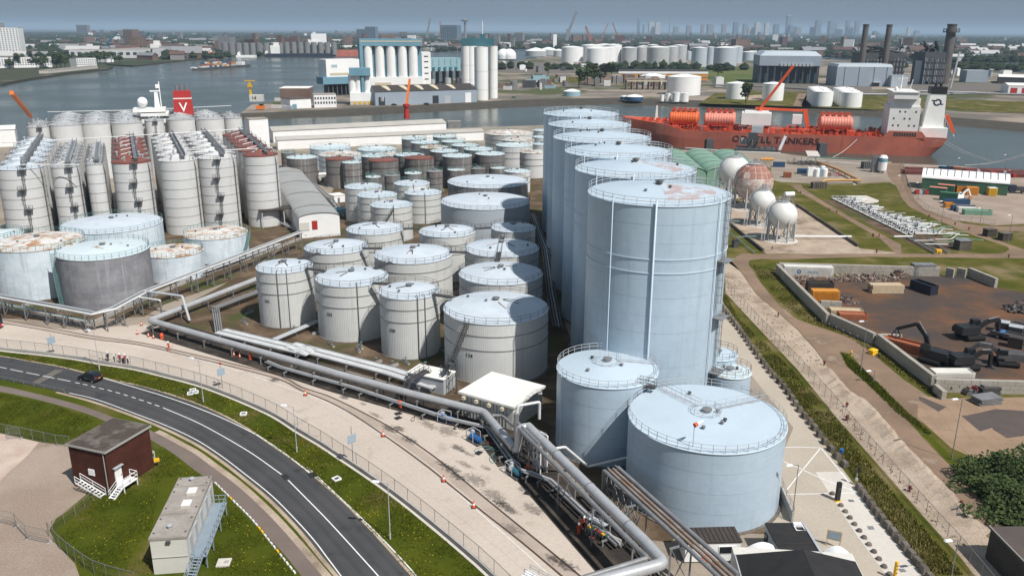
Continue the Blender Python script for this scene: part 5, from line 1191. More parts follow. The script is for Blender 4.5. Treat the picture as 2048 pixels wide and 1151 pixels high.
for i,p in enumerate([(-77.1,143.7),(-75.9,143.5)]):
 t=thing('bicycle',['dark bicycle leaning left of the workers','dark bicycle nearer the workers by the lamp post'][i],'bicycle',(p[0],p[1],.01),.3+i*.3,'bicycles by the fence')
 for x in (-.52,.52):
  b=MB(); b.tube([(x+.33*math.cos(a*PI/8),0,.34+.33*math.sin(a*PI/8)) for a in range(17)],.025,5,False); b.build('wheel','rubber',t)
 b=MB(); N_={'r':(-.52,0,.34),'f':(.52,0,.34),'c':(-.05,0,.36),'s':(-.18,0,.85),'h':(.36,0,.88)}
 for a,c in ('rc','cs','sr','sh','ch','hf'):b.tube([N_[a],N_[c]],.025,5)
 b.build('frame','dark_steel',t)
 b=MB(); b.box((-.2,0,.93),(.26,.14,.06)); b.build('saddle','rubber',t)
 b=MB(); b.beam((.36,-.28,1.02),(.36,.28,1.02),.03); b.beam((.36,0,.88),(.36,0,1.02),.03); b.build('handlebar','dark_steel',t)
 # ------------ vehicles
def wheel(parent,x,y,r=.32,w=.22):
 b=MB(); b.lathe([(r*.62,-w/2),(r,-w/2),(r,w/2),(r*.62,w/2)],n=18); o=b.build('tyre','rubber',parent); o.location=(x,y,r); o.rotation_euler=(PI/2,0,0)
 b=MB(); b.lathe([(0,-w*.45),(r*.62,-w*.42),(r*.62,w*.42),(0,w*.45)],n=14); q=b.build('rim','light_steel',o)
def hatchback(label,x,y,rz):
 t=thing('car',label,'car',(x,y,.012),rz)
 prof=[(-2.0,.35),(-2.08,.62),(-2.02,.95),(-1.9,1.08),(-1.75,1.12),(-1.55,1.42),(-1.2,1.56),(-.3,1.58),(.35,1.5),(1.05,1.05),(1.75,.88),(2.02,.7),(2.08,.45),(2.0,.3)]
 b=MB(); rows=[]
 for y_,k in ((-.86,0),(-.80,1),(.80,1),(.86,0)):
  rows.append([(px,y_*(1-.22*max(0,pz-.95)/.6),pz if k else (.28+(min(pz,.98)-.28))) for px,pz in prof])
 n_=len(prof)
 for r0,r1 in zip(rows[:-1],rows[1:]):b.add(r0+r1,[(i,i+1,n_+i+1,n_+i) for i in range(n_-1)],True)
 for r,s_ in ((rows[0],1),(rows[-1],-1)):b.add(r,[tuple(range(n_)) if s_<0 else tuple(reversed(range(n_)))])
 b.add(rows[1],[tuple(reversed(range(n_)))]); b.add(rows[2],[tuple(range(n_))]); b.build('body','car_black',t)
 g=MB(); g.add([(-1.78,-.62,1.16),(-1.78,.62,1.16),(-1.57,.56,1.43),(-1.57,-.56,1.43)],[(3,2,1,0)]); o=g.build('rear_window','glass_dark',t); o.location.x=-.02
 g=MB(); g.add([(1.02,-.66,1.1),(1.02,.66,1.1),(.4,.56,1.5),(.4,-.56,1.5)],[(0,1,2,3)]); o=g.build('windscreen','glass_dark',t); o.location=(.03,0,.02)
 for s_ in (-1,1):
  g=MB(); v=[(-1.5,.815*s_,1.1),(.85,.815*s_,1.08),(.3,.715*s_,1.48),(-1.15,.715*s_,1.5)]; g.add(v,[(0,1,2,3) if s_<0 else (3,2,1,0)]); g.build('side_window','glass_dark',t)
  l_=MB(); l_.box((-2.03,.62*s_,.92),(.08,.26,.3)); l_.build('tail_light','red_paint',t)
  l_=MB(); l_.box((2.0,.62*s_,.68),(.1,.34,.14)); l_.build('headlight','light_steel',t)
  for x_ in (-1.25,1.28):wheel(t,x_,.76*s_)
  m_=MB(); m_.box((.75,.95*s_,1.05),(.14,.2,.14)); m_.build('mirror','car_black',t)
 b=MB(); b.box((-2.09,0,.78),(.03,.5,.12)); b.build('number_plate','yellow',t)
 return t
c0,c1=Vector((-74.54,134.58)),Vector((-78.86,136.54))
cc=Vector((-75.18,135.67)); d=Vector((-81.39,136.18))-Vector((-77.43,134.6))
hatchback('black hatchback car driving left on the road',cc.x,cc.y,math.atan2(d.y,d.x)).scale=(1.05,1.05,1.05)
tp=Vector((-105.91,160.79)); tk=thing('truck','dark blue truck cab entering at the left edge of the yard','truck',(tp.x-2.0,tp.y+.8,.012),-.28)
b=MB(); b.box((0,0,1.95),(2.3,2.5,2.6),taper=.93); b.build('cab','truck_blue',tk)
b=MB(); b.box((1.13,0,2.35),(.12,2.1,.95)); b.build('windscreen','glass_dark',tk)
b=MB(); b.box((1.1,0,.75),(.35,2.45,.6)); b.build('bumper','red_paint',tk)
b=MB(); b.box((.1,0,3.4),(1.8,2.2,.5),taper=.75); b.build('roof_fairing','truck_blue',tk)
for s_ in (-1,1):
 b=MB(); b.box((1.3,.9*s_,.78),(.08,.4,.22)); b.build('headlight','lamp_head',tk)
 b=MB(); b.box((.2,1.24*s_,2.4),(1.0,.06,.8)); b.build('side_window','glass_dark',tk)
 for x_ in (.1,-4.0,-5.4):wheel(tk,x_,1.05*s_,.5,.35)
b=MB(); b.tube([(-8.5,0,2.2),(-1.6,0,2.2)],1.15,20); b.build('tank_body','light_steel',tk)
b=MB(); b.box((-4.5,0,.95),(8.0,1.0,.3)); b.build('chassis','dark_steel',tk)
tp=Vector((1.83,77.48)); tk2=thing('tank_truck','white tank truck roof cut by the lower edge of the picture','truck',(tp.x,tp.y,.012),-.72)
b=MB(); b.tube([(-.2,0,2.0),(6,0,2.0)],1.1,20); b.build('tank_body','white_paint',tk2)
b=MB(); b.box((2.5,0,.9),(6,1.0,.25)); b.build('chassis','dark_steel',tk2)
b=MB(); line_rail(b,(0,-.5,3.05),(5,-.5,3.05),.7,.03,1.2); line_rail(b,(0,.5,3.05),(5,.5,3.05),.7,.03,1.2); b.build('roof_rail','light_steel',tk2)
for x_ in (1.0,4.2,5.4):
 for s_ in (-1,1):wheel(tk2,x_,1.0*s_,.5,.35)
 # ------------ pump sets and hoses
def pump(label,p,rz,tall=False):
 t=thing('pump_set',label,'pump',(p[0],p[1],.012),rz,'mobile pumps at the yard edge')
 b=MB(); b.box((0,0,.12),(3.0,1.5,.14)); b.build('skid','dark_steel',t)
 b=MB(); b.tube([(-.2,0,.75),(1.1,0,.75)],.42,14); b.tube([(1.1,0,.75),(1.35,0,.75)],.3,12); b.build('motor','blue_machine' if not tall else 'teal_machine',t)
 b=MB(); b.lathe([(.5,-.2),(.55,0),(.5,.2),(0,.22)],n=14); o=b.build('pump_casing','blue_machine' if not tall else 'light_steel',t); o.location=(-.75,0,.75); o.rotation_euler=(0,PI/2,0)
 b=MB()
 for x,y in ((-1.4,-.7),(-1.4,.7),(.3,.7),(.3,-.7)):b.tube([(x,y,.2),(x,y,1.7)],.06,6)
 b.tube([(-1.4,-.7,1.7),(-1.4,.7,1.7),(.3,.7,1.7)],.06,6); b.tube([(-1.4,-.7,1.7),(.3,-.7,1.7)],.06,6); b.build('roll_frame','light_steel',t)
 b=MB(); b.box((-1.0,.2,1.2),(.5,.5,.7)); b.build('control_box','light_steel',t)
 return t
pump('blue pump set in a white tube frame on the concrete yard',(-5.47,113.21),-.9)
pump('teal and silver pump set beside the pipe trestle',(0.5,103.41),-1.0,True)
pump('small blue pump by the low pipes near the white pump house',(-10.27,119.71),-.5)
def hose(label,pts,m,r=.05):
 b=MB(); q=smooth_line([(p[0],p[1],.05+random.uniform(0,.02)) for p in pts],.4); b.tube(q,r,6); tag(b.build('hose',m),label,'hose','hoses on the yard')
hose('green hose curling from the teal pump',[(-2.4,111.2),(-3.8,111.7),(-5.4,110.8),(-5.2,110),(-3.1,111),(-1.9,110.2)],'teal_paint')
hose('green hose looping on the yard beside the pipe bend',[(-1.7,110.7),(-2.8,109.3),(-3.2,107.9),(-2.8,106.8),(-2.2,107.2),(-2.8,108.4),(-2.6,109.8)],'teal_paint')
hose('red hose beside the blue pump',[(-3.9,115.2),(-3.2,114.2),(-3.5,112.9),(-2.4,112.7),(-1.7,111.2)],'red_paint')
hose('black hose coils near the low pipes',[(-8.4,118.7),(-7.7,119),(-6.9,118),(-7.4,117.1),(-8.4,117.7),(-8.1,118.7),(-7.2,118.6)],'rubber')
hose('dark hose tangled at the coupling stand',[(10.4,90.3),(9.8,88.6),(10.9,87.9),(11.4,89.3),(10.7,87.3),(11.5,86.6),(12,88.6)],'rubber',.06)
hose('orange hose at the coupling stand',[(9.7,88.6),(10.4,88.3),(10.9,88.9),(10.7,89.9)],'orange_red')
hose('thin dark hose lying by the footbridge',[(-14.5,122.8),(-15.6,122.1),(-16.2,120.4),(-15.7,120.1),(-15.5,122.1),(-13.7,121.4)],'rubber',.04)
for i,p in enumerate([(-29.3,131),(-18.5,122.7),(-18.3,121.1),(-4.8,109.7),(2.3,98.8)]):
 t=thing('drip_tray','black drip tray %s along the yard edge'%('first second third fourth fifth'.split()[i]+' from the left'),'tray',(p[0],p[1],.012),.4+.2*i,'drip trays')
 b=MB(); b.box((0,0,.04),(1.1,.8,.08)); b.build('tray','black_paint',t)
 for y_ in (-.38,.38):b=MB(); b.box((0,y_,.1),(1.1,.05,.12)); b.build('rim','dark_steel',t)
t=thing('coupling_stand','metal coupling stand with stair and valves at the yard edge','valve stand',(10.11,90.63)+(0,),-.8)
b=MB(); steps(b,(-1.6,0,0),(0,0,1.4),.9,8); b.build('stairs','light_steel',t)
b=MB(); b.box((1.2,0,1.4),(2.4,1.0,.08)); line_rail(b,(0,.5,1.4),(2.4,.5,1.4),1.0,.03,1); line_rail(b,(0,-.5,1.4),(2.4,-.5,1.4),1.0,.03,1); b.build('platform','light_steel',t)
for k in range(7):
 b=MB(); x=.3+k*.55; b.tube([(x,-1.3,.1),(x,-1.3,.9),(x,-.2,.9)],.1,7); b.build('branch_pipe',('pipe_grey','green_dark','pipe_rust')[k%3],t)
 b=MB(); b.tube([(x-.16,-1.3,1.15),(x+.16,-1.3,1.15)],.16,10); b.build('valve_wheel',('red_paint','yellow','green_dark','red_paint')[k%4],t)
b=MB(); b.box((2.5,-.5,.5),(5.5,.25,1.0)); b.build('wall','kerb_concrete',t)
# ------------ lower left: brick substation, prefab unit, fences
def brick_material():
 m=bpy.data.materials.new('brickwork'); m.use_nodes=True; nt=m.node_tree; b=nt.nodes['Principled BSDF']; b.inputs['Roughness'].default_value=.85; b.inputs['Specular IOR Level'].default_value=.1
 N,L=nt.nodes.new,nt.links.new
 tcn=N('ShaderNodeTexCoord'); sp_=N('ShaderNodeSeparateXYZ'); L(tcn.outputs['Object'],sp_.inputs[0])
 ad=N('ShaderNodeMath'); ad.operation='ADD'; L(sp_.outputs['X'],ad.inputs[0]); L(sp_.outputs['Y'],ad.inputs[1])
 cb=N('ShaderNodeCombineXYZ'); L(ad.outputs[0],cb.inputs['X']); L(sp_.outputs['Z'],cb.inputs['Y'])
 br=N('ShaderNodeTexBrick'); br.inputs['Scale'].default_value=1.0; br.inputs['Brick Width'].default_value=.24; br.inputs['Row Height'].default_value=.075; br.inputs['Mortar Size'].default_value=.010
 br.inputs['Color1'].default_value=(.070,.020,.013,1); br.inputs['Color2'].default_value=(.092,.029,.02,1); br.inputs['Mortar'].default_value=(.065,.035,.027,1)
 L(cb.outputs[0],br.inputs['Vector'])
 n=N('ShaderNodeTexNoise'); n.inputs['Scale'].default_value=.5; n.inputs['Detail'].default_value=5; L(tcn.outputs['Object'],n.inputs['Vector'])
 mx_=N('ShaderNodeMix'); mx_.data_type='RGBA'; mx_.blend_type='MULTIPLY'; mx_.inputs['Factor'].default_value=.6; L(br.outputs['Color'],mx_.inputs['A']); L(n.outputs['Fac'],mx_.inputs['B'])
 r=N('ShaderNodeMapRange'); r.inputs['From Min'].default_value=.3; r.inputs['From Max'].default_value=.7; r.inputs['To Min'].default_value=.55; r.inputs['To Max'].default_value=1.15; L(n.outputs['Fac'],r.inputs['Value']); L(r.outputs['Result'],mx_.inputs['B'])
 L(mx_.outputs['Result'],b.inputs['Base Color']); MATS['brickwork']=m
brick_material()
A,B_,C_=Vector((-53.83,97.75)),Vector((-51.16,105.2)),Vector((-59.43,101.06))
hb=(-53.83,97.75,6.27)[2]
ux=(B_-A).normalized(); Lx=(B_-A).length; Ly=abs((C_-A).dot(Vector((-ux.y,ux.x))))
t=thing('brick_building','tall windowless red-brown brick substation with flat felt roof','building',(A.x,A.y,0),math.atan2(ux.y,ux.x))
b=MB(); b.box((Lx/2,Ly/2,hb/2),(Lx,Ly,hb)); b.build('wall','brickwork',t)
b=MB(); b.box((Lx/2,Ly/2,hb+.14),(Lx+.5,Ly+.5,.28)); rf=b.build('roof','trim_grey',t)
b=MB(); b.box((Lx/2,Ly/2,hb+.30),(Lx+.3,Ly+.3,.06)); b.build('felt','felt_roof',rf)
dw=1.15; b=MB(); b.box((1.55,-.06,1.0+1.2),(dw,.14,2.4)); dr_=b.build('door','white_paint',t)
b=MB(); b.box((1.55,-.2,3.5),(dw+.4,.45,.12)); b.build('door_canopy','light_steel',dr_)
b=MB(); b.box((1.95,-.16,2.1),(.06,.08,.25)); b.build('handle','dark_steel',dr_)
b=MB(); b.box((2.1,-.75,.95),(2.6,1.4,.12)); line_rail(b,(.85,-1.4,1.0),(3.4,-1.4,1.0),1.1,.045,.9); line_rail(b,(3.4,-1.4,1.0),(3.4,-.1,1.0),1.1,.045,.9)
for x in (.95,3.3):b.beam((x,-1.35,0),(x,-1.35,.95),.12)
b.build('landing','white_paint',t)
b=MB(); steps(b,(.8,-.9,.95),(-.9,-.9,.05),.9,5); b.build('front_steps','white_paint',t)
b=MB(); steps(b,(-.75,Ly*.75,1.5),(-.75,Ly*.1,.05),.9,8,.06); b.build('side_stairs','white_paint',t)
b=MB(); b.box((-.06,Ly*.45,hb*.46),(.12,1.0,.9)); b.build('window','white_paint',t)
b=MB(); line_rail(b,(Lx+.8,.5,0.0),(Lx+.8,2.6,0),2.0,.05,.9); b.beam((Lx+.05,.5,1.9),(Lx+.8,.5,1.9),.06); b.build('side_railing','white_paint',t)
b=MB(); b.tube([(-.08,.35,hb-.1),(-.08,.35,.1)],.07,6); b.build('rain_pipe','trim_grey',t)
p=(-50.8,105.36); sg=thing('warning_sign','yellow warning sign on a short post beside the brick substation','sign',(p[0],p[1],0),.6)
b=MB(); b.tube([(0,0,0),(0,0,.9)],.05,6); b.build('post','black_paint',sg)
b=MB(); b.box((0,0,1.05),(.75,.3,.45),taper=1.0); b.build('plate','yellow',sg)
hz=4.8
P0,P1,P3=Vector((-41.12,80.72)),Vector((-36.94,81.25)),Vector((-45.15,93.85))
ux=(P1-P0).normalized(); uy=Vector((-ux.y,ux.x)); W_=(P1-P0).length; D_=(P3-P0).dot(uy)
t=thing('prefab_unit','grey prefabricated unit with two white rooflights and steel gallery','building',(P0.x,P0.y,0),math.atan2(ux.y,ux.x))
b=MB(); b.box((W_/2,D_/2,(hz-.3)/2),(W_-.2,D_-.2,hz-.3)); b.build('wall','cream_wall',t)
for k in range(3):
 y0,y1=D_*(0,.36,.83)[k],D_*(.355,.825,1)[k]
 b=MB(); b.box((W_/2,(y0+y1)/2,hz-.15),(W_,y1-y0-.05,.3)); b.box((W_/2,(y0+y1)/2,hz+.02),(W_-.3,y1-y0-.3,.05)); b.build('roof_panel','gravel_roof',t)
 for x_ in (.35,W_-.35):
  for f in (.2,.8):b=MB(); b.box((x_,y0+(y1-y0)*f,hz+.08),(.2,.2,.08)); b.build('lifting_lug','dark_steel',t)
for f in (.49,.70):
 b=MB(); b.box((W_*.63,D_*f,hz+.22),(1.15,1.35,.36)); sk=b.build('rooflight','pale_concrete',t)
 b=MB(); b.box((W_*.63,D_*f,hz+.45),(1.0,1.2,.14),taper=.85); b.build('dome','white_paint',sk)
for f in (.14,.92):
 b=MB(); b.lathe([(.2,0),(.2,.3),(.32,.3),(.3,.45),(0,.5)],(W_*.45,D_*f,hz+.04),10); b.build('roof_vent','light_steel',t)
for f in (.12,.3,.5,.7,.88):
 b=MB(); b.box((W_-.06,D_*f,2.9),(.12,1.1,2.1)); b.build('door','light_steel',t)
b=MB(); b.box((W_*.5,-.0,hz-.6),(.5,.3,.3)); b.build('wall_lamp','dark_steel',t)
b=MB(); b.box((W_*.5,.06,2.2),(W_-.3,.1,.06)); b.build('wall_joint','trim_grey',t)
b=MB(); b.box((W_+.95,D_*.45,1.75),(1.8,D_*.85,.12)); b.build('gallery','deck_grey_blue',t)
b=MB(); line_rail(b,(W_+1.8,D_*.03,1.8),(W_+1.8,D_*.87,1.8),1.1,.045,1.1); line_rail(b,(W_,D_*.87,1.8),(W_+1.8,D_*.87,1.8),1.1,.045,.9); b.build('gallery_railing','deck_grey_blue',t)
for f in (.05,.3,.6,.86):b=MB(); b.box((W_+1.7,D_*f,.85),(.12,.12,1.7)); b.build('gallery_post','deck_grey_blue',t)
b=MB(); steps(b,(W_+.9,D_*.03,1.75),(W_+.3,-2.6,.1),1.0,9); b.build('gallery_stairs','deck_grey_blue',t)
p=(-33.74,82.98); b=MB(); b.box((0,0,.09),(1.55,1.5,.18)); hc=thing('inspection_cover','pale concrete inspection cover in the grass by the gallery','cover',(p[0],p[1],0),.1)
b.build('slab','pale_concrete',hc); b=MB(); b.box((.3,0,.2),(.5,.5,.05)); b.build('lid','trim_grey',hc)
ed_=resample(smooth_line([(-40.8,100.7),(-37.1,96.5),(-33.1,91.9),(-29.2,86.8),(-26.7,83.5),(-24.2,80.2)],1),1.0); o=Vector((ed_[0][0],ed_[0][1],0))
t=thing('path_edging','row of pale yellow edging blocks along the cycle path','edging',o)
me=MB().box((0,0,.09),(.62,.2,.18)).mesh('block','white_worn'); me2=MB().box((0,0,.09),(.62,.2,.18)).mesh('block','yellow')
for a,c in zip(ed_[:-1],ed_[1:]):place(me if random.random()<.7 else me2,'block',t,(a[0]-o.x,a[1]-o.y,0),(0,0,math.atan2(c[1]-a[1],c[0]-a[0])+random.uniform(-.06,.06)))
for p,lab in (((-24.38,102.01),'white square manhole frame in the verge near the lamp'),((-55.26,130.08),'left white manhole frame in the verge by the second lamp'),((-54.59,130.55),'right white manhole frame in the verge by the second lamp'),((-55.32,131.37),'upper white manhole frame in the verge by the second lamp'),((-43.68,122.26),'low white manhole ring in the verge further along the bend')):
 t=thing('manhole_frame',lab,'manhole',(p[0],p[1],.004),random.uniform(0,1),'manhole frames in the verge')
 for x,y,a,c in ((0,.45,1.0,.16),(0,-.45,1.0,.16),(.45,0,.16,.74),(-.45,0,.16,.74)):b=MB(); b.box((x,y,.12),(a,c,.24)); b.build('side','white_paint',t)
 b=MB(); b.box((0,0,.06),(.72,.72,.1)); b.build('lid','dark_steel',t)
f1=[(-81.9,116.2),(-79.4,115.1),(-75.3,113.8),(-71.8,112.6),(-69.2,111.6),(-66.6,110.7),(-64.8,111.6)]
fence('green wire fence along the far side of the dirt yard',f1,2.4,1.9,'chain_link_green')
f2=[(-55.5,96.2),(-56,92.9),(-57,89.7),(-57.4,88.6)]; fence('rusty leaning wire fence between dirt yard and grass',f2,1.8,1.5,'chain_link_green','pipe_rust',thick=.08)
f3=[(-57.2,88.3),(-54.7,85.8),(-52.3,83.9),(-50.1,82.2),(-47.8,80.7),(-45.8,79.8),(-43.2,78.9),(-40.4,78.1)]; fence('wire fence on pale posts curving round the lower lawn',f3,2.0,2.0,'chain_link_green')
for i,(a,c) in enumerate((((-67.9,93.06),(-65.45,91.49)),((-65.32,91.28),(-62.4,90.3)),((-62.33,90.18),(-59.56,87.66)),((-59.56,87.66),(-56.28,86.7)),((-77.04,113.39),(-75.04,113.55)))):
 A,C_=Vector(a),Vector(c); d=C_-A; L_=d.length; t=thing('mobile_fence','silver mobile fence panel, %s from the left in the dirt yard'%('first second third fourth fifth'.split()[i]),'fence panel',(A.x,A.y,0),math.atan2(d.y,d.x),'mobile fence panels')
 b=MB()
 for x in (0,L_):b.tube([(x,0,0),(x,0,1.9)],.03,5)
 for z in (.1,1.0,1.9):b.tube([(0,0,z),(L_,0,z)],.025,5)
 b.build('frame','galv',t)
 b=MB(); b.add([(0,0,.1),(L_,0,.1),(L_,0,1.9),(0,0,1.9)],[(0,1,2,3)]); b.build('mesh_panel','chain_link',t)
 for x in (0,L_):b=MB(); b.box((x,0,.08),(.25,.8,.14)); b.build('foot','kerb_concrete',t)
 # ------------ right: apron edge
random.seed(21)
bl_m=MB().box((0,0,.4),(1.15,.8,.8),taper=.9).mesh('concrete_block','block_dark'); bl_c=MB().box((0,0,.84),(1.0,.66,.1),taper=.9).mesh('cap','block_dark')
def kerb_block(p,rz,k,row):
 t=thing('kerb_block','dark concrete block, %s from the far end of the %s along the grass slope'%(ordw(k+1),row),'concrete block',(p[0],p[1],.005),rz,'concrete blocks beside the apron')
 place(bl_m,'block',t,(0,0,0)); place(bl_c,'cap',t,(0,0,0))
line=smooth_line([(47.7,177.2),(47.8,162.8),(47.6,150.4),(47.6,139.5),(48,133.4),(47.7,122.7),(48.1,118.2)]+[(47.9,118.3),(47.9,112.3),(48.2,106.6),(48.1,103.4)],1)
ps_=resample(line,2.3)
for k,(a,c) in enumerate(zip(ps_[:-1],ps_[1:])):kerb_block(a,math.atan2(c[1]-a[1],c[0]-a[0])+random.uniform(-.15,.15),k,'spaced row')
line=smooth_line([(47.8,99.9),(47.7,97),(47.7,92.5),(47.9,88.1),(48,83.7),(48.1,81.7),(48.1,78.5)],1)
ps_=resample(line,1.5)
for k,(a,c) in enumerate(zip(ps_[:-1],ps_[1:])):kerb_block(a,math.atan2(c[1]-a[1],c[0]-a[0])+random.uniform(-.1,.1),k,'close row')
dm=MB().lathe([(.33,0),(.36,.12),(.3,.3),(.15,.4),(0,.42)],n=12).mesh('dome','block_dark'); db=MB().lathe([(.4,0),(.4,.05),(.33,.06)],n=12).mesh('base','kerb_concrete')
for k,p in enumerate(resample([(43.7,98.8),(43.8,94.2),(43.9,89.2),(43.9,84),(43.9,81.4),(43.9,78.9)],1.45)):
 t=thing('stone_bollard','squat brown dome bollard, %s from the far end of the row by the pale lane'%ordw(k+1),'bollard',(p[0],p[1],.009),0,'dome bollards'); place(dm,'dome',t,(0,0,0)); place(db,'base',t,(0,0,0))
fence('wire fence on slim posts between the grass slope and the sandy strip',[(52,197.9),(52.8,167.6),(53.7,143.9),(54.1,126.2),(53.9,116.5)]+[(54,107),(54.1,94.2),(54.3,85.7),(54.2,80.7),(54.1,77.9)],2.6,2.1)
p=(43.76,97.2,2.77); t=thing('terminal_pillar','tall black terminal pillar on the pale lane','pillar',(p[0],p[1],.009),.3)
b=MB(); b.box((0,0,p[2]/2),(.55,.45,p[2])); b.build('case','black_paint',t); b=MB(); b.box((0,-.24,p[2]*.7),(.4,.04,.5)); b.build('screen','glass_dark',t); b=MB(); b.box((0,0,.06),(.8,.7,.12)); b.build('foot','yellow',t)
p=(47.84,101.23,2.58); t=thing('signal_post','slim post with black signal head at the edge of the slope','signal',(p[0],p[1],0),0)
b=MB(); b.tube([(0,0,0),(0,0,p[2])],.05,6); b.build('post','light_steel',t); b=MB(); b.box((.1,0,p[2]-.2),(.35,.3,.7)); b.build('head','black_paint',t); b=MB(); b.box((0,0,.9),(.3,.3,.4)); b.build('box','light_steel',t)
p=(44.06,80.54,2.41); t=thing('barrier_post','yellow post with black arrows at the lower right lane','post',(p[0],p[1],.009),.5)
b=MB(); b.box((0,0,p[2]/2),(.3,.3,p[2])); b.build('post','yellow',t)
for k in range(4):b=MB(); b.box((0,-.16,p[2]*(.2+.2*k)),(.2,.02,.16)); b.build('mark','black_paint',t)
p=(38.65,87.14,1.42); q=(40.02,86.54); d=Vector(q)-Vector(p[:2]); L_=d.length; t=thing('map_board','timber framed site map board on two legs','sign',(p[0],p[1],.005),math.atan2(d.y,d.x))
for x in (0,L_):b=MB(); b.box((x,0,1.1),(.1,.1,2.2)); b.build('leg','timber',t)
b=MB(); b.box((L_/2,0,1.6),(L_+.2,.08,1.3)); b.build('frame','timber',t); b=MB(); b.box((L_/2,-.05,1.6),(L_-.2,.03,1.0)); b.build('map','glass_panel',t)
p=(48.69,108.95); t=thing('blue_drum','small blue drum on the kerb blocks','drum',(p[0],p[1],.8)); b=MB(); b.lathe([(.3,0),(.3,.6),(0,.6)],n=12); b.build('body','blue_machine',t); b=MB(); b.lathe([(.32,.25),(.32,.32)],n=12); b.build('hoop','dark_steel',t)
bw=[(36.8,101.9),(36.2,98.9),(36.1,95),(36,91.7)]; a,c=Vector(bw[0]),Vector(bw[-1]); t=thing('bund_wall','low concrete bund wall with handrail right of the nearest tank','wall',(a.x,a.y,0),math.atan2(c.y-a.y,c.x-a.x)); L_=(c-a).length
for k in range(int(L_/2.5)):b=MB(); b.box((k*2.5+1.25,0,.75),(2.46,.22,1.5)); b.build('panel','kerb_concrete',t)
b=MB(); line_rail(b,(0,0,1.5),(L_,0,1.5),1.0,.03,2.0); b.build('handrail','grey_steel',t)
c0,c1,c3=Vector((20.52,83.37)),Vector((27.11,83.74)),Vector((20.07,86.2)); d=c1-c0; L_=d.length; nn=Vector((-d.y,d.x)).normalized(); dp=(c3-c0).dot(nn)
t=thing('site_cabin','white site cabin with dark ribbed roof in front of the nearest tank','cabin',(c0.x,c0.y,0),math.atan2(d.y,d.x))
b=MB(); b.box((L_/2,dp/2,1.45),(L_,dp,2.5)); b.build('wall','white_paint',t); b=MB(); b.box((L_/2,dp/2,2.8),(L_+.2,dp+.2,.2)); rf=b.build('roof','brown_roof',t)
for k in range(12):b=MB(); b.box((L_*(k+.5)/12,dp/2,2.93),(.08,dp,.08)); b.build('roof_rib','brown_roof',rf)
b=MB(); b.box((L_*.76,-.03,1.75),(L_*.32,.1,1.0)); w_=b.build('window','white_paint',t); b=MB(); b.box((L_*.76,-.07,1.75),(L_*.29,.08,.85)); b.build('pane','glass_dark',w_)
b=MB(); b.box((L_*.35,-.12,.75),(.5,.3,.65)); b.build('letter_box','orange_red',t); b=MB(); b.box((L_*.3,-.03,2.2),(.7,.06,.25)); b.build('name_plate','light_steel',t); b=MB(); b.box((L_*.97,-.08,1.5),(.2,.15,.5)); b.build('lamp','lamp_head',t)
c0,c1,c3=Vector((30.76,80.36)),Vector((35.25,80.41)),Vector((30.79,86.72)); d=c1-c0; L_=d.length; nn=Vector((-d.y,d.x)).normalized(); dp=(c3-c0).dot(nn)
t=thing('black_roof_building','flat black roofed building with white rooflight at the lower edge','building',(c0.x,c0.y,0),math.atan2(d.y,d.x))
b=MB(); b.box((L_/2,dp/2,1.6),(L_-.1,dp-.1,3.2)); b.build('wall','light_steel',t); b=MB(); b.box((L_/2,dp/2,3.3),(L_,dp,.2)); b.build('roof','black_roof',t)
for y in (.33,.66):b=MB(); b.box((L_/2,dp*y,3.42),(L_,.06,.05)); b.build('roof_seam','brown_roof',t)
b=MB(); b.tube([(L_*.72,dp*.92,3.5),(L_*.72,dp*.72,3.5),(L_*.95,dp*.72,3.5),(L_*.95,dp*.92,3.5),(L_*.72,dp*.92,3.5)],.08,6); b.build('roof_frame','white_paint',t)
b=MB(); b.box((L_*.83,dp*.9,3.55),(1.0,.6,.3)); b.build('rooflight','white_paint',t); b=MB(); b.box((L_+.05,dp/2,3.4),(.25,dp,.3)); b.build('gutter','light_steel',t); b=MB(); b.box((-.06,dp*.85,1.8),(.1,.9,1.3)); b.build('window','glass_dark',t)
def awning(label,q):
 P_=[Vector(p) for p in q]; o=P_[0]; t=thing('awning',label,'awning',(o.x,o.y,0)); b=MB(); n_=8; vs=[]
 for k in range(n_+1):
  f=k/n_
  for u,v in ((P_[0],P_[1]),(P_[3],P_[2])):p=u.lerp(v,f)-o; vs.append((p.x,p.y,2.7+.8*math.sin(PI*f)))
 b.add(vs,[(2*k,2*k+2,2*k+3,2*k+1) for k in range(n_)],True); b.build('canopy','white_paint',t)
 for p in P_:b=MB(); b.tube([(p.x-o.x,p.y-o.y,0),(p.x-o.x,p.y-o.y,2.7)],.06,6); b.build('post','light_steel',t)
 for f in (0,.5,1):
  b=MB()
  pts=[]
  for k in range(n_+1):p=P_[0].lerp(P_[3],f).lerp(P_[1].lerp(P_[2],f),k/n_)-o; pts.append((p.x,p.y,2.62+.8*math.sin(PI*k/n_)))
  b.tube(pts,.04,5); b.build('hoop','light_steel',t)
awning('white curved awning left of the black pyramid roof',[(26.9,79.3),(30.8,80.3),(31,82.8),(27.2,82.5)])
awning('white curved awning right of the black pyramid roof',[(35.6,77.8),(38.9,77.8),(39,81.9),(36.2,82.1)])
ap_,l_,r_,f_=Vector((31.73,76.93,6.5)),Vector((25.61,77.33,3.6)),Vector((38.04,75.48,3.6)),None
c_=Vector((ap_.x,ap_.y,0)); hw=7.2; rz=math.atan2((r_-l_).y,(r_-l_).x); t=thing('pyramid_roof_building','building with black pyramid roof cut by the lower edge','building',(ap_.x,ap_.y,0),rz+.06)
b=MB(); b.box((0,-2.0,1.75),(hw*2-1,hw*2-2,3.5)); b.build('wall','cream_wall',t)
hx,yb0,yb1=6.6,2.6,-11.0
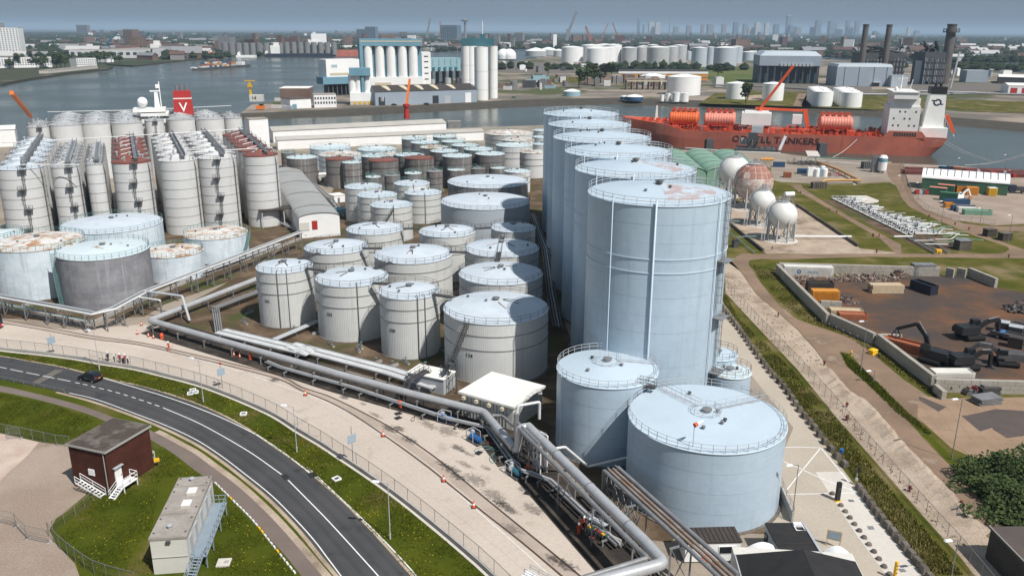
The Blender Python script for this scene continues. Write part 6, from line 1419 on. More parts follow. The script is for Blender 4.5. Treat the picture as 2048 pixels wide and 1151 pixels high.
b=MB(); b.add([(-hx,yb0,3.55),(hx,yb0,3.55),(hx,yb1,3.55),(-hx,yb1,3.55),(0,0,6.5),(0,-8.5,6.5)],[(1,0,4),(0,3,5,4),(3,2,5),(2,1,4,5)]); b.build('roof','black_roof',t)
b=MB(); b.beam((-hx,yb0,3.5),(-hx,yb1,3.5),.15); b.beam((-hx,yb0,3.5),(hx,yb0,3.5),.15); b.build('gutter','light_steel',t)
c0,c1=Vector((56.69,84.75)),Vector((56.77,78.59)); d=c1-c0; t=thing('dark_shed','dark flat roofed shed at the lower right corner','shed',(c0.x,c0.y,0),math.atan2(d.y,d.x))
b=MB(); b.box((6,2.4,2),(12,4.6,4)); b.build('wall','brown_roof',t); b=MB(); b.box((6,2.4,4.1),(12.4,5,.2)); b.build('roof','dark_plate',t); b=MB(); b.box((6,-.02,4.15),(12.5,.1,.35)); b.build('fascia','trim_grey',t)
# ------------ scrap yard
def block_wall(label,a,b,courses=3,bl=1.5,bh=.8,th=.8,lean=0):
 A,B_=Vector(a),Vector(b); d=B_-A; L_=d.length; n_=max(1,int(round(L_/bl))); bl=L_/n_
 t=thing('block_wall',label,'wall',(A.x,A.y,.012),math.atan2(d.y,d.x),'concrete block walls of the scrap yard')
 me=MB().box((0,0,bh/2),(bl-.035,th,bh-.03)).mesh('block','blockwork'); rn=random.Random(int(A.x*10))
 for k in range(courses):
  for j in range(n_+(k%2)):
   x=(j+.5)*bl-(bl/2 if k%2 else 0); x=min(max(x,bl*.25),L_-bl*.25)
   place(me,'block',t,(x,rn.uniform(-.03,.03),k*bh),(0,0,rn.uniform(-.012,.012)),((.5 if (k%2 and j in (0,n_)) else 1),1,1))
 return t
block_wall('long concrete block wall on the left side of the scrap yard',(68.91,206.41),(67.74,166.88)); block_wall('middle concrete block wall stretch beside the dirt road',(68.41,166.87),(72.81,155.13)); block_wall('nearest left concrete block wall stretch of the scrap yard',(73.43,154.94),(74.36,133.97))
block_wall('front concrete block wall of the scrap yard',(73.9,132.63),(96.24,131.38)); block_wall('far concrete block wall at the back of the scrap yard',(69.68,207.57),(109.86,203.94)); block_wall('right rear concrete block wall of the scrap yard',(117.45,203.81),(119.08,194.15)); block_wall('short low block wall outside the front corner',(73.87,132.3),(73.89,129.07),2)
block_wall('first short dividing block wall at the back',(111.66,203.91),(112.93,202.46)); block_wall('second short dividing block wall at the back',(114.46,203.86),(115.91,202.41)); block_wall('inner block bay wall near the excavators',(74.82,156.87),(78.9,156.63),2); block_wall('inner block bay wall beside the orange container',(70.33,178.49),(74.83,177.86),2)
def container(label,p,rz,L_=6.06,col='cont_orange',z=.013,open_top=False,group='containers',h=2.59,w=2.44,name='shipping_container',roof=None):
 t=thing(name,label,'container',(p[0],p[1],z),rz,group)
 b=MB(); b.box((L_/2,w/2,h/2),(L_-.1,w-.1,h-.1) if not open_top else (L_-.1,w-.1,h*.55)); b.build('body',col,t)
 if open_top:
  for x,y,a,c in ((L_/2,.05,L_,.1),(L_/2,w-.05,L_,.1),(.05,w/2,.1,w),(L_-.05,w/2,.1,w)):b=MB(); b.box((x,y,h/2),(a,c,h)); b.build('side',col,t)
 else :
  b=MB(); b.box((L_/2,w/2,h),(L_,w,.08)); b.build('roof',roof or col,t)
 b=MB(); k=.3
 while k<L_-.2:
  for y in (-.0,w):b.box((k,y,h/2),(.14,.1,h-.35))
  k+=.3
 r_=b.build('corrugation',col,t); r_['kind']='stuff'
 for x in (.08,L_-.08):
  for y in (.08,w-.08):b=MB(); b.box((x,y,h/2),(.18,.18,h+.04)); b.build('corner_post',col,t)
 for y in (w*.3,w*.7):b=MB(); b.box((L_+.02,y,h/2),(.08,.06,h-.3)); b.build('lock_bar','light_steel',t)
 return t
sx=Vector((75.92,182.43))-Vector((71.58,182.49)); rz0=0.0
container('bright orange container against the left wall of the scrap yard',(69.87,182.29),-.05,6.06,'cont_orange'); container('dark open rack container behind the orange one',(71.14,189.16),-.05,6.06,'brown_roof',open_top=True); t=container('long white container with faded blue marking by the far wall',(69.82,203.21),-.10,12.2,'cont_white')
b=MB()
for k in range(7):b.box((5.9+k*.42,-.09,1.4),(.3,.03,.62))
b.build('faded_marking','sign_blue',t); b=MB(); b.lathe([(.55,0),(.3,.02)],n=16); o=b.build('emblem','blue_machine',t); o.location=(3.6,-.08,1.4); o.rotation_euler=(PI/2,0,0)
container('dark blue open skip standing alone on the scrap yard floor',(101.93,188.29),1.95,6.2,'cont_navy',open_top=True,h=2.3); container('grey switchgear container at the far wall',(103.47,204.06),.0,5.6,'grey_steel',h=2.9)
container('pale flat skip near the left wall',(70.99,173.54),-.1,7.0,'timber',h=1.0,open_top=True); container('rusty flat skip below the pale one',(71.7,170.37),-.1,6.0,'cont_rust',h=1.2,open_top=True); container('long rusty skip under the nearest excavator boom',(81.3,149.92),2.35,8.0,'cont_rust',h=2.0,open_top=True); container('white and rust low skip behind the front wall',(77.04,138.45),.0,7.2,'cont_white',h=1.0,open_top=True)
t=thing('beam_stack','stack of long pale timber beams on the scrap yard','timber stack',(86.27,188.92)+(.013,),.0)
bm=MB().box((0,0,0),(7.6,.55,.48)).mesh('beam','timber')
for k in range(4):
 for j in range(4):place(bm,'beam',t,(4.0+random.uniform(-.3,.3),.3+j*.62,.26+k*.52),(0,0,random.uniform(-.01,.01)))
def heap(label,c,rx,ry,h,n_,mats,seed,smin=.2,smax=1.2):
 rn=random.Random(seed); b=MB()
 for k in range(n_):
  a,d=rn.uniform(0,6.28),math.sqrt(rn.random()); x,y=rx*d*math.cos(a),ry*d*math.sin(a); z=h*(1-d)*rn.uniform(.4,1.0)+.1; L_=rn.uniform(smin,smax)
  u=Vector((rn.uniform(-1,1),rn.uniform(-1,1),rn.uniform(-.5,.5))).normalized()*L_
  b.beam((x,y,z),(x+u.x,y+u.y,max(.05,z+u.z)),rn.uniform(.06,.5),rn.uniform(.04,.2),mi=rn.randrange(len(mats)))
 b.add([(rx*math.cos(k*.5236)*.9,ry*math.sin(k*.5236)*.9,.02) for k in range(12)]+[(0,0,h*.6)],[(k,(k+1)%12,12) for k in range(12)])
 o=b.build('scrap_heap',mats); o.location=(c[0],c[1],.013); o['kind']='stuff'; o['label']=label
heap('heap of mixed scrap metal along the far wall',(89.22,200.76),9.5,2.4,1.8,420,['scrap_a','scrap_b','scrap_a'],4); heap('brown scrap heap in the left rear bay',(73.51,198.95),4.5,2.6,1.6,220,['scrap_a','scrap_a','scrap_b'],5); heap('rusty cable heap beside the dividing walls',(100.07,204.12),2.6,1.6,2.2,120,['scrap_a','pipe_rust'],6); heap('dark scrap heap inside the nearest bay',(77.66,153.33),3.2,2.0,1.4,160,['dark_steel','scrap_a'],7)
heap('scrap heap cut by the right edge of the picture',(115.09,177.24),3.5,3.0,2.5,160,['dark_steel','scrap_a','cont_navy'],8); heap('bits of scrap near the rusty skips',(78.55,183.56),1.8,3.5,1.0,80,['scrap_a','dark_steel'],9)
def excavator(label,p,rz,boom,stick,s=1.0,m='black_paint',group='black material handlers',swing=0.0,accent='dark_steel'):
 """boom / stick: (length, angle above horizontal) in the plane of the upper body"""
 t=thing('excavator',label,'excavator',(p[0],p[1],.013),rz,group); t.scale=(s,s,s)
 for y in (-1.25,1.25):
  b=MB(); b.tube([(-1.6,y,.5),(1.6,y,.5)],.48,12); b.box((0,y,.5),(3.4,.6,.8)); b.build('track','rubber',t)
 b=MB(); b.box((0,0,.7),(2.6,2.2,.4)); b.lathe([(.9,.9),(.9,1.15)],n=14); b.build('undercarriage',accent,t)
 b=MB(); b.box((-.9,0,1.75),(3.4,2.7,1.25),taper=.93); b.box((-2.3,0,1.6),(.9,2.6,.9)); b.build('upper_body',m,t)
 b=MB(); b.box((1.05,.85,2.3),(1.5,1.0,1.7),taper=.85); cb_=b.build('cab',m,t)
 b=MB(); b.box((1.1,.85,2.55),(1.52,1.02,.8),taper=.9); b.build('cab_window','glass_dark',cb_)
 p0=Vector((.9,-.25,1.9)); p1=p0+Vector((math.cos(boom[1]),0,math.sin(boom[1])))*boom[0]; mid=p0.lerp(p1,.5)+Vector((-math.sin(boom[1]),0,math.cos(boom[1])))*.5
 b=MB(); b.beam(p0,mid,.5,.7); b.beam(mid,p1,.5,.6); b.build('boom',m,t)
 p2=p1+Vector((math.cos(stick[1]),0,math.sin(stick[1])))*stick[0]; b=MB(); b.beam(p1,p2,.42,.55); b.build('stick',m,t)
 b=MB(); b.tube([p0+Vector((.4,0,-.4)),mid+Vector((0,0,-.3))],.11,6); b.tube([mid+Vector((0,0,.4)),p1+Vector((-.2,0,.5))],.1,6); b.build('cylinder','grey_steel',t)
 b=MB(); b.lathe([(.25,0),(.4,-.5),(.3,-.8)],(p2.x,p2.y,p2.z),8)
 for k in range(4):
  a=k*PI/2+.4; b.beam((p2.x+.35*math.cos(a),p2.y+.35*math.sin(a),p2.z-.5),(p2.x+.7*math.cos(a),p2.y+.7*math.sin(a),max(.1,p2.z-1.2)),.2); b.beam((p2.x+.7*math.cos(a),p2.y+.7*math.sin(a),max(.1,p2.z-1.2)),(p2.x+.2*math.cos(a),p2.y+.2*math.sin(a),max(.05,p2.z-1.7)),.16)
 b.build('grapple',accent,t)
 return t
excavator('black excavator nearest the block wall, counterweight towards the camera, boom raised',(80.11,145.91),2.3,(4.6,1.0),(3.6,-.5),1.15); excavator('black excavator farthest back with stick hanging down',(94.15,158.86),.15,(4.0,.35),(4.0,-1.45),1.2); excavator('black excavator in the middle front, stick hanging to the ground',(84.77,143.15),.1,(3.2,.25),(3.6,-1.5),1.15); excavator('dark grey excavator at right with boom stretched left',(93.57,144.96),2.9,(4.0,.3),(3.4,-.75),1.1,'dark_steel')
for i,(q,L_,lab) in enumerate((((99.47,160.63),14,'long dark low-loader trailer at the right edge'),((105.97,164.84),12,'second dark low-loader behind the first'))):
 t=thing('trailer',lab,'trailer',(q[0],q[1],.013),-.85,'dark trailers'); b=MB(); b.box((L_/2,0,1.0),(L_,2.4,.3)); b.build('bed','dark_steel',t)
 for y in (-1.15,1.15):b=MB(); b.box((L_/2,y,1.3),(L_,.12,.4)); b.build('side_rail','grey_steel',t)
 for x in (L_-1.2,L_-2.6,1.5):
  for y in (-1,1):wheel(t,x,y*.95,.45,.3)
for i,(q,c,lab) in enumerate((((101.27,162.97),'dark_steel','dark machine cab unit with pale roof, left of two'),((102.43,160.13),'dark_steel','dark machine cab unit with pale roof, right of two'),((98.85,153.9),'brown_roof','dark machine block on the low-loader'))):
 container(lab,q,-.6,2.6,c,h=2.2,w=2.2,group='machine parts',name='machine_unit',roof='light_steel' if i<2 else None)
p=(100.72,159.69); t=thing('tarpaulin','crumpled blue tarpaulin on the low-loader','tarpaulin',(p[0],p[1],1.2)); b=MB(); b.sphere((0,0,.1),1.1,10,6,sq=(1,.7,.25)); b.build('sheet','blue_machine',t); b=MB(); b.tube([(-.9,0,.3),(.9,.1,.3)],.03,5); b.build('rope','white_paint',t)
for i,(q,L_,w_,k_,lab) in enumerate((((76.32,132.27),3.5,2.2,4,'stack of galvanised gratings left of the front wall'),((78.62,130.94),3.4,2.0,4,'stack of galvanised gratings with red handles'),((81.27,130.58),3.6,2.4,6,'tall pile of dark steel plates at the front wall'),((78.79,126.53),4.4,2.4,5,'pile of grey steel sheets nearest the camera'))):
 t=thing('plate_stack',lab,'steel stack',(q[0],q[1],.013),.05+.06*i,'steel stacks outside the scrap yard')
 me=MB().box((0,0,0),(L_,w_,.16)).mesh('plate','galv' if i<2 else ('dark_steel' if i==2 else 'grey_steel'))
 for k in range(k_):place(me,'plate',t,(L_/2+random.uniform(-.15,.15),w_/2,.15+k*.24),(0,0,random.uniform(-.05,.05)))
 if i<2:
  for k in range(7):b=MB(); b.box((.3+k*.45,w_/2-.8+(k%3)*.7,.95+.1*k),(.08,1.4,.5)); b.build('bar','red_paint' if i and k%2 else 'galv',t)
p=(77.42,133.26); b=MB(); t=thing('white_cabinet','small white cabinet beside the gratings','cabinet',(p[0],p[1],.013),.1); b.box((0,0,.9),(1.0,.8,1.8)); b.build('case','white_paint',t); b=MB(); b.box((0,-.42,.9),(.8,.04,1.5)); b.build('door','light_steel',t)
p=(70.53,150.06); t=thing('grit_bin','yellow grit bin on the grass beside the dirt road','bin',(p[0],p[1],0),.5); b=MB(); b.box((0,0,.45),(1.5,1.1,.9),taper=.9); b.build('tub','yellow',t); b=MB(); b.box((0,0,.98),(1.6,1.2,.2),taper=.6); b.build('lid','yellow',t)
p=(65.76,148.89); t=thing('hydrant_marker','yellow and black marker post in the grass wedge','marker',(p[0],p[1],0)); b=MB(); b.lathe([(.12,0),(.12,.8),(.18,.8),(.18,1.1),(0,1.2)],n=10); b.build('post','yellow',t); b=MB(); b.lathe([(.13,.35),(.13,.6)],n=10); b.build('band','black_paint',t)
hm=MB(); hm.lathe([(.14,0),(.14,.7),(.2,.75),(.2,.95),(0,1.05)],n=8); hm=hm.mesh('barrel','hydrant_red'); ha=MB().beam((-.3,0,.6),(.3,0,.6),.16).mesh('outlet','hydrant_red')
for p in [(58.6,171.6),(58.9,144.2),(56.1,125.9),(54.4,121.2)]+[(54.5,99.5),(59.6,95.8),(54.2,121)]+[(111.6,315.9),(110.9,284),(112.3,280.6),(110.7,246.7),(112.3,246),(103.6,226.9),(74.9,230.3)]+[(110.7,246.4),(104,228),(144.2,262.9),(141.5,274.8),(145.1,256),(138.6,222.6)]:
 t=thing('fire_hydrant','dark red fire hydrant standing beside the track','hydrant',(p[0],p[1],.01),random.uniform(0,3),'fire hydrants'); place(hm,'barrel',t,(0,0,0)); place(ha,'outlet',t,(0,0,0))
bp_=MB().box((0,0,.45),(.18,.18,.9)).mesh('post','bark'); bc=MB().box((0,0,.92),(.2,.2,.06)).mesh('cap','trim_grey')
for k,p in enumerate([(64.7,170),(65.6,168.4),(66.4,166.4),(67.3,164.9),(68.1,163),(68.8,161.1),(69.5,159.2),(70.4,157.6),(70.9,148)]):
 t=thing('timber_post','short dark timber post, %s from the left on the dirt road verge'%ordw(k+1),'post',(p[0],p[1],0),.4,'verge posts'); place(bp_,'post',t,(0,0,0)); place(bc,'cap',t,(0,0,0))
 # ------------ gas spheres
def gas_sphere(label,cxy,zc,R,m,rust=False,ang=2.6,tower=True):
 t=thing('gas_sphere',label,'gas tank',(cxy[0],cxy[1],0),0,'spherical gas tanks'); ac=math.atan2(-cxy[1],-cxy[0])
 b=MB(); b.sphere((0,0,zc),R,40,24); sh=b.build('shell',m,t)
 if rust:
  for lat in range(4):
   t0,t1=math.radians(12+lat*20),math.radians(12+(lat+1)*20); n_=(10,14,18,20)[lat]
   for k in range(n_):
    a0,a1=2*PI*k/n_+.02,2*PI*(k+1)/n_-.02; q=MB(); vs=[]
    for i in range(3):
     tt=t0+.012+(t1-t0-.024)*i/2
     for j in range(4):a=a0+(a1-a0)*j/3; vs.append(((R+.03)*math.sin(tt)*math.cos(a),(R+.03)*math.sin(tt)*math.sin(a),zc+(R+.03)*math.cos(tt)))
    q.add(vs,[(i*4+j,(i+1)*4+j,(i+1)*4+j+1,i*4+j+1) for i in range(2) for j in range(3)],True); q.build('shell_plate','sphere_rust' if lat<3 and random.random()<(.95-.12*lat) else 'sphere_worn',sh)
 for k in range(8):
  a=k*PI/4+.2; x,y=R*.93*math.cos(a),R*.93*math.sin(a); b=MB(); b.tube([(x*1.03,y*1.03,0),(x,y,zc)],.28,10); b.build('leg','light_steel',t)
  a2=a+PI/4; b=MB(); b.beam((x,y,.4),(R*.93*math.cos(a2),R*.93*math.sin(a2),zc-R*.45),.1); b.beam((R*.93*math.cos(a2),R*.93*math.sin(a2),.4),(x,y,zc-R*.45),.1); b.build('brace','grey_steel',t)
 b=MB(); b.lathe([(R*.36,0),(R*.36,.1),(.3,.1)],(0,0,zc+R*.97),16); ring_rail(b,R*.36,zc+R*.97,1.1,12,.05,20); b.build('top_platform','light_steel',t)
 b=MB()
 for k in range(4):b.tube([(.6*math.cos(k*1.6),.6*math.sin(k*1.6),zc+R-.2),(.6*math.cos(k*1.6),.6*math.sin(k*1.6),zc+R+1.8)],.12,6)
 b.tube([(.6,0,zc+R+1.6),(R*.4,.3,zc+R+1.2),(R*.9,.6,zc+R*.55),(R*1.02,.6,zc)],.1,6); b.build('relief_valve','pipe_grey',t)
 a=ac-1.45; u=Vector((math.cos(a),math.sin(a),0)); b=MB()
 steps(b,u*(R*1.18)+Vector((math.cos(ac)*2.6,math.sin(ac)*2.6,0)),u*(R*1.1)+Vector((0,0,zc+R*.3)),.9,22,.07); prev=u*(R*1.1)+Vector((0,0,zc+R*.3))
 for k in range(1,7):
  th_=math.radians(17+k*9.5); q=u*(R+.3)*math.cos(th_)+Vector((0,0,zc+(R+.3)*math.sin(th_))); b.beam(prev,q,.8,.1)
  b.beam(prev+Vector((0,0,1)),q+Vector((0,0,1)),.07); b.beam(q,q+Vector((0,0,1)),.06); prev=q
 b.build('stairs','light_steel',t)
 b=MB(); b.lathe([(R*1.2,.02),(R*1.15,.12),(0,.13)],n=32); b.build('pad','pale_concrete',t)
 return t
mat('sphere_rust',(.27,.115,.085),.7,(.33,.16,.12),.4,.4,.6,fine=.12); mat('sphere_worn',(.55,.50,.46),.7,(.40,.26,.21),.5,.42,.6,fine=.1); mat('sphere_white',(.66,.66,.63),.5,(.58,.575,.54),.2,streak=(.55,.48,.42),st_lo=.66,st_hi=.85,fine=.04)
def sph(px,py,rpx,z):return None
SP=[((84.77,313.9,8.6),6.1,'white sphere farthest back beside the green halls','sphere_white',False),((85.19,289.6,9),6.75,'sphere with rust-red plated top','sphere_worn',True),((80.69,262.2,7.5),4.05,'white sphere third from the back','sphere_white',False),((80.75,241.85,7.6),4.25,'white sphere nearest the camera with railed platform','sphere_white',False)]
for (x,y,z),R,lab,m_,rs_ in SP:gas_sphere(lab+' among the gas tanks',(x,y),z,R,m_,rs_)
t=thing('relief_drum','small white horizontal drum on a frame behind the nearest sphere','drum',(91.12,263.8)+(0,),.2); b=MB(); b.tube([(-1.6,3.0,9.2),(1.6,3.0,9.2)],.8,14); b.build('drum','white_paint',t); b=MB()
for x in (-1.4,1.4):
 for y in (2.4,3.6):b.beam((x,y,0),(x,y,8.8),.18)
b.build('frame','grey_steel',t)
pipeline('long white pipe lying across the sphere yard',[([(83.05,243.32,0.8),(102.71,243.3,0.8)],.3,'white_paint'),([(70.05,262.8,1),(76.84,262.6,1)],.2,'teal_paint')]); pipeline('green and white pipes left of the spheres',[([(68.16,241.94,0.9),(77.81,243.02,0.9)],.16,'teal_paint'),([(67.1,250.93,0.8),(67.65,235.53,0.8),(68.27,225.12,0.5)],.15,'teal_paint')])
for q,lab in (((64.81,232.8),'black'),):
 t=thing('utility_box','black utility cabinet left of the spheres','cabinet',(q[0],q[1],0),.4); b=MB(); b.box((0,0,1),(1.6,1.2,2.0)); b.build('case','dark_steel',t); b=MB(); b.box((0,0,2.05),(1.8,1.4,.1)); b.build('lid','black_paint',t)
for q,lab in (([(70.6,262.8),(71.4,243.7),(71.6,225.8)],'left'),([(102.6,293.8),(102.2,264.3),(101,232.1)],'right')):
 a,c=Vector(q[0]),Vector(q[-1]); d=c-a; L_=d.length; t=thing('low_wall','low dark bund wall on the %s of the sphere yard'%lab,'wall',(a.x,a.y,0),math.atan2(d.y,d.x))
 for k in range(int(L_/5)):b=MB(); b.box((k*5+2.5,0,.45),(4.95,.5,.9)); b.build('panel','block_dark',t)
fa,na=Vector((86.51,385.7)),Vector((85.1,342.5)); ax=na-fa; pr=Vector((-ax.y,ax.x)).normalized()
for i,(k,lab) in enumerate(((0,'middle'),(1,'right'),(-1,'left'))):
 s_=-k*12.6; t=barrel_hall('green_hall','%s of the three green barrel roofed halls behind the spheres'%lab,fa+pr*s_,na+pr*s_+ax*(.25 if k>=0 else 0),12.4,5.0,2.6,'green_hall','green_hall',12,5); t['group']='green barrel halls'
org=[(143.75,388.4,1.4),(145.16,366,1.4),(143.46,338.6,1.4)]+[(135.88,339.3,1.4),(128.99,338.6,1.4),(126.68,335.4,1)]
mat('pipe_orange',(.52,.29,.10),.55,(.46,.25,.09),.4,fine=.06)
pipeline('thick orange-beige pipe bent round the works yard',[(org[:3],.55,'pipe_orange'),(org[2:],.5,'pipe_orange')],supports=sup_along(org[:3],8,.6,-.55)); pipeline('short yellow-orange pipe behind the rusty sphere',[([(118.55,395.6,1.5),(124.7,395.4,1.5)],.7,'cont_orange')])
for k,(q,L_,c,lab) in enumerate((((120.87,381.5),5,'cont_blue','dark blue skip on the works yard'),((125.78,362.4),4.5,'cont_blue','blue container left of the white tanks'),((116.64,352.6),3,'cont_rust','red-brown frame container by the fence'))):container(lab,q,-.15,L_,c,open_top=(k==0),h=2.2,group='works yard containers')
t=thing('white_tank_group','white box tank on the works yard','tank',(127.94,356.2)+(0,),-.1); b=MB(); b.box((1.8,1.5,1.9),(3.4,2.6,3.6),taper=.96); b.build('body','white_paint',t); b=MB(); b.lathe([(.5,0),(.5,.4),(0,.45)],(1.8,1.5,3.7),10); b.build('lid','light_steel',t)
for k,q in enumerate([(131.8,356.1),(133.8,356.8),(135.2,356),(136.5,362)]):
 t=thing('plastic_tank','white upright tank, %s of four beside the white box tank'%'first second third fourth'.split()[k],'tank',(q[0],q[1],0),0,'upright white tanks'); b=MB(); b.lathe([(1.15,0),(1.15,3.2),(.5,3.7),(0,3.75)],n=18); b.build('body','glass_panel' if k==1 else 'white_paint',t); b=MB(); b.lathe([(.35,3.7),(.35,4.0),(0,4.05)],n=10); b.build('lid','light_steel',t)
heap('dark stored pipework on the works yard',(139.8,391.5),9,4,1.6,260,['dark_steel','scrap_b','pipe_dark'],12,.6,3); heap('drums and frames right of the white tanks',(139.84,358.5),4,2.5,1.6,90,['scrap_b','red_paint','dark_steel'],13,.4,1.5)
v=(164.72,367.2,7.91); t=thing('nitrogen_tank','tall white upright gas tank with blue band near the water','tank',(v[0],v[1],0)); b=MB(); h=v[2]; b.lathe([(1.0,.5),(1.9,1.2),(1.9,h-1.2),(1.2,h-.2),(0,h)],n=24); b.build('vessel','white_paint',t); b=MB(); b.lathe([(1.92,h-3.0),(1.92,h-1.4)],n=24); b.build('band','factory_blue',t)
for k in range(4):b=MB(); b.box((1.4*math.cos(k*1.57+.8),1.4*math.sin(k*1.57+.8),.5),(.3,.3,1.0)); b.build('leg','white_paint',t)
v=(161.99,368.7,7.14); t=thing('vaporiser','grey finned vaporiser left of the tall white gas tank','vaporiser',(v[0],v[1],0));
for k in range(6):b=MB(); b.box((k*.5-1.2,0,v[2]/2),(.3,2.0,v[2])); b.build('fin','galv',t)
t=thing('skid_unit','dark equipment skid beside the vaporiser','equipment',(162.51,378.7)+(0,)); b=MB(); b.box((0,0,1.6),(4,3,3.0)); b.build('case','dark_structure',t)
for k in range(5):b=MB(); b.tube([(-1.6+k*.8,-1.6,0),(-1.6+k*.8,-1.6,3.6)],.15,6); b.build('pipe','pipe_grey',t)
pipeline('white and green pipes along the ship berth',[([(91.34,438.6,1),(112.57,426.3,1),(136.17,421,1)],.25,'pipe_white'),([(144.09,404.4,1.2),(162.26,402.1,1.2),(174.62,393.5,1.2)],.2,'teal_paint'),([(137.54,399.4,1),(166.3,382.6,1)],.18,'pipe_white')])
ma,mb_=Vector((120.2,305.6)),Vector((121.98,246.18)); d=mb_-ma; L_=d.length; ang=math.atan2(d.y,d.x); t=thing('pipe_manifold','long field of parallel white pipes with black valves in the grass','manifold',(ma.x,ma.y,0),ang)
n_=int(L_/1.5); xdir=Vector((math.cos(-ang),math.sin(-ang),0))
vm=MB(); vm.lathe([(.3,-.25),(.3,.25),(0,.25)],n=8); vm.tube([(0,0,0),(0,0,.7)],.07,5); vm.tube([(-.25,0,.75),(.25,0,.75)],.1,6); vm=vm.mesh('valve','black_paint')
for k in range(n_):
 x=k*1.5; ln=9.0+3*math.sin(k*.7)+(5 if k>n_*.55 else 0); P0=Vector((x,-.6,.55)); P1=P0+xdir*ln
 b=MB(); b.tube([P0,P1],.15,6); b.build('pipe','white_paint' if k%3 else 'galv',t)
 if k%2==0:b=MB(); b.tube([P0+Vector((0,0,.65)),P1*.9+Vector((0,0,.65))],.12,6); b.build('upper_pipe','light_steel',t)
 place(vm,'valve',t,P0+xdir*1.2); place(vm,'valve',t,P0+xdir*3.0); place(vm,'valve',t,P0+xdir*(ln*.6))
for y in (-.4,1.5):b=MB(); b.beam((-.5,y,.28),(L_,y,.28),.25); b.build('sleeper','kerb_concrete',t)
for i,q in enumerate(((700,745,700,780),(760,790,640,800),(960,870,800,905))):
 pass
RL=[[(129.8,258.13,1),(132.52,258.07,1),(134.89,260,1.8),(137.58,259.56,1.8)],[(128.9,253.66,1),(130.88,254.02,1),(133.23,256.3,1.8),(135.88,255.83,1.8)],[(129.01,250.75,1),(132.37,250.94,1),(134.83,253.12,1.8),(137.6,252.66,1.8)],[(127.15,246.28,1),(130.53,246.59,1),(133.35,249.56,1.8),(136.23,249.11,1.8)],[(130.24,243.09,1),(132.84,243.65,1),(135.74,246.14,1.8),(138.45,245.19,1.8)],[(126.18,239.52,1),(131.28,240.01,1),(133.97,242.14,1.8),(137.06,241.45,1.8)],[(125.29,236.56,1),(129.94,236.82,1),(132.95,239.56,1.6),(139.29,237.01,1.4)],[(119.14,237.87,1),(125.04,238.34,1)]]
pipeline('pale green handrail-like pipes stepping up the grass bank',[(q,.13,'pipe_white' if k%2 else 'green_hall') for k,q in enumerate(RL)])
pipeline('low grey pipes converging at the foot of the manifold',[([(120.09,244.76,0.5),(119.51,225.76,0.5)],.25,'pipe_grey'),([(121.53,245.35,0.5),(121.11,225.73,0.5)],.2,'galv'),([(126.14,244.02,0.5),(123.36,225.9,0.5)],.2,'galv'),([(115.95,244.02,0.7),(121.84,244.51,0.7)],.22,'white_paint'),([(120.7,234.55,0.8),(129.82,233.79,0.8)],.2,'galv')])
v=(130.33,231.85,2.7); t=thing('pump_shed','dark grey weathered box shed at the manifold','shed',(v[0],v[1],0),.1); b=MB(); b.box((0,0,v[2]/2),(3.6,3.0,v[2])); b.build('wall','block_dark',t); b=MB(); b.box((0,0,v[2]+.08),(3.9,3.3,.16)); b.build('roof','grey_steel',t)
v=(122.9,328.5,2.83); t=thing('timber_crate','brown slatted crate on the grass by the orange pipe','crate',(v[0],v[1],0),.1)
for k in range(8):b=MB(); b.box((k*.75-2.6,0,1.2),(.5,2.6,2.4)); b.build('slat','block_dark',t)
p=(121.19,227.11); t=thing('yellow_box','yellow box at the foot of the manifold','box',(p[0],p[1],0),.1); b=MB(); b.box((0,0,.5),(1.5,.9,1.0)); b.build('case','yellow',t); b=MB(); b.box((0,0,1.05),(1.6,1.0,.1)); b.build('lid','yellow',t)
for q,lab in (((147.24,248.16),'left'),((149.1,243.15),'right')):
 t=thing('hut','small dark hut on the grass triangle, %s of two'%lab,'hut',(q[0],q[1],0),.2); b=MB(); b.box((0,0,1.1),(3.2,2.2,2.2)); b.build('wall','brown_roof',t); b=MB(); b.box((0,0,2.28),(3.5,2.5,.15)); b.build('roof','block_dark',t)
a,c=Vector((163.58,327.6)),Vector((190.22,313.9)); d=(c-a).normalized(); nrm=Vector((-d.y,d.x)); t=barrel_hall('green_wall_hall','long hall with green walls and white barrel roof',a+nrm*7,c+nrm*7,14,4.6,2.6,'green_dark','white_paint',14,12)
rz_=math.atan2(d.y,d.x)
for q,r_,L_,col,z,lab in (((160.72,315.3),-.55,6,'cont_green',0,'green container with rust roof, left of the pair by the hall'),((166.76,321.2),-.55,6,'cont_green',0,'green container with rust roof, right of the pair by the hall'),((159.56,304.7),-.55,6,'cont_green',0,'dark green container in front of the rust roofed pair'),((172.99,318),-.1,4.2,'cont_orange',0,'orange container with brown roof by the green hall'),((175.29,314.9),-.1,4.2,'cont_orange',0,'all orange container by the green hall'),((183.11,313.7),-.1,3,'cont_yellow',0,'small yellow container with white roof'),((189.87,367.4),-.5,6,'cont_blue',0,'blue container at the waterside'),((192.58,366),-.5,6,'cont_rust',0,'salmon container beside the blue one at the waterside')):
 container(lab,q,r_,L_,col,group='storage yard containers',roof={'left of':'tank_salmon','right of':'tank_salmon'}.get(lab[33:40].strip(),'tank_salmon' if 'rust roof,' in lab else ('brown_roof' if 'brown roof' in lab else ('white_paint' if 'white roof' in lab else ('factory_blue' if 'blue container at' in lab else None)))),h=3.0)
for q,L_,col,lab in (((157.9,297.5),9,'cont_blue','blue open skip in the storage yard'),((154.97,290.6),3,'cont_orange','small orange skip below the blue one'),((154.97,285.6),8,'cont_blue','dark blue open skip with white edge'),((155.71,283.1),7,'cont_white','pale open skip in the storage yard'),((155.62,278.8),9,'green_hall','pale green open skip nearest the road')):container(lab,q,-.12,L_,col,open_top=True,h=1.7,group='storage yard skips')
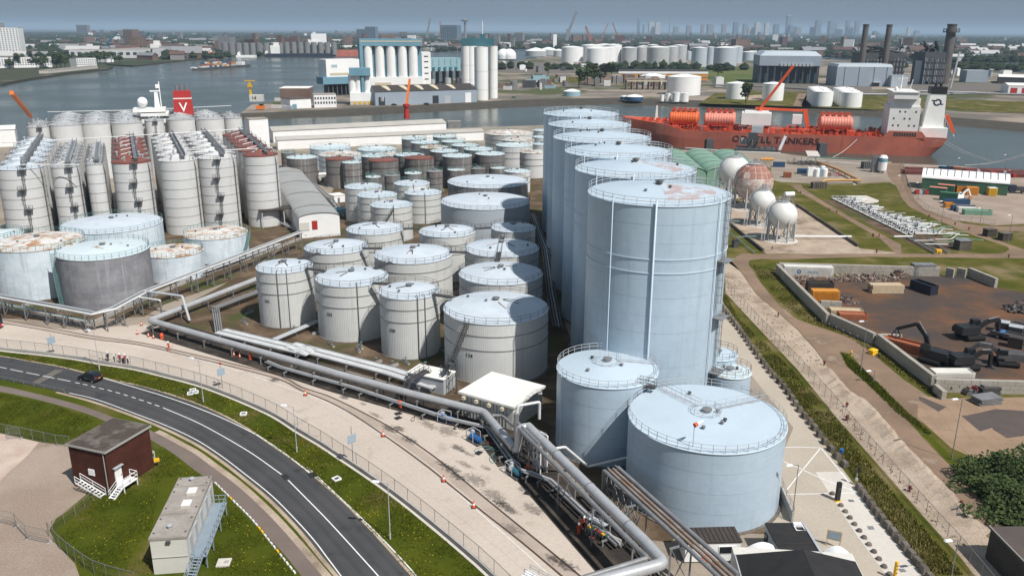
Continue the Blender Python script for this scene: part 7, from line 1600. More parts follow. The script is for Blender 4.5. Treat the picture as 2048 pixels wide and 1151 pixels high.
excavator('white and orange digger with folded arm in the storage yard',(167.15,304.6),.4,(4.0,.7),(3.4,-1.0),.9,'ship_white','diggers',0,'cont_orange')
p=(194.13,319.5); t=thing('lorry','dark blue lorry parked at the right end of the green hall','lorry',(p[0],p[1],.01),-.3); b=MB(); b.box((1.2,1.2,1.9),(2.4,2.4,2.6)); b.build('cab','truck_blue',t); b=MB(); b.box((6,1.2,1.8),(7,2.4,1.6)); b.build('load_bed','dark_structure',t)
for x in (1.2,5,8):
 for y in (.3,2.1):wheel(t,x,y,.5,.3)
random.seed(9)
mat('steel_red',(.17,.05,.04),.7,(.11,.04,.035),.5,fine=.2)
for i,(q,L_,n2,lab) in enumerate((((173.61,362.6),20,7,'stack of dark red steel beams left of the hall'),((178.22,371.8),14,4,'low stack of red beams near the water'),((202.33,368.3),22,6,'stack of dark red beams behind the containers'),((210.7,364.1),26,7,'long stack of red beams behind the hall'),((215.9,356.2),26,6,'stack of red and pink pipes at the right edge'),((156.43,316.4),6,3,'flat pile of rust-red plates beside the green containers'))):
 t=thing('steel_stack',lab,'steel stack',(q[0],q[1],.01),-.12,'steel stock by the water'); me=MB().box((0,0,0),(L_,.5,.45)).mesh('beam','steel_red')
 for k in range(n2*3):place(me,'beam',t,(L_/2+random.uniform(-1,1),(k%n2)*.85,.25+(k//n2)*.55),(0,0,random.uniform(-.02,.02)))
 if i>1:
  for k in range(5):b=MB(); b.tube([(L_*(k+.3)/5,-.6,.9),(L_*(k+.3)/5,.8,.9)],.8,10); b.build('coil',('red_paint','light_steel','dark_steel')[k%3],t)
fence('wire fence along the service road side of the storage yard',[(184.3,390.1),(163.6,339.8),(150.5,305),(145.4,282.5),(147.6,268.6),(153.7,265.3),(157.3,261.5)],3.5,2.0)
# ------------ chemical tanker
SH=thing('tanker_ship','long rust-red chemical tanker with white bridge moored in the dock','ship',(148.4,471.6,0),math.radians(164.3))
ST=[(-87,8.5,6,-80,4),(-84,11.5,9,-79.5,4),(-78,13.2,12,-76,4),(-70,14,13.6,-70,4),(50,14,13.9,50,4),(60,13.4,11.5,59,7.0),(70,11.6,8,68,8.2),(78,8.4,4.5,75,8.8),(84,4.6,1.6,79.5,9.2),(87.5,.3,.1,81,9.5)]
dz=[6.5,6.5,6.5,6.5,6.5,9.4,10.4,11.0,11.5,12.0]
hb_=MB()
for s_ in (1,-1):
 top=[(x,s_*b,z) for (x,b,*_),z in zip(ST,dz)]; mid=[((x+xw)/2+(x-xw)*.2,s_*(b*.6+w*.4),z*.45-1) for (x,b,w,xw,_),z in zip(ST,dz)]; wl_=[(xw,s_*w,-3.2) for x,b,w,xw,_ in ST]
 n_=len(ST)
 for a,c in ((top,mid),(mid,wl_)):hb_.add(a+c,[((i,n_+i,n_+i+1,i+1) if s_<0 else (i,i+1,n_+i+1,n_+i)) for i in range(n_-1)],True)
a=[(ST[0][0],s*ST[0][1],6.5) for s in (1,-1)]+[(ST[0][3],s*6,-3.2) for s in (-1,1)]; hb_.add(a,[(0,1,2,3)])
hb_.build('hull','hull_red',SH)
d_=MB(); P_=[(x,b-.15) for x,b,*_ in ST]
d_.add([(x,b,z-.5) for (x,b),z in zip(P_,dz)]+[(x,-b,z-.5) for (x,b),z in zip(P_,dz)],[(i,i+1,len(ST)+i+1,len(ST)+i) for i in range(len(ST)-1)]); d_.build('deck','deck_red',SH)
bwk=MB(); bwk.add([(-54,14.02,6.4),(-57,14.02,10),(-73,14.02,10),(-76,14.02,6.4)],[(0,1,2,3)]); bwk.build('bulwark','hull_red',SH); bwk=MB(); bwk.add([(-54,-14.02,6.4),(-57,-14.02,10),(-73,-14.02,10),(-76,-14.02,6.4)],[(3,2,1,0)]); bwk.build('bulwark','hull_red',SH)
for k in range(9):b=MB(); b.box((-60-k*1.25,14.1,8.3),(.8,.1,1.9)); b.build('freeing_port','window_dark',SH)
def text_on_hull(txt,x0,x1,z,hgt,y,m='letter_paint'):
 b=text_mb(txt,hgt*1.38); xs=[v[0] for v in b.v]; k=(x0-x1)/(max(xs)-min(xs)); c=(max(xs)+min(xs))/2; b.v=[(-(v[0]-c)*k,0,v[2]) for v in b.v]; b.f=[tuple(reversed(f)) for f in b.f]
 o=b.build('lettering',m,SH); o.location=((x0+x1)/2,y,z)
text_on_hull('ODFJELL TANKERS',23,-23,2.7,3.4,14.12)
for i,(x0,x1,m_) in enumerate(((58.5,43.5,'tank_orange'),(39,23,'tank_salmon'),(-23,-39,'tank_salmon'))):
 for y in (5.2,-5.2):
  b=MB(); R=3.4; n_=11; pr_=[]
  for k in range(n_):
   f=k/n_; pr_+=[(R,(x0-x1)*f),(R+.12,(x0-x1)*(f+.35/n_)),(R+.12,(x0-x1)*(f+.65/n_)),(R,(x0-x1)*(f+1/n_))]
  b.lathe([(0,-.9),(R*.7,-.6)]+pr_+[(R*.7,x0-x1+.6),(0,x0-x1+.9)],n=24); o=b.build('deck_tank',m_,SH); o.location=(x1,y,12.2); o.rotation_euler=(0,PI/2,0)
  for x in (x1+2,x0-2):b=MB(); b.box((x,y,8.2),(.5,6.0,4.2)); b.build('saddle','deck_red',SH)
 b=MB(); b.beam((x0,0,16.2),(x1,0,16.2),1.2,.3); line_rail(b,(x0,.6,16.2),(x1,.6,16.2),1.1,.07,2); line_rail(b,(x0,-.6,16.2),(x1,-.6,16.2),1.1,.07,2)
 for k in range(5):b.box((x0+(x1-x0)*(k+.5)/5,-3,16.6),(1.4,1.6,1.6))
 b.build('tank_walkway','deck_red',SH)
b=MB()
for k in range(30):
 x=50-k*3.4
 for y in (12.5,-12.5):b.beam((x,y,6),(x,y,8.2),.35)
 if k%2:b.tube([(x,-11,6.8),(x,11,6.8)],.25,6)
for y in (-2,-1.2,0,1,1.9):b.tube([(48,y,7.6),(-54,y,7.6)],.28,6)
b.build('deck_piping','deck_red',SH)
b=MB(); line_rail(b,(50,13.6,6.3),(-54,13.6,6.3),1.1,.06,2.5); line_rail(b,(50,-13.6,6.3),(-54,-13.6,6.3),1.1,.06,2.5); b.build('railing','deck_red',SH)
b=MB(); b.box((11,0,13),(16,12,6.5)); b.box((11,0,16.6),(13,9,.9)); b.build('white_house','ship_white',SH)
for x in (4,18):
 for y in (-5,5):b=MB(); b.box((x,y,8),(.5,.5,4.5)); b.build('stilt','light_steel',SH)
b=MB(); b.lathe([(1.3,16),(1.1,19),(0,19.2)],(9.5,0,0),12); b.build('crane_base','orange_red',SH)
b=MB(); b.beam((9.5,0,18),(-6,2,42),1.6,1.4); b.build('crane_boom','orange_red',SH)
b=MB(); b.beam((12,-4,18.2),(-15,-4,17.6),1.4,1.2); b.beam((-15,-4,18.2),(-17.5,-4,7),2.2,2.2); b.build('deck_crane','orange_red',SH)
b=MB(); b.box((-11,-2,13),(5,5,5)); b.build('winch_house','ship_white',SH)
b=MB(); b.box((67,0,14),(1.6,1.6,9),taper=.5); b.build('foremast','ship_white',SH)
for x in (58,62,66,70,74):b=MB(); b.box((x,2.5,10.8),(1.8,2.2,1.6)); b.box((x,-2.5,10.8),(1.8,2.2,1.6)); b.build('winch','deck_red',SH)
dc=MB(); rs=random.Random(5)
for k in range(150):
 x=rs.uniform(-54,56); y=rs.uniform(-12.5,12.5); h=rs.uniform(.6,3.2); dc.box((x,y,6.2+h/2),(rs.uniform(.4,2.4),rs.uniform(.4,1.6),h),mi=rs.choice((0,0,0,1,2)))
 if k%3==0:dc.tube([(x,y,6.5),(x,y,8.4),(x+rs.uniform(-6,6),y,8.4)],.18,5,mi=rs.choice((0,1)))
stuff(dc.build('deck_fittings',['deck_red','orange_red','grey_steel'],SH))
b=MB(); b.box((-64,0,14.5),(15,22,16)); b.box((-64.5,0,24.5),(13,20,4.2)); b.box((-63.5,0,28),(12,26,3.2)); b.box((-63,0,29.9),(13,27,.5)); b.build('superstructure','ship_white',SH)
b=MB(); b.box((-63.5,0,28.4),(12.2,22,1.3)); b.build('bridge_window','window_dark',SH)
for k in range(4):
 for j in range(5):
  if (k+j)%3:b=MB(); b.box((-59-j*2.6,11.02,9+k*3.6),(.8,.12,.9)); b.build('porthole','window_dark',SH)
b=MB(); b.tube([(-62,0,30),(-62,0,38)],.35,8); b.beam((-62,-3,34),(-62,3,34),.3); b.beam((-60,0,36),(-65,0,36.5),.3); b.build('mast','ship_white',SH); b=MB(); b.tube([(-66,3,30),(-67,3,36)],.2,6); b.build('aerial','ship_white',SH); b=MB(); b.lathe([(0,30),(.9,30.6),(.9,31.6),(0,32.4)],(-59,6,0),10); b.build('radome','ship_white',SH)
b=MB(); b.add([(x,y,6.4) for x,y in ((-74,5),(-74,-5),(-85,-5),(-85,5))]+[(x,y,29) for x,y in ((-76.5,4),(-76.5,-4),(-84,-4),(-84,4))],[(0,1,5,4),(1,2,6,5),(2,3,7,6),(3,0,4,7)]); b.box((-80,0,9),(13,16,5)); b.build('funnel','ship_white',SH)
b=MB(); b.box((-80.2,0,30.6),(7.9,8.4,3.6)); b.build('funnel_top','black_paint',SH)
for x in (-79,-81.5):b=MB(); b.tube([(x,0,32),(x,0,34.2)],.7,8); b.build('exhaust','black_paint',SH)
mat('ship_blue',(.02,.05,.11),.5)
b=MB()
for k in range(8):
 if k in (0,4):continue
 a0,a1=k*PI/4+.39,(k+1)*PI/4+.39
 b.add([(r*math.cos(a),0,r*math.sin(a)*.9) for r in (1.35,2.1) for a in (a0,a1)],[(0,1,3,2),(2,3,1,0)])
for s_ in (1,-1):b.add([(s_*.2,0,s_*.9-.28),(s_*2.9,0,s_*.9-.28),(s_*2.9,0,s_*.9+.28),(s_*.2,0,s_*.9+.28)],[(0,1,2,3),(3,2,1,0)])
o=b.build('funnel_emblem','ship_blue',SH); o.location=(-80.2,4.3,24.5); o.rotation_euler=(.045,0,0)
b=MB(); b.beam((-86,3,18),(-90.5,3,9),1.8,1.6); b.build('lifeboat','orange_red',SH); b=MB(); b.beam((-84,3,18.5),(-91,3,7),.5,.5); b.beam((-86,1.5,17),(-86,1.5,6),.5); b.build('davit','ship_white',SH)
for i,q in enumerate(([(231,447,5),(232,396,.6)],[(228,446,5),(230,397,.6)],[(211.59,385.4,0.8),(226.25,365.5,9)],[(210.91,384.5,0.8),(228.34,368.7,8)],[(187,450,5.5),(158,408,.8)])):
 P_=[Vector(q[0]).lerp(Vector(q[1]),k/8)-Vector((0,0,1.2*math.sin(PI*k/8))) for k in range(9)]; b=MB(); b.tube(P_,.11,5); tag(b.build('mooring_rope','white_worn'),['left mooring rope from the stern of the tanker to the quay','right mooring rope from the stern of the tanker to the quay','upper mooring rope running off the right edge','lower mooring rope running off the right edge','mooring rope from the ship side to a dolphin'][i],'rope','mooring ropes')
t=thing('loading_platform','dark loading platform with hose tower beside the tanker','jetty',(131,447,0),math.radians(-15.7)); b=MB(); b.box((0,0,-1.0),(22,13,2.0)); b.build('deck','dark_structure',t); b=MB(); b.box((-2,1,4),(5,4,8)); b.build('hose_tower','dark_structure',t); b=MB(); b.box((0,3,9.6),(6,3.4,3.6)); b.build('control_cabin','light_steel',t); b=MB(); b.box((-6,3,3),(4,3,3)); b.build('small_cabin','light_steel',t)
for k in range(6):b=MB(); b.tube([(-9+k*3.4,-4,0),(-9+k*3.4,-4,4),(-9+k*3.4,4,5)],.3,6); b.build('loading_arm','dark_steel',t)
for x in (-9,9):b=MB(); b.tube([(x,5,-6),(x,5,-1)],.8,10); b.build('pile','dark_structure',t)
b=MB(); b.beam((12,-9,.3),(15,6,6),1.2,.3); line_rail(b,(11.4,-9,.3),(14.4,6,6),1,.06,2); b.build('gangway','light_steel',t)
for i,q in enumerate(((107,452),(163,437))):
 t=thing('dolphin','black timber mooring dolphin, %s of two beside the tanker hull'%('left','right')[i],'dolphin',(q[0],q[1],-3)); b=MB(); b.box((0,0,3),(4.5,4.5,8),taper=.8); b.build('body','dark_structure',t)
 for x in (-1.8,0,1.8):b=MB(); b.box((x,2.3,2.5),(.6,.5,7)); b.build('fender','rubber',t)
b=MB(); b.box((154,425,.15),(6,20,.3),-.27); tag(b.build('quay_ramp','pale_concrete'),'pale concrete ramp leading to the ship gangway','ramp')
S2=thing('moored_ship','white ship superstructure and red funnel rising behind the rear silos','ship',(-156.24,366.6)+(0,),.35)
b=MB(); b.box((0,0,6),(75,13,14)); b.build('hull','hull_red',S2); b=MB(); b.box((2,0,17),(16,12,9)); b.box((0,0,23),(11,14,4)); b.box((-2,0,26.2),(13,10,1.4)); b.build('superstructure','ship_white',S2); b=MB(); b.box((0,-.02,23.4),(11.1,14.1,1.0)); b.build('bridge_window','window_dark',S2)
b=MB(); b.sphere((-4.5,-2,29.6),2.1,16,10); b.build('radome','dish_white',S2); b=MB(); b.box((1.2,0,30),(2.2,2,7),taper=.6); b.tube([(2.8,0,27),(2.8,0,38)],.25,6); b.box((.8,0,34),(4,1.2,.5)); b.box((2,0,36),(1.4,.8,1.6)); b.build('mast','dish_white',S2)
fx=Vector((-148.05,377.9))-Vector((-156.24,366.6)); b=MB(); ca,sa=math.cos(-.35),math.sin(-.35); fl=(fx.x*ca-fx.y*sa,fx.x*sa+fx.y*ca); b.add([(fl[0]+x,fl[1]+y,z) for z,k in ((16,1.0),(33.5,.78)) for x,y in ((-4.6*k,-3*k),(4.6*k,-3*k),(4.6*k,3*k),(-4.6*k,3*k))],[(0,1,5,4),(1,2,6,5),(2,3,7,6),(3,0,4,7),(4,5,6,7)]); b.build('funnel','red_paint',S2)
for z,w in ((30.2,7.7),(22.2,8.7)):b=MB(); b.box((fl[0],fl[1],z),(w,w*.62+.2,.45)); b.build('funnel_stripe','ship_white',S2)
b=text_mb('V',5.6); o=b.build('funnel_letter','ship_white',S2); o.location=(fl[0],fl[1]-2.85,26.2)
for x in (-2,0,2):b=MB(); b.tube([(fl[0]+x,fl[1],33),(fl[0]+x,fl[1],36)],.5,7); b.build('exhaust','grey_steel',S2)
# ------------ peninsula: white factory
def frame(p0,p1):d=Vector(p1)-Vector(p0); return d.length,math.atan2(d.y,d.x)
p0,p1,H_=((-147.93,826.6),(-88.9,840.9),50.92); L_,rz=frame(p0,p1); t=thing('silo_factory','big white factory with five round silos in a pale blue frame','factory',(p0[0],p0[1],0),rz)
D_=26; b=MB(); b.box((L_/2,D_/2,H_*.15),(L_,D_,H_*.3)); b.build('base','factory_white',t); b=MB(); b.box((L_/2,D_/2+3,H_*.58),(L_*.98,D_-6,H_*.62)); b.build('back_wall','factory_blue',t); b=MB(); b.box((L_/2,D_/2,H_*.94),(L_,D_,H_*.13)); b.build('top_band','factory_blue',t); b=MB(); b.box((L_/2,D_/2-.2,H_*.96),(L_*.97,D_,H_*.02)); b.build('pale_stripe','beige',t)
b=MB(); b.box((1.6,D_/2,H_*.58),(3.2,D_+.4,H_*.62)); b.build('side_strip','factory_blue',t)
for f in (.13,.318,.497,.682,.856):b=MB(); b.lathe([(L_*.071,H_*.3),(L_*.071,H_*.875)],(L_*f,4.5,0),24); b.build('silo','factory_white',t)
for f in (.225,.41,.59,.77):
 for z in (.45,.58,.7):b=MB(); b.box((L_*f,5.9,H_*z),(L_*.03,.3,.5)); b.build('landing','light_steel',t)
b=MB(); b.box((L_+4.5,D_*.6,H_*.38),(9,D_*.6,H_*.76)); b.build('annex','factory_white',t)
for z in (.25,.36,.47,.58,.68):b=MB(); b.box((L_+4.5,D_*.3-.1,H_*z),(4,.3,.9)); b.build('window','window_dark',t)
b=MB(); b.box((L_*.35,-.1,H_*.15),(L_*.26,.3,H_*.1)); b.build('panel','beige',t)
p0,p1,H_=((-174.08,794.1),(-146.45,813.4),32.88); L_,rz=frame(p0,p1); t=thing('white_block','white block on dark legs left of the silo factory','building',(p0[0],p0[1],0),rz); b=MB(); b.box((L_/2,9,H_*.76),(L_,18,H_*.48)); b.build('upper_wall','factory_white',t); b=MB(); b.box((L_*.3,7,H_*.42),(L_*.85,16,H_*.2)); b.build('lower_wall','factory_blue',t); b=MB(); b.box((L_*.45,-.1,H_*.6),(L_*.7,.3,2)); b.build('stripe','beige',t)
for k in range(6):b=MB(); b.box((L_*(.05+.13*k),6,H_*.16),(1.0,10,H_*.32)); b.build('leg','dark_structure',t)
b=MB()
for k in range(5):b.box((L_*(.17+.035*k),-.12,H_*.82),(L_*.025,.2,2.6-.3*(k%2)))
b.build('faded_marking','factory_light_blue',t)
p0,p1,H_=((-134.32,696.1),(-115.13,699.8),29.41); L_,rz=frame(p0,p1); t=thing('small_silo_tower','small white silo tower with pale blue top beside the quay','silo',(p0[0],p0[1],0),rz); b=MB(); b.box((L_/2,8,H_*.17),(L_,16,H_*.34)); b.build('base','factory_white',t); b=MB(); b.box((L_/2,7.8,H_*.06),(L_*.95,16.2,H_*.11)); b.build('plinth','beige',t); b=MB(); b.box((L_*.45,8,H_*.9),(L_*.88,15,H_*.2)); b.build('top','factory_blue',t)
for f in (.12,.38,.75):b=MB(); b.lathe([(L_*.16,H_*.3),(L_*.16,H_*.82)],(L_*f,6,0),20); b.build('silo','factory_white',t)
b=MB(); b.box((L_*.56,4,H_*.58),(L_*.12,5,H_*.5)); b.build('strip','factory_blue',t)
for k in range(4):b=MB(); b.box((L_*(.2+.2*k),-.35,H_*.055),(L_*.1,.3,1.6)); b.build('window','cont_yellow',t)
p0,p1,H_=((-102.11,969.1),(-60.84,990.8),29.19); L_,rz=frame(p0,p1); t=thing('process_hall','pale blue raised process hall between the two white silo groups','hall',(p0[0],p0[1],0),rz); b=MB(); b.box((L_/2,10,H_*.74),(L_,20,H_*.5)); b.build('wall','factory_light_blue',t)
for k in range(6):b=MB(); b.box((L_*(.12+.15*k),-.6,H_*.6),(3,1.5,3)); b.build('fan','factory_teal',t); b=MB(); b.box((L_*(.1+.16*k),-.3,H_*.85),(.6,1,H_*.22)); b.build('rib','factory_light_blue',t); b=MB(); b.box((L_*(.05+.18*k),4,H_*.25),(1,10,H_*.5)); b.build('leg','dark_structure',t)
for i,q in enumerate(((-70.75,926.8,3.73,9.58),(-58.5,925,2.79,10.29),(-86.24,912.7,2.2,8.92))):tank('slim upright grey vessel under the process hall, %s'%('middle','right','left')[i],q,'vessels under the process hall',n=16,rail=None,vents=0,plinth=False,wall='silver_tank',roof='silver_tank')
for i,(q,lab) in enumerate((((-48.85,914.4,6.54,43.61),'rear left'),((-44.24,913,5.45,43.6),'rear middle'),((-28.24,756.3,6.17,45.54),'front'),((-18.18,776.6,4.17,45.95),'right'))):t=tank('tall white round silo, %s of the four in the group with teal cap'%lab,q,'four white silos',n=32,rise=.05,rail=None,vents=0,plinth=False,wall='factory_white',roof='factory_white',bands=(.2,.55),band_mat='light_steel',name='white_silo',cat='silo')
q=(-28.24,756.3,6.17,45.54); t=thing('penthouse','teal penthouse with mast across the tops of the four white silos','penthouse',(q[0]-3,q[1]+6,q[3]+.8),0); b=MB(); b.box((0,0,3.2),(29,12,6.4)); b.build('wall','factory_teal',t); b=MB(); b.box((4,0,8),(4,4,4)); b.build('lift_head','factory_teal',t); b=MB(); b.tube([(4,0,9),(4,0,21)],.4,6); b.build('mast','white_paint',t)
gable_hall('quay_warehouse','long grey warehouse with dark roof and beige rooflights on the quay',(-113.11,693.3),(-31.23,732.2),34,11,4,'grey_blue_wall','brown_roof','warehouse',doors=((.03,.09,0,.6,'window_dark','door'),(.05,.08,.3,.6,'white_paint','door_panel'),(.55,.61,0,.6,'window_dark','door'),(.67,.73,0,.55,'light_steel','door'),(.88,.94,0,.75,'white_paint','door')))
wh=bpy.context.scene.objects['quay_warehouse']; L_,rz=frame((-113.11,693.3),(-31.23,732.2))
for f in (.16,.33,.48,.63,.80):b=MB(); b.beam((L_*f,3,11.6),(L_*f-3,15,14.7),5,.3); b.build('rooflight','beige',wh)
flat_block('quay_office','white two storey quay office with rows of windows',(-158.41,671.3),(-141.71,676.4),14,10,'white_paint','gravel_roof',rows=2,cols=8,side_cols=4); flat_block('quay_shed_low','low white flat roofed shed beside the quay office',(-174.74,660.5),(-160.55,670),22,7,'white_paint','felt_roof',doors=((.1,.3,0,.5,'factory_blue','door'),)); flat_block('dark_quay_building','dark brown building with white roof behind the white quay shed',(-200.93,728),(-176.31,730.1),25,11,'house_brick','white_roof')
container('white container on the quay, upper of two',(-197.84,699.6),-.1,10,'cont_white',group='quay containers',z=2.6); container('white container on the quay, lower of two',(-190,661.3),-.1,12,'cont_white',group='quay containers'); container('pale blue container on the quay',(-180.78,658),-.1,8,'light_steel',group='quay containers')
p=(-226.47,729.5,16.26); t=thing('quay_crane','slim yellow quay crane with white numbered base','crane',(p[0],p[1],0)); b=MB(); b.box((5,0,2.8),(11,6,5.6)); b.build('base','cont_white',t); b=text_mb('14',4.2); o=b.build('number','black_paint',t); o.location=(3.4,-3.1,2.9); b=MB(); b.box((0,0,p[2]/2),(1.9,1.9,p[2]),taper=.75); b.build('column','cont_yellow',t); b=MB(); b.box((0,0,p[2]+1),(9,2,.8)); b.box((0,0,p[2]-3),(3.4,3,3)); b.build('head','cont_yellow',t)
p=(-195.27,650.3,2.34); t=thing('forklift','orange forklift at the quay edge','forklift',(p[0],p[1],0)); b=MB(); b.box((0,0,2),(6,3,2.6)); b.build('body','orange',t); b=MB(); b.box((1,0,3.8),(3,2.6,1.6)); b.build('cab','glass_dark',t)
p=(-74.85,591.1,26.94); t=thing('harbour_crane','orange harbour crane boom standing at the near quay sheds','crane',(p[0],p[1],0)); b=MB(); b.lathe([(2.2,0),(1.6,8),(2.4,8.2),(2.4,10),(0,10.5)],n=12); b.build('pedestal','red_paint',t); b=MB(); b.beam((0,0,9),(2.5,4,p[2]),1.6,1.6); b.build('boom','orange',t)
# ------------ tank farms beyond the dock
def far_tank(lab,q,wall='white_tank',roof=None,group='white tanks beyond the dock',rise=.12,n=32):return tank(lab,q,group,n=n,rise=rise,rail=None,vents=0,plinth=False,wall=wall,roof=roof or wall)
O_='first second third fourth fifth sixth seventh eighth ninth'.split()
for i,q in enumerate(((152.9,1686.1,19.43,31.95),(181.24,1700.7,19.6,32.86),(195.45,1677.7,16.67,33.11),(106.6,1543.5,19.65,30.73),(148.17,1516.2,19.61,29.62),(169.51,1532.1,15.85,30.29),(186.88,1563.1,10.57,31.3))):far_tank('bright white tank, %s of the white cluster at upper centre'%O_[i],q)
for i,q in enumerate(((234.51,1575.3,10.29,30.81),(253.39,1673.5,9.84,31.45),(281.5,1733,11.31,32.52),(210.21,1550.8,13.78,30.46),(321.2,1656.9,14.07,33.12),(294,1591.4,12.48,31.86),(257.28,1521.3,19.88,31.83))):far_tank('silver grey tank, %s of the grey cluster beyond the dock'%O_[i],q,'silver_tank','white_tank','grey tanks beyond the dock')
for i,q in enumerate(((367.7,1599.6,8.36,31.11),(327.2,1506.3,13.39,31.85),(437,1681.8,12.74,30.92),(379.1,1531.5,20.42,31.66),(504.2,1839.8,13.24,17.27),(378.9,1851.3,6.06,17.45))):far_tank('pale grey tank, %s of the pale cluster left of the power plant'%O_[i],q,'grey_blue_tank','white_tank','pale tanks beyond the dock')
for lab,q in (('broad white tank with cream roof behind the brown pipe racks',(163.08,998.2,15.41,9.82)),('largest white tank in the dockside farm',(168.42,835,16.09,17.19)),('left of two white tanks on the grass behind the ship',(206.54,781.4,9.51,14.27)),('right of two white tanks on the grass behind the ship',(235.56,766.5,9.33,14.99))):far_tank(lab,q,rise=.16,n=48)
for i,q in enumerate(((132.95,752.9,1.8,5.66),(138.45,753.2,2.4,6.63),(144.53,748.6,3.18,7.94),(152.11,748.7,3.68,7.45))):far_tank('small upright white tank, %s of four in line behind the bow'%O_[i],q)
for s_,lab in (((260.3,710.2,8.44,12.09),'left'),((280.7,700.7,8.6,12.2),'right')):
 for k in range(4):far_tank('white tank, %s from the front in the %s short row behind the ship'%(O_[k],lab),(s_[0]+k*4.5,s_[1]+k*2.05*s_[2],s_[2],s_[3]))
for i,q in enumerate(((54.54,2057,25.4,12.45),(88.62,2159.3,21.49,13.09),(107.85,2035.2,12.16,13.96))):far_tank('low grey tank, %s of three in the distance at centre'%O_[i],q,'silver_tank','white_tank','low grey tanks',.3)
for i,q in enumerate(((56.34,808.6,8.16,4.56),(109.41,760.6,8.09,3.41),(101.44,769.2,3.58,2.78),(3689.9,10161.9,1.32,2.53))[:3]):far_tank('low %s on the far quay'%('pale tank with white roof','blue tank with white domed roof','small blue tank with white roof')[i],q,('factory_light_blue','cont_blue','cont_blue')[i],'white_tank','low quay tanks',.25)
b=MB()
for i,x in enumerate((1178,1212)):
 q=((-20.84,1860.9),(-8.2,1859.1))[i]; t=thing('white_dome','white storage dome, %s of the pair behind the dock'%('left','right')[i],'dome',(q[0],q[1],0)); b=MB(); b.sphere((0,0,6),15,20,12,sq=(1,1,1)); b.build('shell','white_tank',t); b=MB(); b.lathe([(15,0),(15,6)],n=20); b.build('drum','white_tank',t)
 # ------------ power station
def stack(lab,v,r0,r1,m='stack_concrete',ring=False):
 t=thing('chimney',lab,'chimney',(v[0],v[1],0),0,'power station chimneys'); h=v[2]; b=MB(); b.lathe([(r0,0),(r1,h),(r1*.8,h),(r1*.8,h-3)],n=24); b.build('shaft',m,t); b=MB(); b.lathe([(r1*1.04,h-3),(r1*1.12,h),(r1,h+.1)],n=24); b.build('crown','dark_structure',t)
 if ring:b=MB(); b.lathe([(r1,h*.86),(r1*1.8,h*.86),(r1*1.8,h*.88),(r1,h*.88)],n=24); ring_rail(b,r1*1.75,h*.88,3,14,.25,24); b.build('platform','dark_structure',t)
stack('left of the two slim dark chimneys of the power station',(460.2,1129.4,69.13),4.3,3.5); stack('right of the two slim dark chimneys of the power station',(489.6,1126.7,68.97),4.3,3.5); stack('thick grey chimney with platform ring at the right of the plant',(518.9,1024,69.04),5.8,5.0,ring=True)
p0,p1,H_=((295.9,1027.2),(366.3,1016.7),32.04); L_,rz=frame(p0,p1); t=thing('turbine_hall','grey-blue power station hall raised on a dark blue base','hall',(p0[0],p0[1],0),rz); b=MB(); b.box((L_/2,30,H_*.32),(L_*.98,55,H_*.64)); b.build('base','dark_blue_wall',t); b=MB(); b.box((L_/2,28,H_*.82),(L_,60,H_*.36)); b.build('wall','grey_blue_wall',t); b=MB(); b.box((L_/2,28,H_+2.5),(L_,60,5),taper=.82); b.build('roof','grey_blue_tank',t)
for k in range(9):b=MB(); b.box((L_*(.36+.06*k),-2.5,H_*.68),(L_*.045,5,3)); b.build('canopy','light_steel',t); b=MB(); b.box((L_*(.03+.115*k),-1,H_*.3),(1.5,2,H_*.6)); b.build('column','dark_structure',t)
p0,p1,H_=((370.8,975.6),(432.3,970.7),21.63); L_,rz=frame(p0,p1); t=thing('boiler_annex','plain grey-blue cladded hall in front of the dark boilers','hall',(p0[0],p0[1],0),rz); b=MB(); b.box((L_/2,20,H_/2),(L_,40,H_)); b.build('wall','grey_blue_wall',t); b=MB(); b.box((L_/2,20,H_+1.5),(L_,40,3),taper=.94); b.build('roof','grey_blue_tank',t)
for f in (.14,.4,.67,.9):b=MB(); b.box((L_*f,-.1,H_/2),(.5,.3,H_)); b.build('seam','dark_blue_wall',t)
b=MB(); b.box((L_*.73,-2,5),(L_*.14,4,1)); b.build('door_canopy','light_steel',t); b=MB(); b.box((L_*.73,-.2,2.4),(L_*.12,.4,4.6)); b.build('door','window_dark',t)
random.seed(17)
for (p0,p1,H_),lab,dp in ((((456.7,1129.7),(516.7,1124.2),33.24),'dark open boiler structure between the two slim chimneys',40),(((488.4,1015.2),(512.9,1013.2),37.08),'dark open boiler structure beside the thick chimney',40)):
 L_,rz=frame(p0,p1); t=thing('boiler_house',lab,'boiler house',(p0[0],p0[1],0),rz); b=MB(); b.box((L_/2,dp/2,H_/2),(L_*.96,dp*.9,H_)); b.build('core','dark_structure',t)
 for k in range(14):b=MB(); b.box((L_*(k+.5)/14,-.5,H_*.42),(L_*.03,1.2,H_*random.uniform(.6,.85))); b.build('duct',random.choice(('grey_steel','dark_structure','grey_blue_wall','grey_steel')),t)
 for k in range(4):b=MB(); b.beam((0,-1.5,H_*(.3+.2*k)),(L_,-1.5,H_*(.3+.2*k)),.8); b.build('gantry','dark_steel',t)
 for k in range(10):b=MB(); b.tube([(L_*random.random(),random.uniform(2,dp),H_),(L_*random.random(),random.uniform(2,dp),H_+random.uniform(4,12))],random.uniform(.5,2),7); b.build('roof_vent','dark_structure',t)
flat_block('pale_boiler_block','pale grey block left of the thick chimney',*((483.3,1027),(493.3,1021.6),27.41)[:2],25,((483.3,1027),(493.3,1021.6),27.41)[2],'grey_blue_tank','dark_structure'); flat_block('low_grey_annex','low pale grey annex right of the plain hall',*((428.8,962.9),(446.8,961.4),12.27)[:2],20,((428.8,962.9),(446.8,961.4),12.27)[2],'grey_blue_tank','grey_blue_wall')
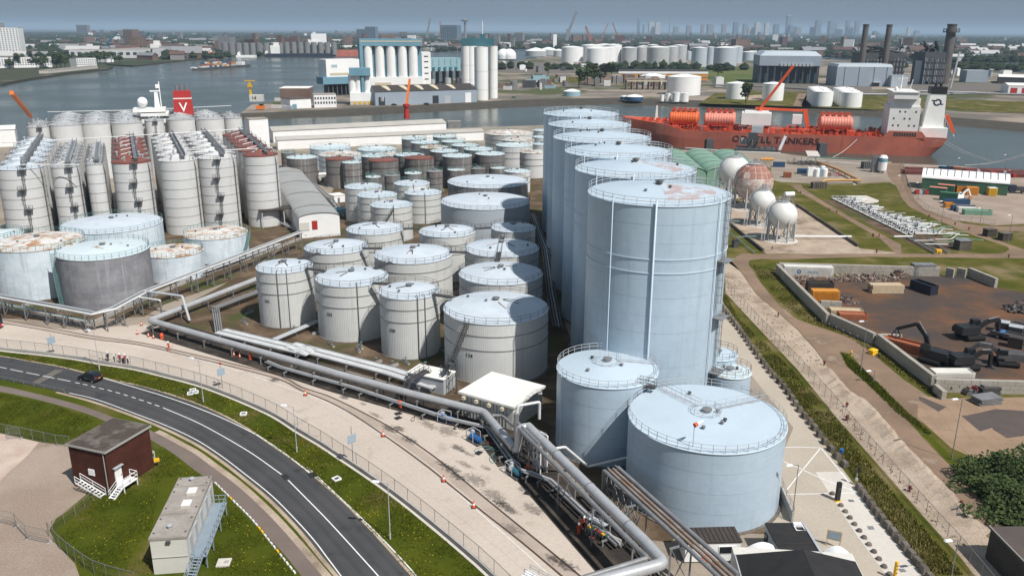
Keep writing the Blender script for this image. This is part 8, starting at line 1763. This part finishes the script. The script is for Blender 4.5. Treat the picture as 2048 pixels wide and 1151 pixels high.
v=(486.3,942.6,39.14); b=MB(); b.beam((v[0],v[1],0),(v[0]+4,v[1],v[2]),1.4,1.4); t=tag(b.build('white_mast','light_steel'),'slim leaning white mast right of the thick chimney','mast')
flat_block('grey_shed','grey shed right of the thick chimney',*((568.6,1067.3),(594.2,1065),7.72)[:2],20,14,'grey_blue_wall','grey_blue_tank'); gable_hall('white_roof_shed','long low shed with white roof at the right edge',(594.3,1040.8),(645.5,1013.3),60,8,2,'dark_structure','white_roof'); gable_hall('white_depot','low white depot with red doors at the right edge',(510.1,872.6),(551.5,863),25,8,2,'white_paint','white_roof',doors=((.05,.2,0,.7,'red_paint','door'),(.3,.5,0,.7,'red_paint','door')))
pipeline('long pipe rack across the grass behind the ship',[([(326.9,791.9,4),(378.9,791.2,4),(446.1,813.5,4),(497.7,794.7,4)],1.0,'pipe_grey'),([(218.79,921.9,4),(265.8,898.7,4),(317.1,841.2,4)],.9,'pipe_grey'),([(387.7,810.6,6),(436.4,796.1,6)],.7,'light_steel')])
g=MB(); g.poly([(161.9,731.3),(203.8,851.8),(260.9,880.8),(330.1,875.8),(266.1,702.5),(236.9,698.7),(168.3,725)],.3); struct('dock_grass',g,'grass_right'); g=MB(); g.poly([(240.6,701.1),(296.5,868.1),(348.3,840.9),(375.3,795.6),(444,771.1),(493.8,755.2),(421.5,642),(366.3,663.7),(356.5,705.1),(292.3,672.6)],.3); struct('dock_grass',g,'grass_right'); g=MB(); g.poly([(45.4,1157.2),(128.2,1128.3),(127.9,1032.6),(48.8,988.6)],.2); struct('dock_grass',g,'grass_right')
g=MB(); g.poly([(288.3,854),(296.6,853.4),(238.7,698.6),(233,701.1)],.6); struct('dock_track',g,'dirt_road'); g=MB(); g.poly([(228.9,819.4),(242.8,826),(226.1,764.4),(211.4,758.9)],.6); struct('dock_track',g,'sand')
for nm,q,m_,z in (('dock_grass',[(157.9,1513.3),(311.3,1485.1),(410.8,1436.1),(284.3,983.8),(229.6,967.2),(279,1220.5),(134.4,1286)],'far_grass',.15),('dock_road',[(239.4,1009.1),(295.3,1022.6),(420.3,994.4),(365.2,861.6),(268.4,906.6),(224.1,943.7)],'worn_asphalt',.2),('dock_road',[(-33.6,1788.1),(83.2,1565.3),(254.7,1469.4),(226.1,1302.4),(93.3,1272.6),(40.8,1227),(-23.9,1258.3)],'worn_asphalt',.15),('dock_road',[(472.1,1005.5),(557.1,1044),(645.5,1013.3),(573.9,898.9),(428,909.8)],'worn_asphalt',.16)):
 g=MB(); g.poly(q,z); struct(nm,g,m_)
random.seed(31)
def clutter(q,n_,sp_,hmax,mats,lab):
 for k in range(n_):
  x,y=q[0]+random.uniform(-1,1)*sp_[0],q[1]+random.uniform(-1,1)*sp_[1]; w,d,h=random.uniform(4,16),random.uniform(4,12),random.uniform(2.5,hmax)
  t=thing('dock_unit',lab,'plant unit',(x,y,0),random.uniform(-.2,.3),lab); m_=random.choice(mats); b=MB()
  if random.random()<.3:b.lathe([(w*.3,0),(w*.3,h),(0,h+1)],n=12)
  else :b.box((0,0,h/2),(w,d,h))
  b.build('case',m_,t); b=MB(); b.box((0,0,h+.4),(w*.6,d*.6,.8)); b.build('roof',random.choice(mats),t)
clutter((12.61,960.3),26,(60,70),9,['silo_grey','grey_steel','factory_light_blue','house_brick','dark_structure'],'small plant unit among the process clutter at the dock centre'); clutter((160.27,1015.6),26,(75,60),12,['house_brick','pipe_rust','grey_steel','silo_grey','light_steel'],'small brown and grey plant unit around the dockside tanks'); clutter((18.36,1396),30,(140,130),9,['silo_grey','house_brick','dark_structure','white_paint','grey_steel'],'low works building in the middle of the dock area'); clutter((685.2,1228.1),24,(150,90),11,['dark_structure','grey_steel','white_paint','grey_blue_wall'],'low works building right of the power station')
t=thing('orange_rack','orange and white striped racking behind the dockside tanks','rack',(130.54,1052.8)+(0,),frame((130.54,1052.8),(241.83,1055.4))[1]); L_=frame((130.54,1052.8),(241.83,1055.4))[0]
for z,m_ in ((2.5,'cont_orange'),(7,'cont_orange'),(10.5,'white_paint'),(13,'dark_structure')):b=MB(); b.box((L_/2,4,z),(L_,8,2.6)); b.build('tier',m_,t)
t=thing('pipe_rack','brown rusty multi-level pipe rack before the cream roofed tank','pipe rack',(120.77,899.5)+(0,),0)
for k in range(5):b=MB(); b.beam((0,k*3,9+(k%2)*2),(42,k*3,9+(k%2)*2),1.2); b.build('tier',('beige','pipe_rust','grey_steel')[k%3],t)
for k in range(8):b=MB(); b.box((k*6,6,5),(.8,12,10)); b.build('frame','pipe_rust',t)
for i,q in enumerate([(-98,694.1),(-72.2,703.9),(-57.4,725),(-43.1,732.9),(0.8,777.2)]):
 t=thing('quay_vehicle','dark parked vehicle on the far quay, %s from the left'%O_[i],'car',(q[0],q[1],.01),random.uniform(-.2,.2),'vehicles on the far quay'); b=MB(); b.box((0,0,.7),(4.6,1.9,.9)); b.build('body',('car_black','truck_blue','dark_steel','white_paint','green_dark')[i],t); b=MB(); b.box((-.2,0,1.35),(2.6,1.7,.6),taper=.8); b.build('cabin','glass_dark',t)
 for x in (-1.4,1.4):
  for y in (-.85,.85):wheel(t,x,y)
  # ------------ left bank
def pip(p,poly):
 x,y=p; r=False; j=len(poly)-1
 for i in range(len(poly)):
  a,b_=poly[i],poly[j]
  if (a[1]>y)!=(b_[1]>y) and x<(b_[0]-a[0])*(y-a[1])/(b_[1]-a[1])+a[0]:r=not r
  j=i
 return r
def fb_(name,lab,B3,dp,wall,roof='gravel_roof',**k):return flat_block(name,lab,B3[0],B3[1],dp,B3[2],wall,roof,**k)
fb_('tower_block','tall white apartment tower at the left edge across the river',((-1056.1,1732.8),(-1000.7,1743.8),59.56),30,'white_paint',rows=14,cols=10,ww=.4,wz=(.04,.98)); fb_('rear_block','dark block rising behind the white apartment tower',((-1068.4,1770.8),(-1051.5,1787.4),68.51),12,'city_grey')
fb_('apartment_slab','long white apartment slab with balconies below the tower',((-800.5,1308.7),(-732.6,1356.1),15.71),18,'white_paint',rows=4,cols=24); fb_('riverside_hotel','white riverside hotel on the far bank',((-691,1351.9),(-672.7,1378.7),13.6),20,'white_paint',rows=3,cols=9); fb_('riverside_terrace','white low terrace on the river edge',((-635.3,1162.6),(-643,1319.7),4.08),12,'pale_concrete'); fb_('shipyard_hall','long pale shipyard hall on the far bank, left part',((-922.8,1780.2),(-783.3,1790.6),16.09),60,'silo_grey',rows=1,cols=10); fb_('shipyard_hall','long pale shipyard hall on the far bank, right part',((-783.3,1790.6),(-777.6,1914.3),17.9),60,'silo_grey'); fb_('brick_block','dark brick warehouse left of the distant grey silos',((-758,2054.1),(-724.2,2074.8),19.69),40,'house_brick',rows=3,cols=6)
mat('far_silo',(.20,.205,.205),.7,streak=(.15,.15,.15),stscale=(.1,.1,.01),fine=.1)
for i in range(17):
 f=i/16; q=((-688.3,2050.5,7.74,26.62),(-435.4,2089,6.64,27.9)); x,y=(q[0][k]+(q[1][k]-q[0][k])*f for k in (0,1)); tank('pale grey silo in the long distant row, counted as number %s from the left'%'one two three four five six seven eight nine ten eleven twelve thirteen fourteen fifteen sixteen seventeen eighteen nineteen twenty twenty-one twenty-two'.split()[i],(x,y,7.7 if i<9 else 7.0,27 if i<9 else 29),'distant silo row',n=14,rise=.1,rail=None,vents=0,plinth=False,wall='far_silo',roof='far_silo',name='distant_silo',cat='silo')
fb_('silo_headhouse','low grey headhouse behind the distant silo row',((-740.3,2158.7),(-708.5,2153.6),39.17),30,'city_grey'); fb_('dark_office','dark slab office tower at upper centre',((-369.8,4376.3),(-283.7,4347.7),81.17),60,'city_blue',rows=12,cols=8,win='window_dark')
for i,B3 in enumerate((((-4341.5,8585.9),(-4199.4,8514.8),86.04),((-1260,2786.9),(-1228.4,2780.7),55.66),((-960,5285),(-903.9,5263.4),60.07),((-903.9,5263.4),(-837.2,5237.8),74.71),((4.84,3837.3),(41.31,3826.4),48.07))):fb_('brown_tower',('brown tower block on the left skyline','brown brick tower block right of the shipyard','left of the twin dark towers behind the factory','right of the twin dark towers behind the factory','dark round-looking block behind the dock')[i],B3,35,('city_brown','city_brown','city_blue','city_blue','city_grey')[i],rows=8,cols=5)
v=(-279.7,5023.9,125.11); t=thing('observation_tower','slim grey observation tower with round head','tower',(v[0],v[1],0)); b=MB(); b.lathe([(9,0),(6,v[2]*.8)],n=12); b.build('shaft','city_grey',t); b=MB(); b.lathe([(6,v[2]*.82),(22,v[2]*.87),(22,v[2]*.92),(6,v[2]*.94),(2,v[2])],n=16); b.build('head','city_grey',t)
def mast_crane(lab,v,lean,m,w):t=thing('far_crane',lab,'crane',(v[0],v[1],0),0,'cranes on the skyline'); b=MB(); b.beam((0,0,0),(lean*.2,0,v[2]*.45),w,w); b.build('tower',m,t); b=MB(); b.beam((lean*.2,0,v[2]*.35),(lean,0,v[2]),w*.7,w*.7); b.build('jib',m,t)
for v,ln,m_,w,lab in (((257.73,4167.8,145.21),45,'city_grey',16,'tall grey lattice crane at upper centre'),((370.3,4130.5,78.18),-25,'cont_rust',14,'red crane with split jib right of the tall crane'),((575.4,5562.1,107.12),35,'cont_rust',7,'slim red crane, left of two'),((615.9,5075.7,105.44),-35,'cont_rust',9,'slim red crane, right of two'),((-510.9,5112.6,123.49),20,'city_grey',14,'grey shipyard crane behind the factory'),((-429.1,5081.2,105.58),0,'cont_rust',8,'thin red mast left of the dark office'),((-1220.9,2571,48.97),40,'factory_teal',7,'teal crane, left of two at the shipyard'),((-1201.1,2775.3,47.55),30,'factory_teal',7,'teal crane, right of two at the shipyard')):mast_crane(lab,v,ln,m_,w)
def boat(lab,p,L_,w,rz,hull,h=3.0):t=thing('vessel',lab,'ship',(p[0],p[1],-3),rz); b=MB(); b.prism([(-L_/2,-w/2),(L_*.42,-w/2),(L_/2,0),(L_*.42,w/2),(-L_/2,w/2)],0,h); b.build('hull',hull,t); return t
q0,q1=Vector((-501.9,1330.6)),Vector((-463.6,1485.4)); rz=math.atan2((q0-q1).y,(q0-q1).x); L_=(q1-q0).length; t=boat('long container barge sailing on the river',(q0+q1)/2,L_,14,rz,'dark_structure',3.5)
random.seed(4)
for k in range(int(L_*.62/7)):
 for y in (-4,0,4):
  for z in range(random.randint(1,3)):b=MB(); b.box((L_*.36-k*7,y,4.8+z*2.6),(6.4,3.4,2.5)); b.build('container',random.choice(('cont_rust','cont_white','cont_blue','light_steel','cont_orange')),t)
b=MB(); b.box((-L_*.38,0,6),(10,11,6)); b.box((L_*.46,0,4),(7,8,2)); b.build('wheelhouse','ship_white',t)
for lab,p,L_,h,m_ in (('red hulled ship moored far behind the factory',(-419.1,2112.6),190,14,'hull_red'),('white and dark blue ship moored at the distant silos',(-502,2012),150,8,'cont_navy'),('small white motor yacht by the distant silos',(-609.9,1958.1),45,5,'ship_white'),('orange offshore vessel at the shipyard',(-771.9,2003.7),160,9,'orange_red'),('dark small tug by the far brick block',(-564.7,2021.1),45,6,'brown_roof')):
 t=boat(lab,p,L_,22,.25,m_,h); b=MB(); b.box((-L_*.36,0,h+L_*.06),(L_*.14,16,L_*.12)); b.box((-L_*.34,0,h+L_*.14),(L_*.08,14,L_*.05)); b.build('superstructure','ship_white',t)
 # ------------ far skyline
SK=[((1650.9,11411,197.68),20,0),((1708.8,11352,126.66),15,0),((2035.1,12749.9,173.68),50,1),((2110,12661.6,169.35),40,1),((1995.9,11059.3,205.2),8,2),((2202.3,10848.9,121.06),40,2),((2340.9,10707.6,132.71),25,2),((2531.6,11116.9,135.02),50,2),((2731.2,11224,141.86),34,2),((2850.6,11091.5,160.71),40,0),((2945.2,10986.5,138.86),35,2),((3209.3,11365.2,161.85),45,1),((3299.5,11258.9,156.17),36,1),((3553.2,11694.2,144.88),40,0),((3851.6,12131.6,260.7),34,0),((3884.7,12087,131.82),36,0),((3950.1,11998.9,113.07),45,2),((4185.8,12116.2,112.67),30,2),((4238.6,12042.2,201.1),42,0),((5031.1,13645.8,213.72),62,0),((5098.9,13527.4,89.89),50,2),((5172.7,13398.6,221.09),28,0),((5196,13358,128.99),44,2),((5259,13248,207.49),32,0),((4297.7,10274.4,62.13),30,0),((4328,10238,43.36),20,0),((6525.1,14266.3,129.14),26,1),((6591.2,14117.3,76.76),36,2),((2164.5,11512.6,104.25),40,2),((3147.8,11437.7,99.32),60,1)]
for i,(v,w,k) in enumerate(SK):
 W_=w*Vector(v[:2]).length/1650/4.5; lab={14:'tallest slim tower on the far skyline with wide pale head',2:'left of the two broad pinkish tower blocks on the skyline',3:'right of the two broad pinkish tower blocks on the skyline',4:'thin dark mast tower on the skyline',0:'slim blue tower left of the pinkish blocks'}.get(i,'hazy high-rise in the distant city skyline')
 t=thing('skyline_tower',lab,'high-rise',(v[0],v[1],0),.1,'distant city skyline'); m_=('city_blue','city_pale','city_grey')[k]; b=MB(); b.box((0,0,v[2]/2),(W_,W_*.8,v[2])); b.build('wall',m_,t); b=MB(); b.box((0,0,v[2]+3),(W_*(1.3 if i==14 else .5),W_*.5,10)); b.build('roof','city_pale' if i==14 else m_,t)
random.seed(12)
def far_spot(d0,d1,a0=-.60,a1=.60):
 while True:
  d=d0*(d1/d0)**random.random(); a=random.uniform(a0,a1); p=(d*math.sin(a),d*math.cos(a))
  if pip(p,fb):return p
hms=[]
for wl_,rf in (('house_brick','roof_tile'),('house_pale','roof_tile'),('house_pale','city_grey'),('house_brick','city_grey'),('white_paint','city_pale')):
 w=MB().box((0,0,3.2),(13,10,6.4)); w.add([(x,y,6.4) if z==0 else (x,0,10) for x in (-6.5,6.5) for y,z in ((-5,0),(5,0),(0,1))],[(2,1,0),(3,4,5)]); r=MB(); r.add([(-7,-5.6,6.2),(7,-5.6,6.2),(7,0,10.1),(-7,0,10.1),(-7,5.6,6.2),(7,5.6,6.2)],[(0,1,2,3),(3,2,5,4)]); hms.append((w.mesh('wall',wl_),r.mesh('roof',rf),wl_,rf))
for k in range(230):
 p=far_spot(1750,4200); w,r,wl_,rf=random.choice(hms); t=thing('far_house','small house with pitched roof in the distant town','house',(p[0],p[1],-.6),random.uniform(-.5,.5),'houses of the distant town'); s_=random.uniform(1.0,2.2); t.scale=(s_*random.uniform(1,2.5),s_,s_); place(w,'wall',t,(0,0,0)); place(r,'roof',t,(0,0,0))
tm=['house_brick','house_pale','city_grey','roof_tile','white_paint']; tb=MB()
for k in range(1900):
 p=far_spot(2200,11000); s_=random.uniform(8,26); h=random.uniform(5,14) if random.random()<.93 else random.uniform(20,45); tb.box((p[0],p[1],h/2-.6),(s_*random.uniform(1,2.6),s_,h),random.uniform(-.6,.6),mi=random.choice((0,0,0,1,2,2,3,3,3,4)))
stuff(tb.build('distant_town',tm),'mass of roofs of the distant town')
def blob(mb,x,y,z,r,h,mi=0):
 vs=[]; n_=6
 for k,(f,g) in enumerate(((0,.55),(.35,1.0),(.75,.75))):
  for q in range(n_):a=q*PI/3+k*.5; j=random.uniform(.75,1.2); vs.append((x+r*g*j*math.cos(a),y+r*g*j*math.sin(a),z+h*f))
 vs.append((x,y,z+h*random.uniform(.95,1.1))); fs=[(k*n_+q,k*n_+(q+1)%n_,(k+1)*n_+(q+1)%n_,(k+1)*n_+q) for k in range(2) for q in range(n_)]+[(12+q,12+(q+1)%n_,18) for q in range(n_)]; mb.add(vs,fs,False,mi)
wd=MB()
for k in range(2900):
 p=far_spot(1900,12000); d=Vector(p).length; m=random.randint(3,9) if d>3500 else random.randint(1,5)
 for j in range(m):s_=random.uniform(6,11)*(1+d/12000); blob(wd,p[0]+random.gauss(0,14+d/60),p[1]+random.gauss(0,10+d/200),-.6,s_,random.uniform(9,17),0)
for q,n_,sp_ in (((-1356.8,2806.2),160,(260,60)),((-1559.5,3756.8),220,(350,80)),((1478.2,6899.2),260,(420,90)),((1319.6,2497.7),260,(330,50)),((2167.9,3836.1),200,(300,80)),((806.8,1449.2),90,(60,30)),((254.66,1368.2),14,(80,12)),((200.77,1394.8),12,(60,12)),((126.32,1353.5),30,(140,14)),((-5949.4,32224),200,(500,120)),((2412.7,5212.9),260,(500,100))):
 for j in range(n_):blob(wd,q[0]+random.gauss(0,sp_[0]),q[1]+random.gauss(0,sp_[1]),-.6,random.uniform(5,10),random.uniform(7,14))
stuff(wd.build('distant_woods','foliage_far'),'dark belts of trees across the distant land')
sk=MB()
for k in range(420):q=Vector((1017.5,3120.9)); x,y=q.x+random.gauss(0,190),q.y+random.gauss(0,90); sk.box((x,y,1.5),(random.uniform(5,14),3,random.uniform(2,4)),random.uniform(-.3,.3),mi=random.randrange(4))
stuff(sk.build('parked_lorries',['white_paint','cont_rust','grey_steel','light_steel']),'crowded lorry park behind the power station')
# ------------ vegetation
def leaf(mb,c,s_,mi=0):
 u=Vector((random.gauss(0,1),random.gauss(0,1),random.gauss(0,.7))).normalized(); v=u.orthogonal().normalized(); c=Vector(c); mb.add([tuple(c-u*s_),tuple(c+v*s_*.55),tuple(c+u*s_),tuple(c-v*s_*.55)],[(0,1,2,3)],False,mi)
def crown(n_,rx,ry,rz_,zc,s_,lumps=9):
 mb=MB(); L_=[(random.gauss(0,.45)*rx,random.gauss(0,.45)*ry,zc+random.uniform(-.5,.6)*rz_,random.uniform(.35,.6)) for k in range(lumps)]
 for k in range(n_):
  x,y,z,r=random.choice(L_); d=Vector((random.gauss(0,1),random.gauss(0,1),random.gauss(0,1))).normalized()*random.uniform(.6,1.0)*r; leaf(mb,(x+d.x*rx,y+d.y*ry,max(.2,z+d.z*rz_)),s_*random.uniform(.6,1.4))
 return mb
random.seed(8)
tree_c=[crown(420,4.2,4.2,4.6,7.5,.75).mesh('crown','foliage') for k in range(3)]; tk_=MB(); tk_.tube([(0,0,0),(.1,0,3),(0,.1,6)],.28,7)
for k in range(5):a=k*1.3; tk_.tube([(0,0,3+k*.5),(1.8*math.cos(a),1.8*math.sin(a),6+k*.4)],.1,5)
tk_=tk_.mesh('trunk','bark')
TS=[(-779,1318.9),(-772.8,1328.9),(-768.4,1344.7),(-758.4,1343.7),(-734.3,1314.6),(-735.6,1341.4),(-717.1,1339.6),(-701.2,1321.9),(-703,1338.2),(-721.1,1491.4),(-728.8,1526.7),(-717.5,1525.4),(-701.4,1523.6),(-782.1,1847.4)]+[(275.6,1144.7),(235.1,1338.6),(199.7,723.2),(125.1,1144.3),(250.9,1291.9)]+[(70.9,912.8),(85.1,970),(93.7,978.7),(135.4,1171),(48.7,1179.1)]
for i,p in enumerate(TS):
 t=thing('tree',('leafy tree, %s from the left on the far left river bank'%ordw(i+1) if i<14 else 'round leafy tree among the tanks beyond the dock'),'tree',(p[0],p[1],-.6 if i<14 else 0),i*1.7,'trees on the left bank' if i<14 else 'trees beyond the dock'); s_=random.uniform(1.3,2.0); t.scale=(s_*1.15,s_*1.15,s_); place(tree_c[i%3],'crown',t,(0,0,0)); place(tk_,'trunk',t,(0,0,0))
for i,(p,rx,h,n_) in enumerate((((67.11,102.79),4.4,2.8,4200),((66.53,97.89),4.2,2.2,3600),((71.65,101.58),4.6,3.4,3400),((65.98,93.04),4.2,1.5,3000))):
 t=thing('bush','dense dark green bush at the right edge, %s'%('left one beside the lamp mast','lower one in the middle','tallest one at the picture edge','lowest one near the shed')[i],'bush',(p[0],p[1],0),0,'bushes at the right edge'); crown(n_,rx,rx*.8,h,h*.55,.26,26).build('foliage','foliage',t)
 b=MB()
 for k in range(7):a=k*.9; b.tube([(0,0,0),(rx*.5*math.cos(a),rx*.5*math.sin(a),h*.9)],.05,5)
 b.build('stem','bark',t)
def blades(name,lab,spots,h0,h1,mats,wdt,lean=.35,per=3):
 mb=MB()
 for x,y in spots:
  for j in range(per):
   h=random.uniform(h0,h1); a=random.uniform(0,6.28); lx,ly=random.gauss(0,lean)*h,random.gauss(0,lean)*h; w=wdt*random.uniform(.6,1.3); dx,dy=math.cos(a)*w,math.sin(a)*w; ox,oy=random.gauss(0,.12),random.gauss(0,.12)
   mb.add([(x+ox-dx,y+oy-dy,0),(x+ox+dx,y+oy+dy,0),(x+ox+lx,y+oy+ly,h)],[(0,1,2)],False,random.randrange(len(mats)))
 stuff(mb.build(name,mats),lab)
def scatter(poly,n_,dens=None):
 xs,ys=[p[0] for p in poly],[p[1] for p in poly]; out=[]
 from mathutils import noise as nz_
 while len(out)<n_:
  p=(random.uniform(min(xs),max(xs)),random.uniform(min(ys),max(ys)))
  if pip(p,poly) and (dens is None or nz_.noise(Vector((p[0]*dens,p[1]*dens,3.3)))>random.uniform(-.45,.25)):out.append(p)
 return out
slope=[(50.7,190.1),(49.1,180.5),(49.1,167.6),(48.7,154.6),(48.8,143.2),(48.7,133.9),(48.6,123.9),(48.8,118.8)]+[(48.7,118),(48.6,112.3),(48.6,106.2),(48.3,100.3),(48.3,93.9),(48.5,89.3),(48.6,84.9),(48.7,81.6),(52.3,81.5),(52.4,85.7),(52.3,90.6),(52,95.9),(52,103.3),(52.4,110.9),(52.7,119)]+[(52.8,118.7),(52.4,128.7),(52,142.4),(50.8,157.2),(49.5,170.7),(50.5,184)]
blades('long_grass','long wild grass on the slope behind the kerb blocks',scatter(slope,9000,.25),.15,.5,['blade_green','blade_green','blade_straw','grass_right'],.07)
low_s=[(48.3,100.3),(48.3,93.9),(48.5,89.3),(48.6,84.9),(48.7,81.6),(51.3,82.1),(51.4,88.7),(51.3,94.2),(51.1,100.2)]; blades('straw_grass','pale dry grass on the lower slope',scatter(low_s,3500,.3),.3,.7,['blade_straw','blade_straw','blade_green'],.07)
verge=[p for p in offset(KERB[8:-2],-.4)]+list(reversed([p for p in offset(ru[14:-6],.3)]))
blades('verge_grass','short tufted grass of the verge beside the road',scatter(verge,9000,.3),.06,.2,['blade_green','grass','grass','blade_green'],.08)
lawn=[(-56.4,97.6),(-56.2,100.6),(-51.1,105.4),(-52.9,111.8),(-49.4,108.2),(-44.9,103.7),(-40.9,100),(-36.8,95.5),(-32.8,91),(-29.1,86.4),(-24.8,80.7),(-34.3,80.8),(-40.5,97.5),(-44.7,103.1),(-49,102.1),(-44.6,87.7),(-41.1,80.8),(-49.8,82),(-55.6,87.4),(-55.7,92.1)]; blades('lawn_grass','uneven lawn round the prefab unit',scatter(lawn,7000,.25),.05,.16,['blade_green','grass','grass'],.08)
up=[(-88.1,129.9),(-75.4,124.8),(-63,117.6),(-62.2,120),(-61.8,113.7),(-64.8,111.9),(-72.3,113.2),(-79.8,115.8)]; blades('lawn_grass','rough lawn behind the wire fence',scatter(up,4000,.25),.06,.18,['blade_green','grass'],.09)
fl=MB()
for poly,n_ in ((verge,260),(lawn,110),(slope,40)):
 for x,y in scatter(poly,n_,.35):fl.box((x,y,random.uniform(.12,.25)),(.075,.075,.04))
stuff(fl.build('wild_flowers','flower_yellow'),'scattered yellow flowers in the grass')
wedge=[(64.6,150.8),(65.5,144.2),(65.5,134.4),(65.4,125.2),(65.8,116.4),(64.9,116.4),(63.7,124.3),(63.6,135.8),(63.1,143.8)]; blades('wedge_grass','green grass wedge between the two tracks',scatter(wedge,2200),.1,.35,['blade_green','grass'],.08)
wallg=[(64.2,213.8),(69.5,209.1),(66.9,183.7),(67.5,167.4),(72.8,154.3),(74,133.6),(73.4,129.1),(72.5,131.7),(71,147.2),(69,161.5),(63.8,168.4),(62.5,179.2),(62.9,197.8)]; blades('wall_grass','patchy grass along the foot of the block wall',scatter(wallg,3500,.2),.1,.35,['blade_green','blade_straw','grass_right'],.08)
rub=MB()
sdp=[(57.1,212.3),(57.7,185.1),(59.6,161.7),(59,140.9),(59.3,117),(54.6,117.1),(53.2,142.4),(52.2,165.6)]+[(59.8,120.4),(59.4,97.2),(59,91.1),(58.9,84.5),(54.8,81.8),(54.1,94.2)]
for x,y in scatter([(57.1,212.3),(57.7,185.1),(59.6,161.7),(59,140.9),(59.3,117),(54.6,117.1),(53.2,142.4),(52.2,165.6),(51.1,186.4)],450)+scatter([(53.6,122.6),(58.3,122.5),(58.9,110.8),(59,96.5),(58.8,91.1),(54.7,86),(54.1,94.2),(54,107)],700):s_=random.uniform(.06,.28); rub.box((x,y,s_*.3),(s_,s_*random.uniform(.6,1.4),s_*.7),random.uniform(0,3),mi=random.randrange(3),taper=.7)
stuff(rub.build('rubble',['sand','blockwork','dirt_road']),'stones and clods on the sandy strip')
# ------------ the air
def haze_box():
 m=bpy.data.materials.new('haze'); m.use_nodes=True; nt=m.node_tree; nt.nodes.clear()
 o=nt.nodes.new('ShaderNodeOutputMaterial'); v=nt.nodes.new('ShaderNodeVolumePrincipled')
 v.inputs['Color'].default_value=(.50,.66,.84,1); v.inputs['Density'].default_value=HAZE_DENSITY
 v.inputs['Anisotropy'].default_value=0.0
 nt.links.new(v.outputs['Volume'],o.inputs['Volume'])
 MATS['haze']=m
 b=MB(); b.box((0,22250,99),(90000,45500,212))
 h=b.build('haze','haze'); h['kind']='stuff'
HAZE_DENSITY=0.00006
haze_box()
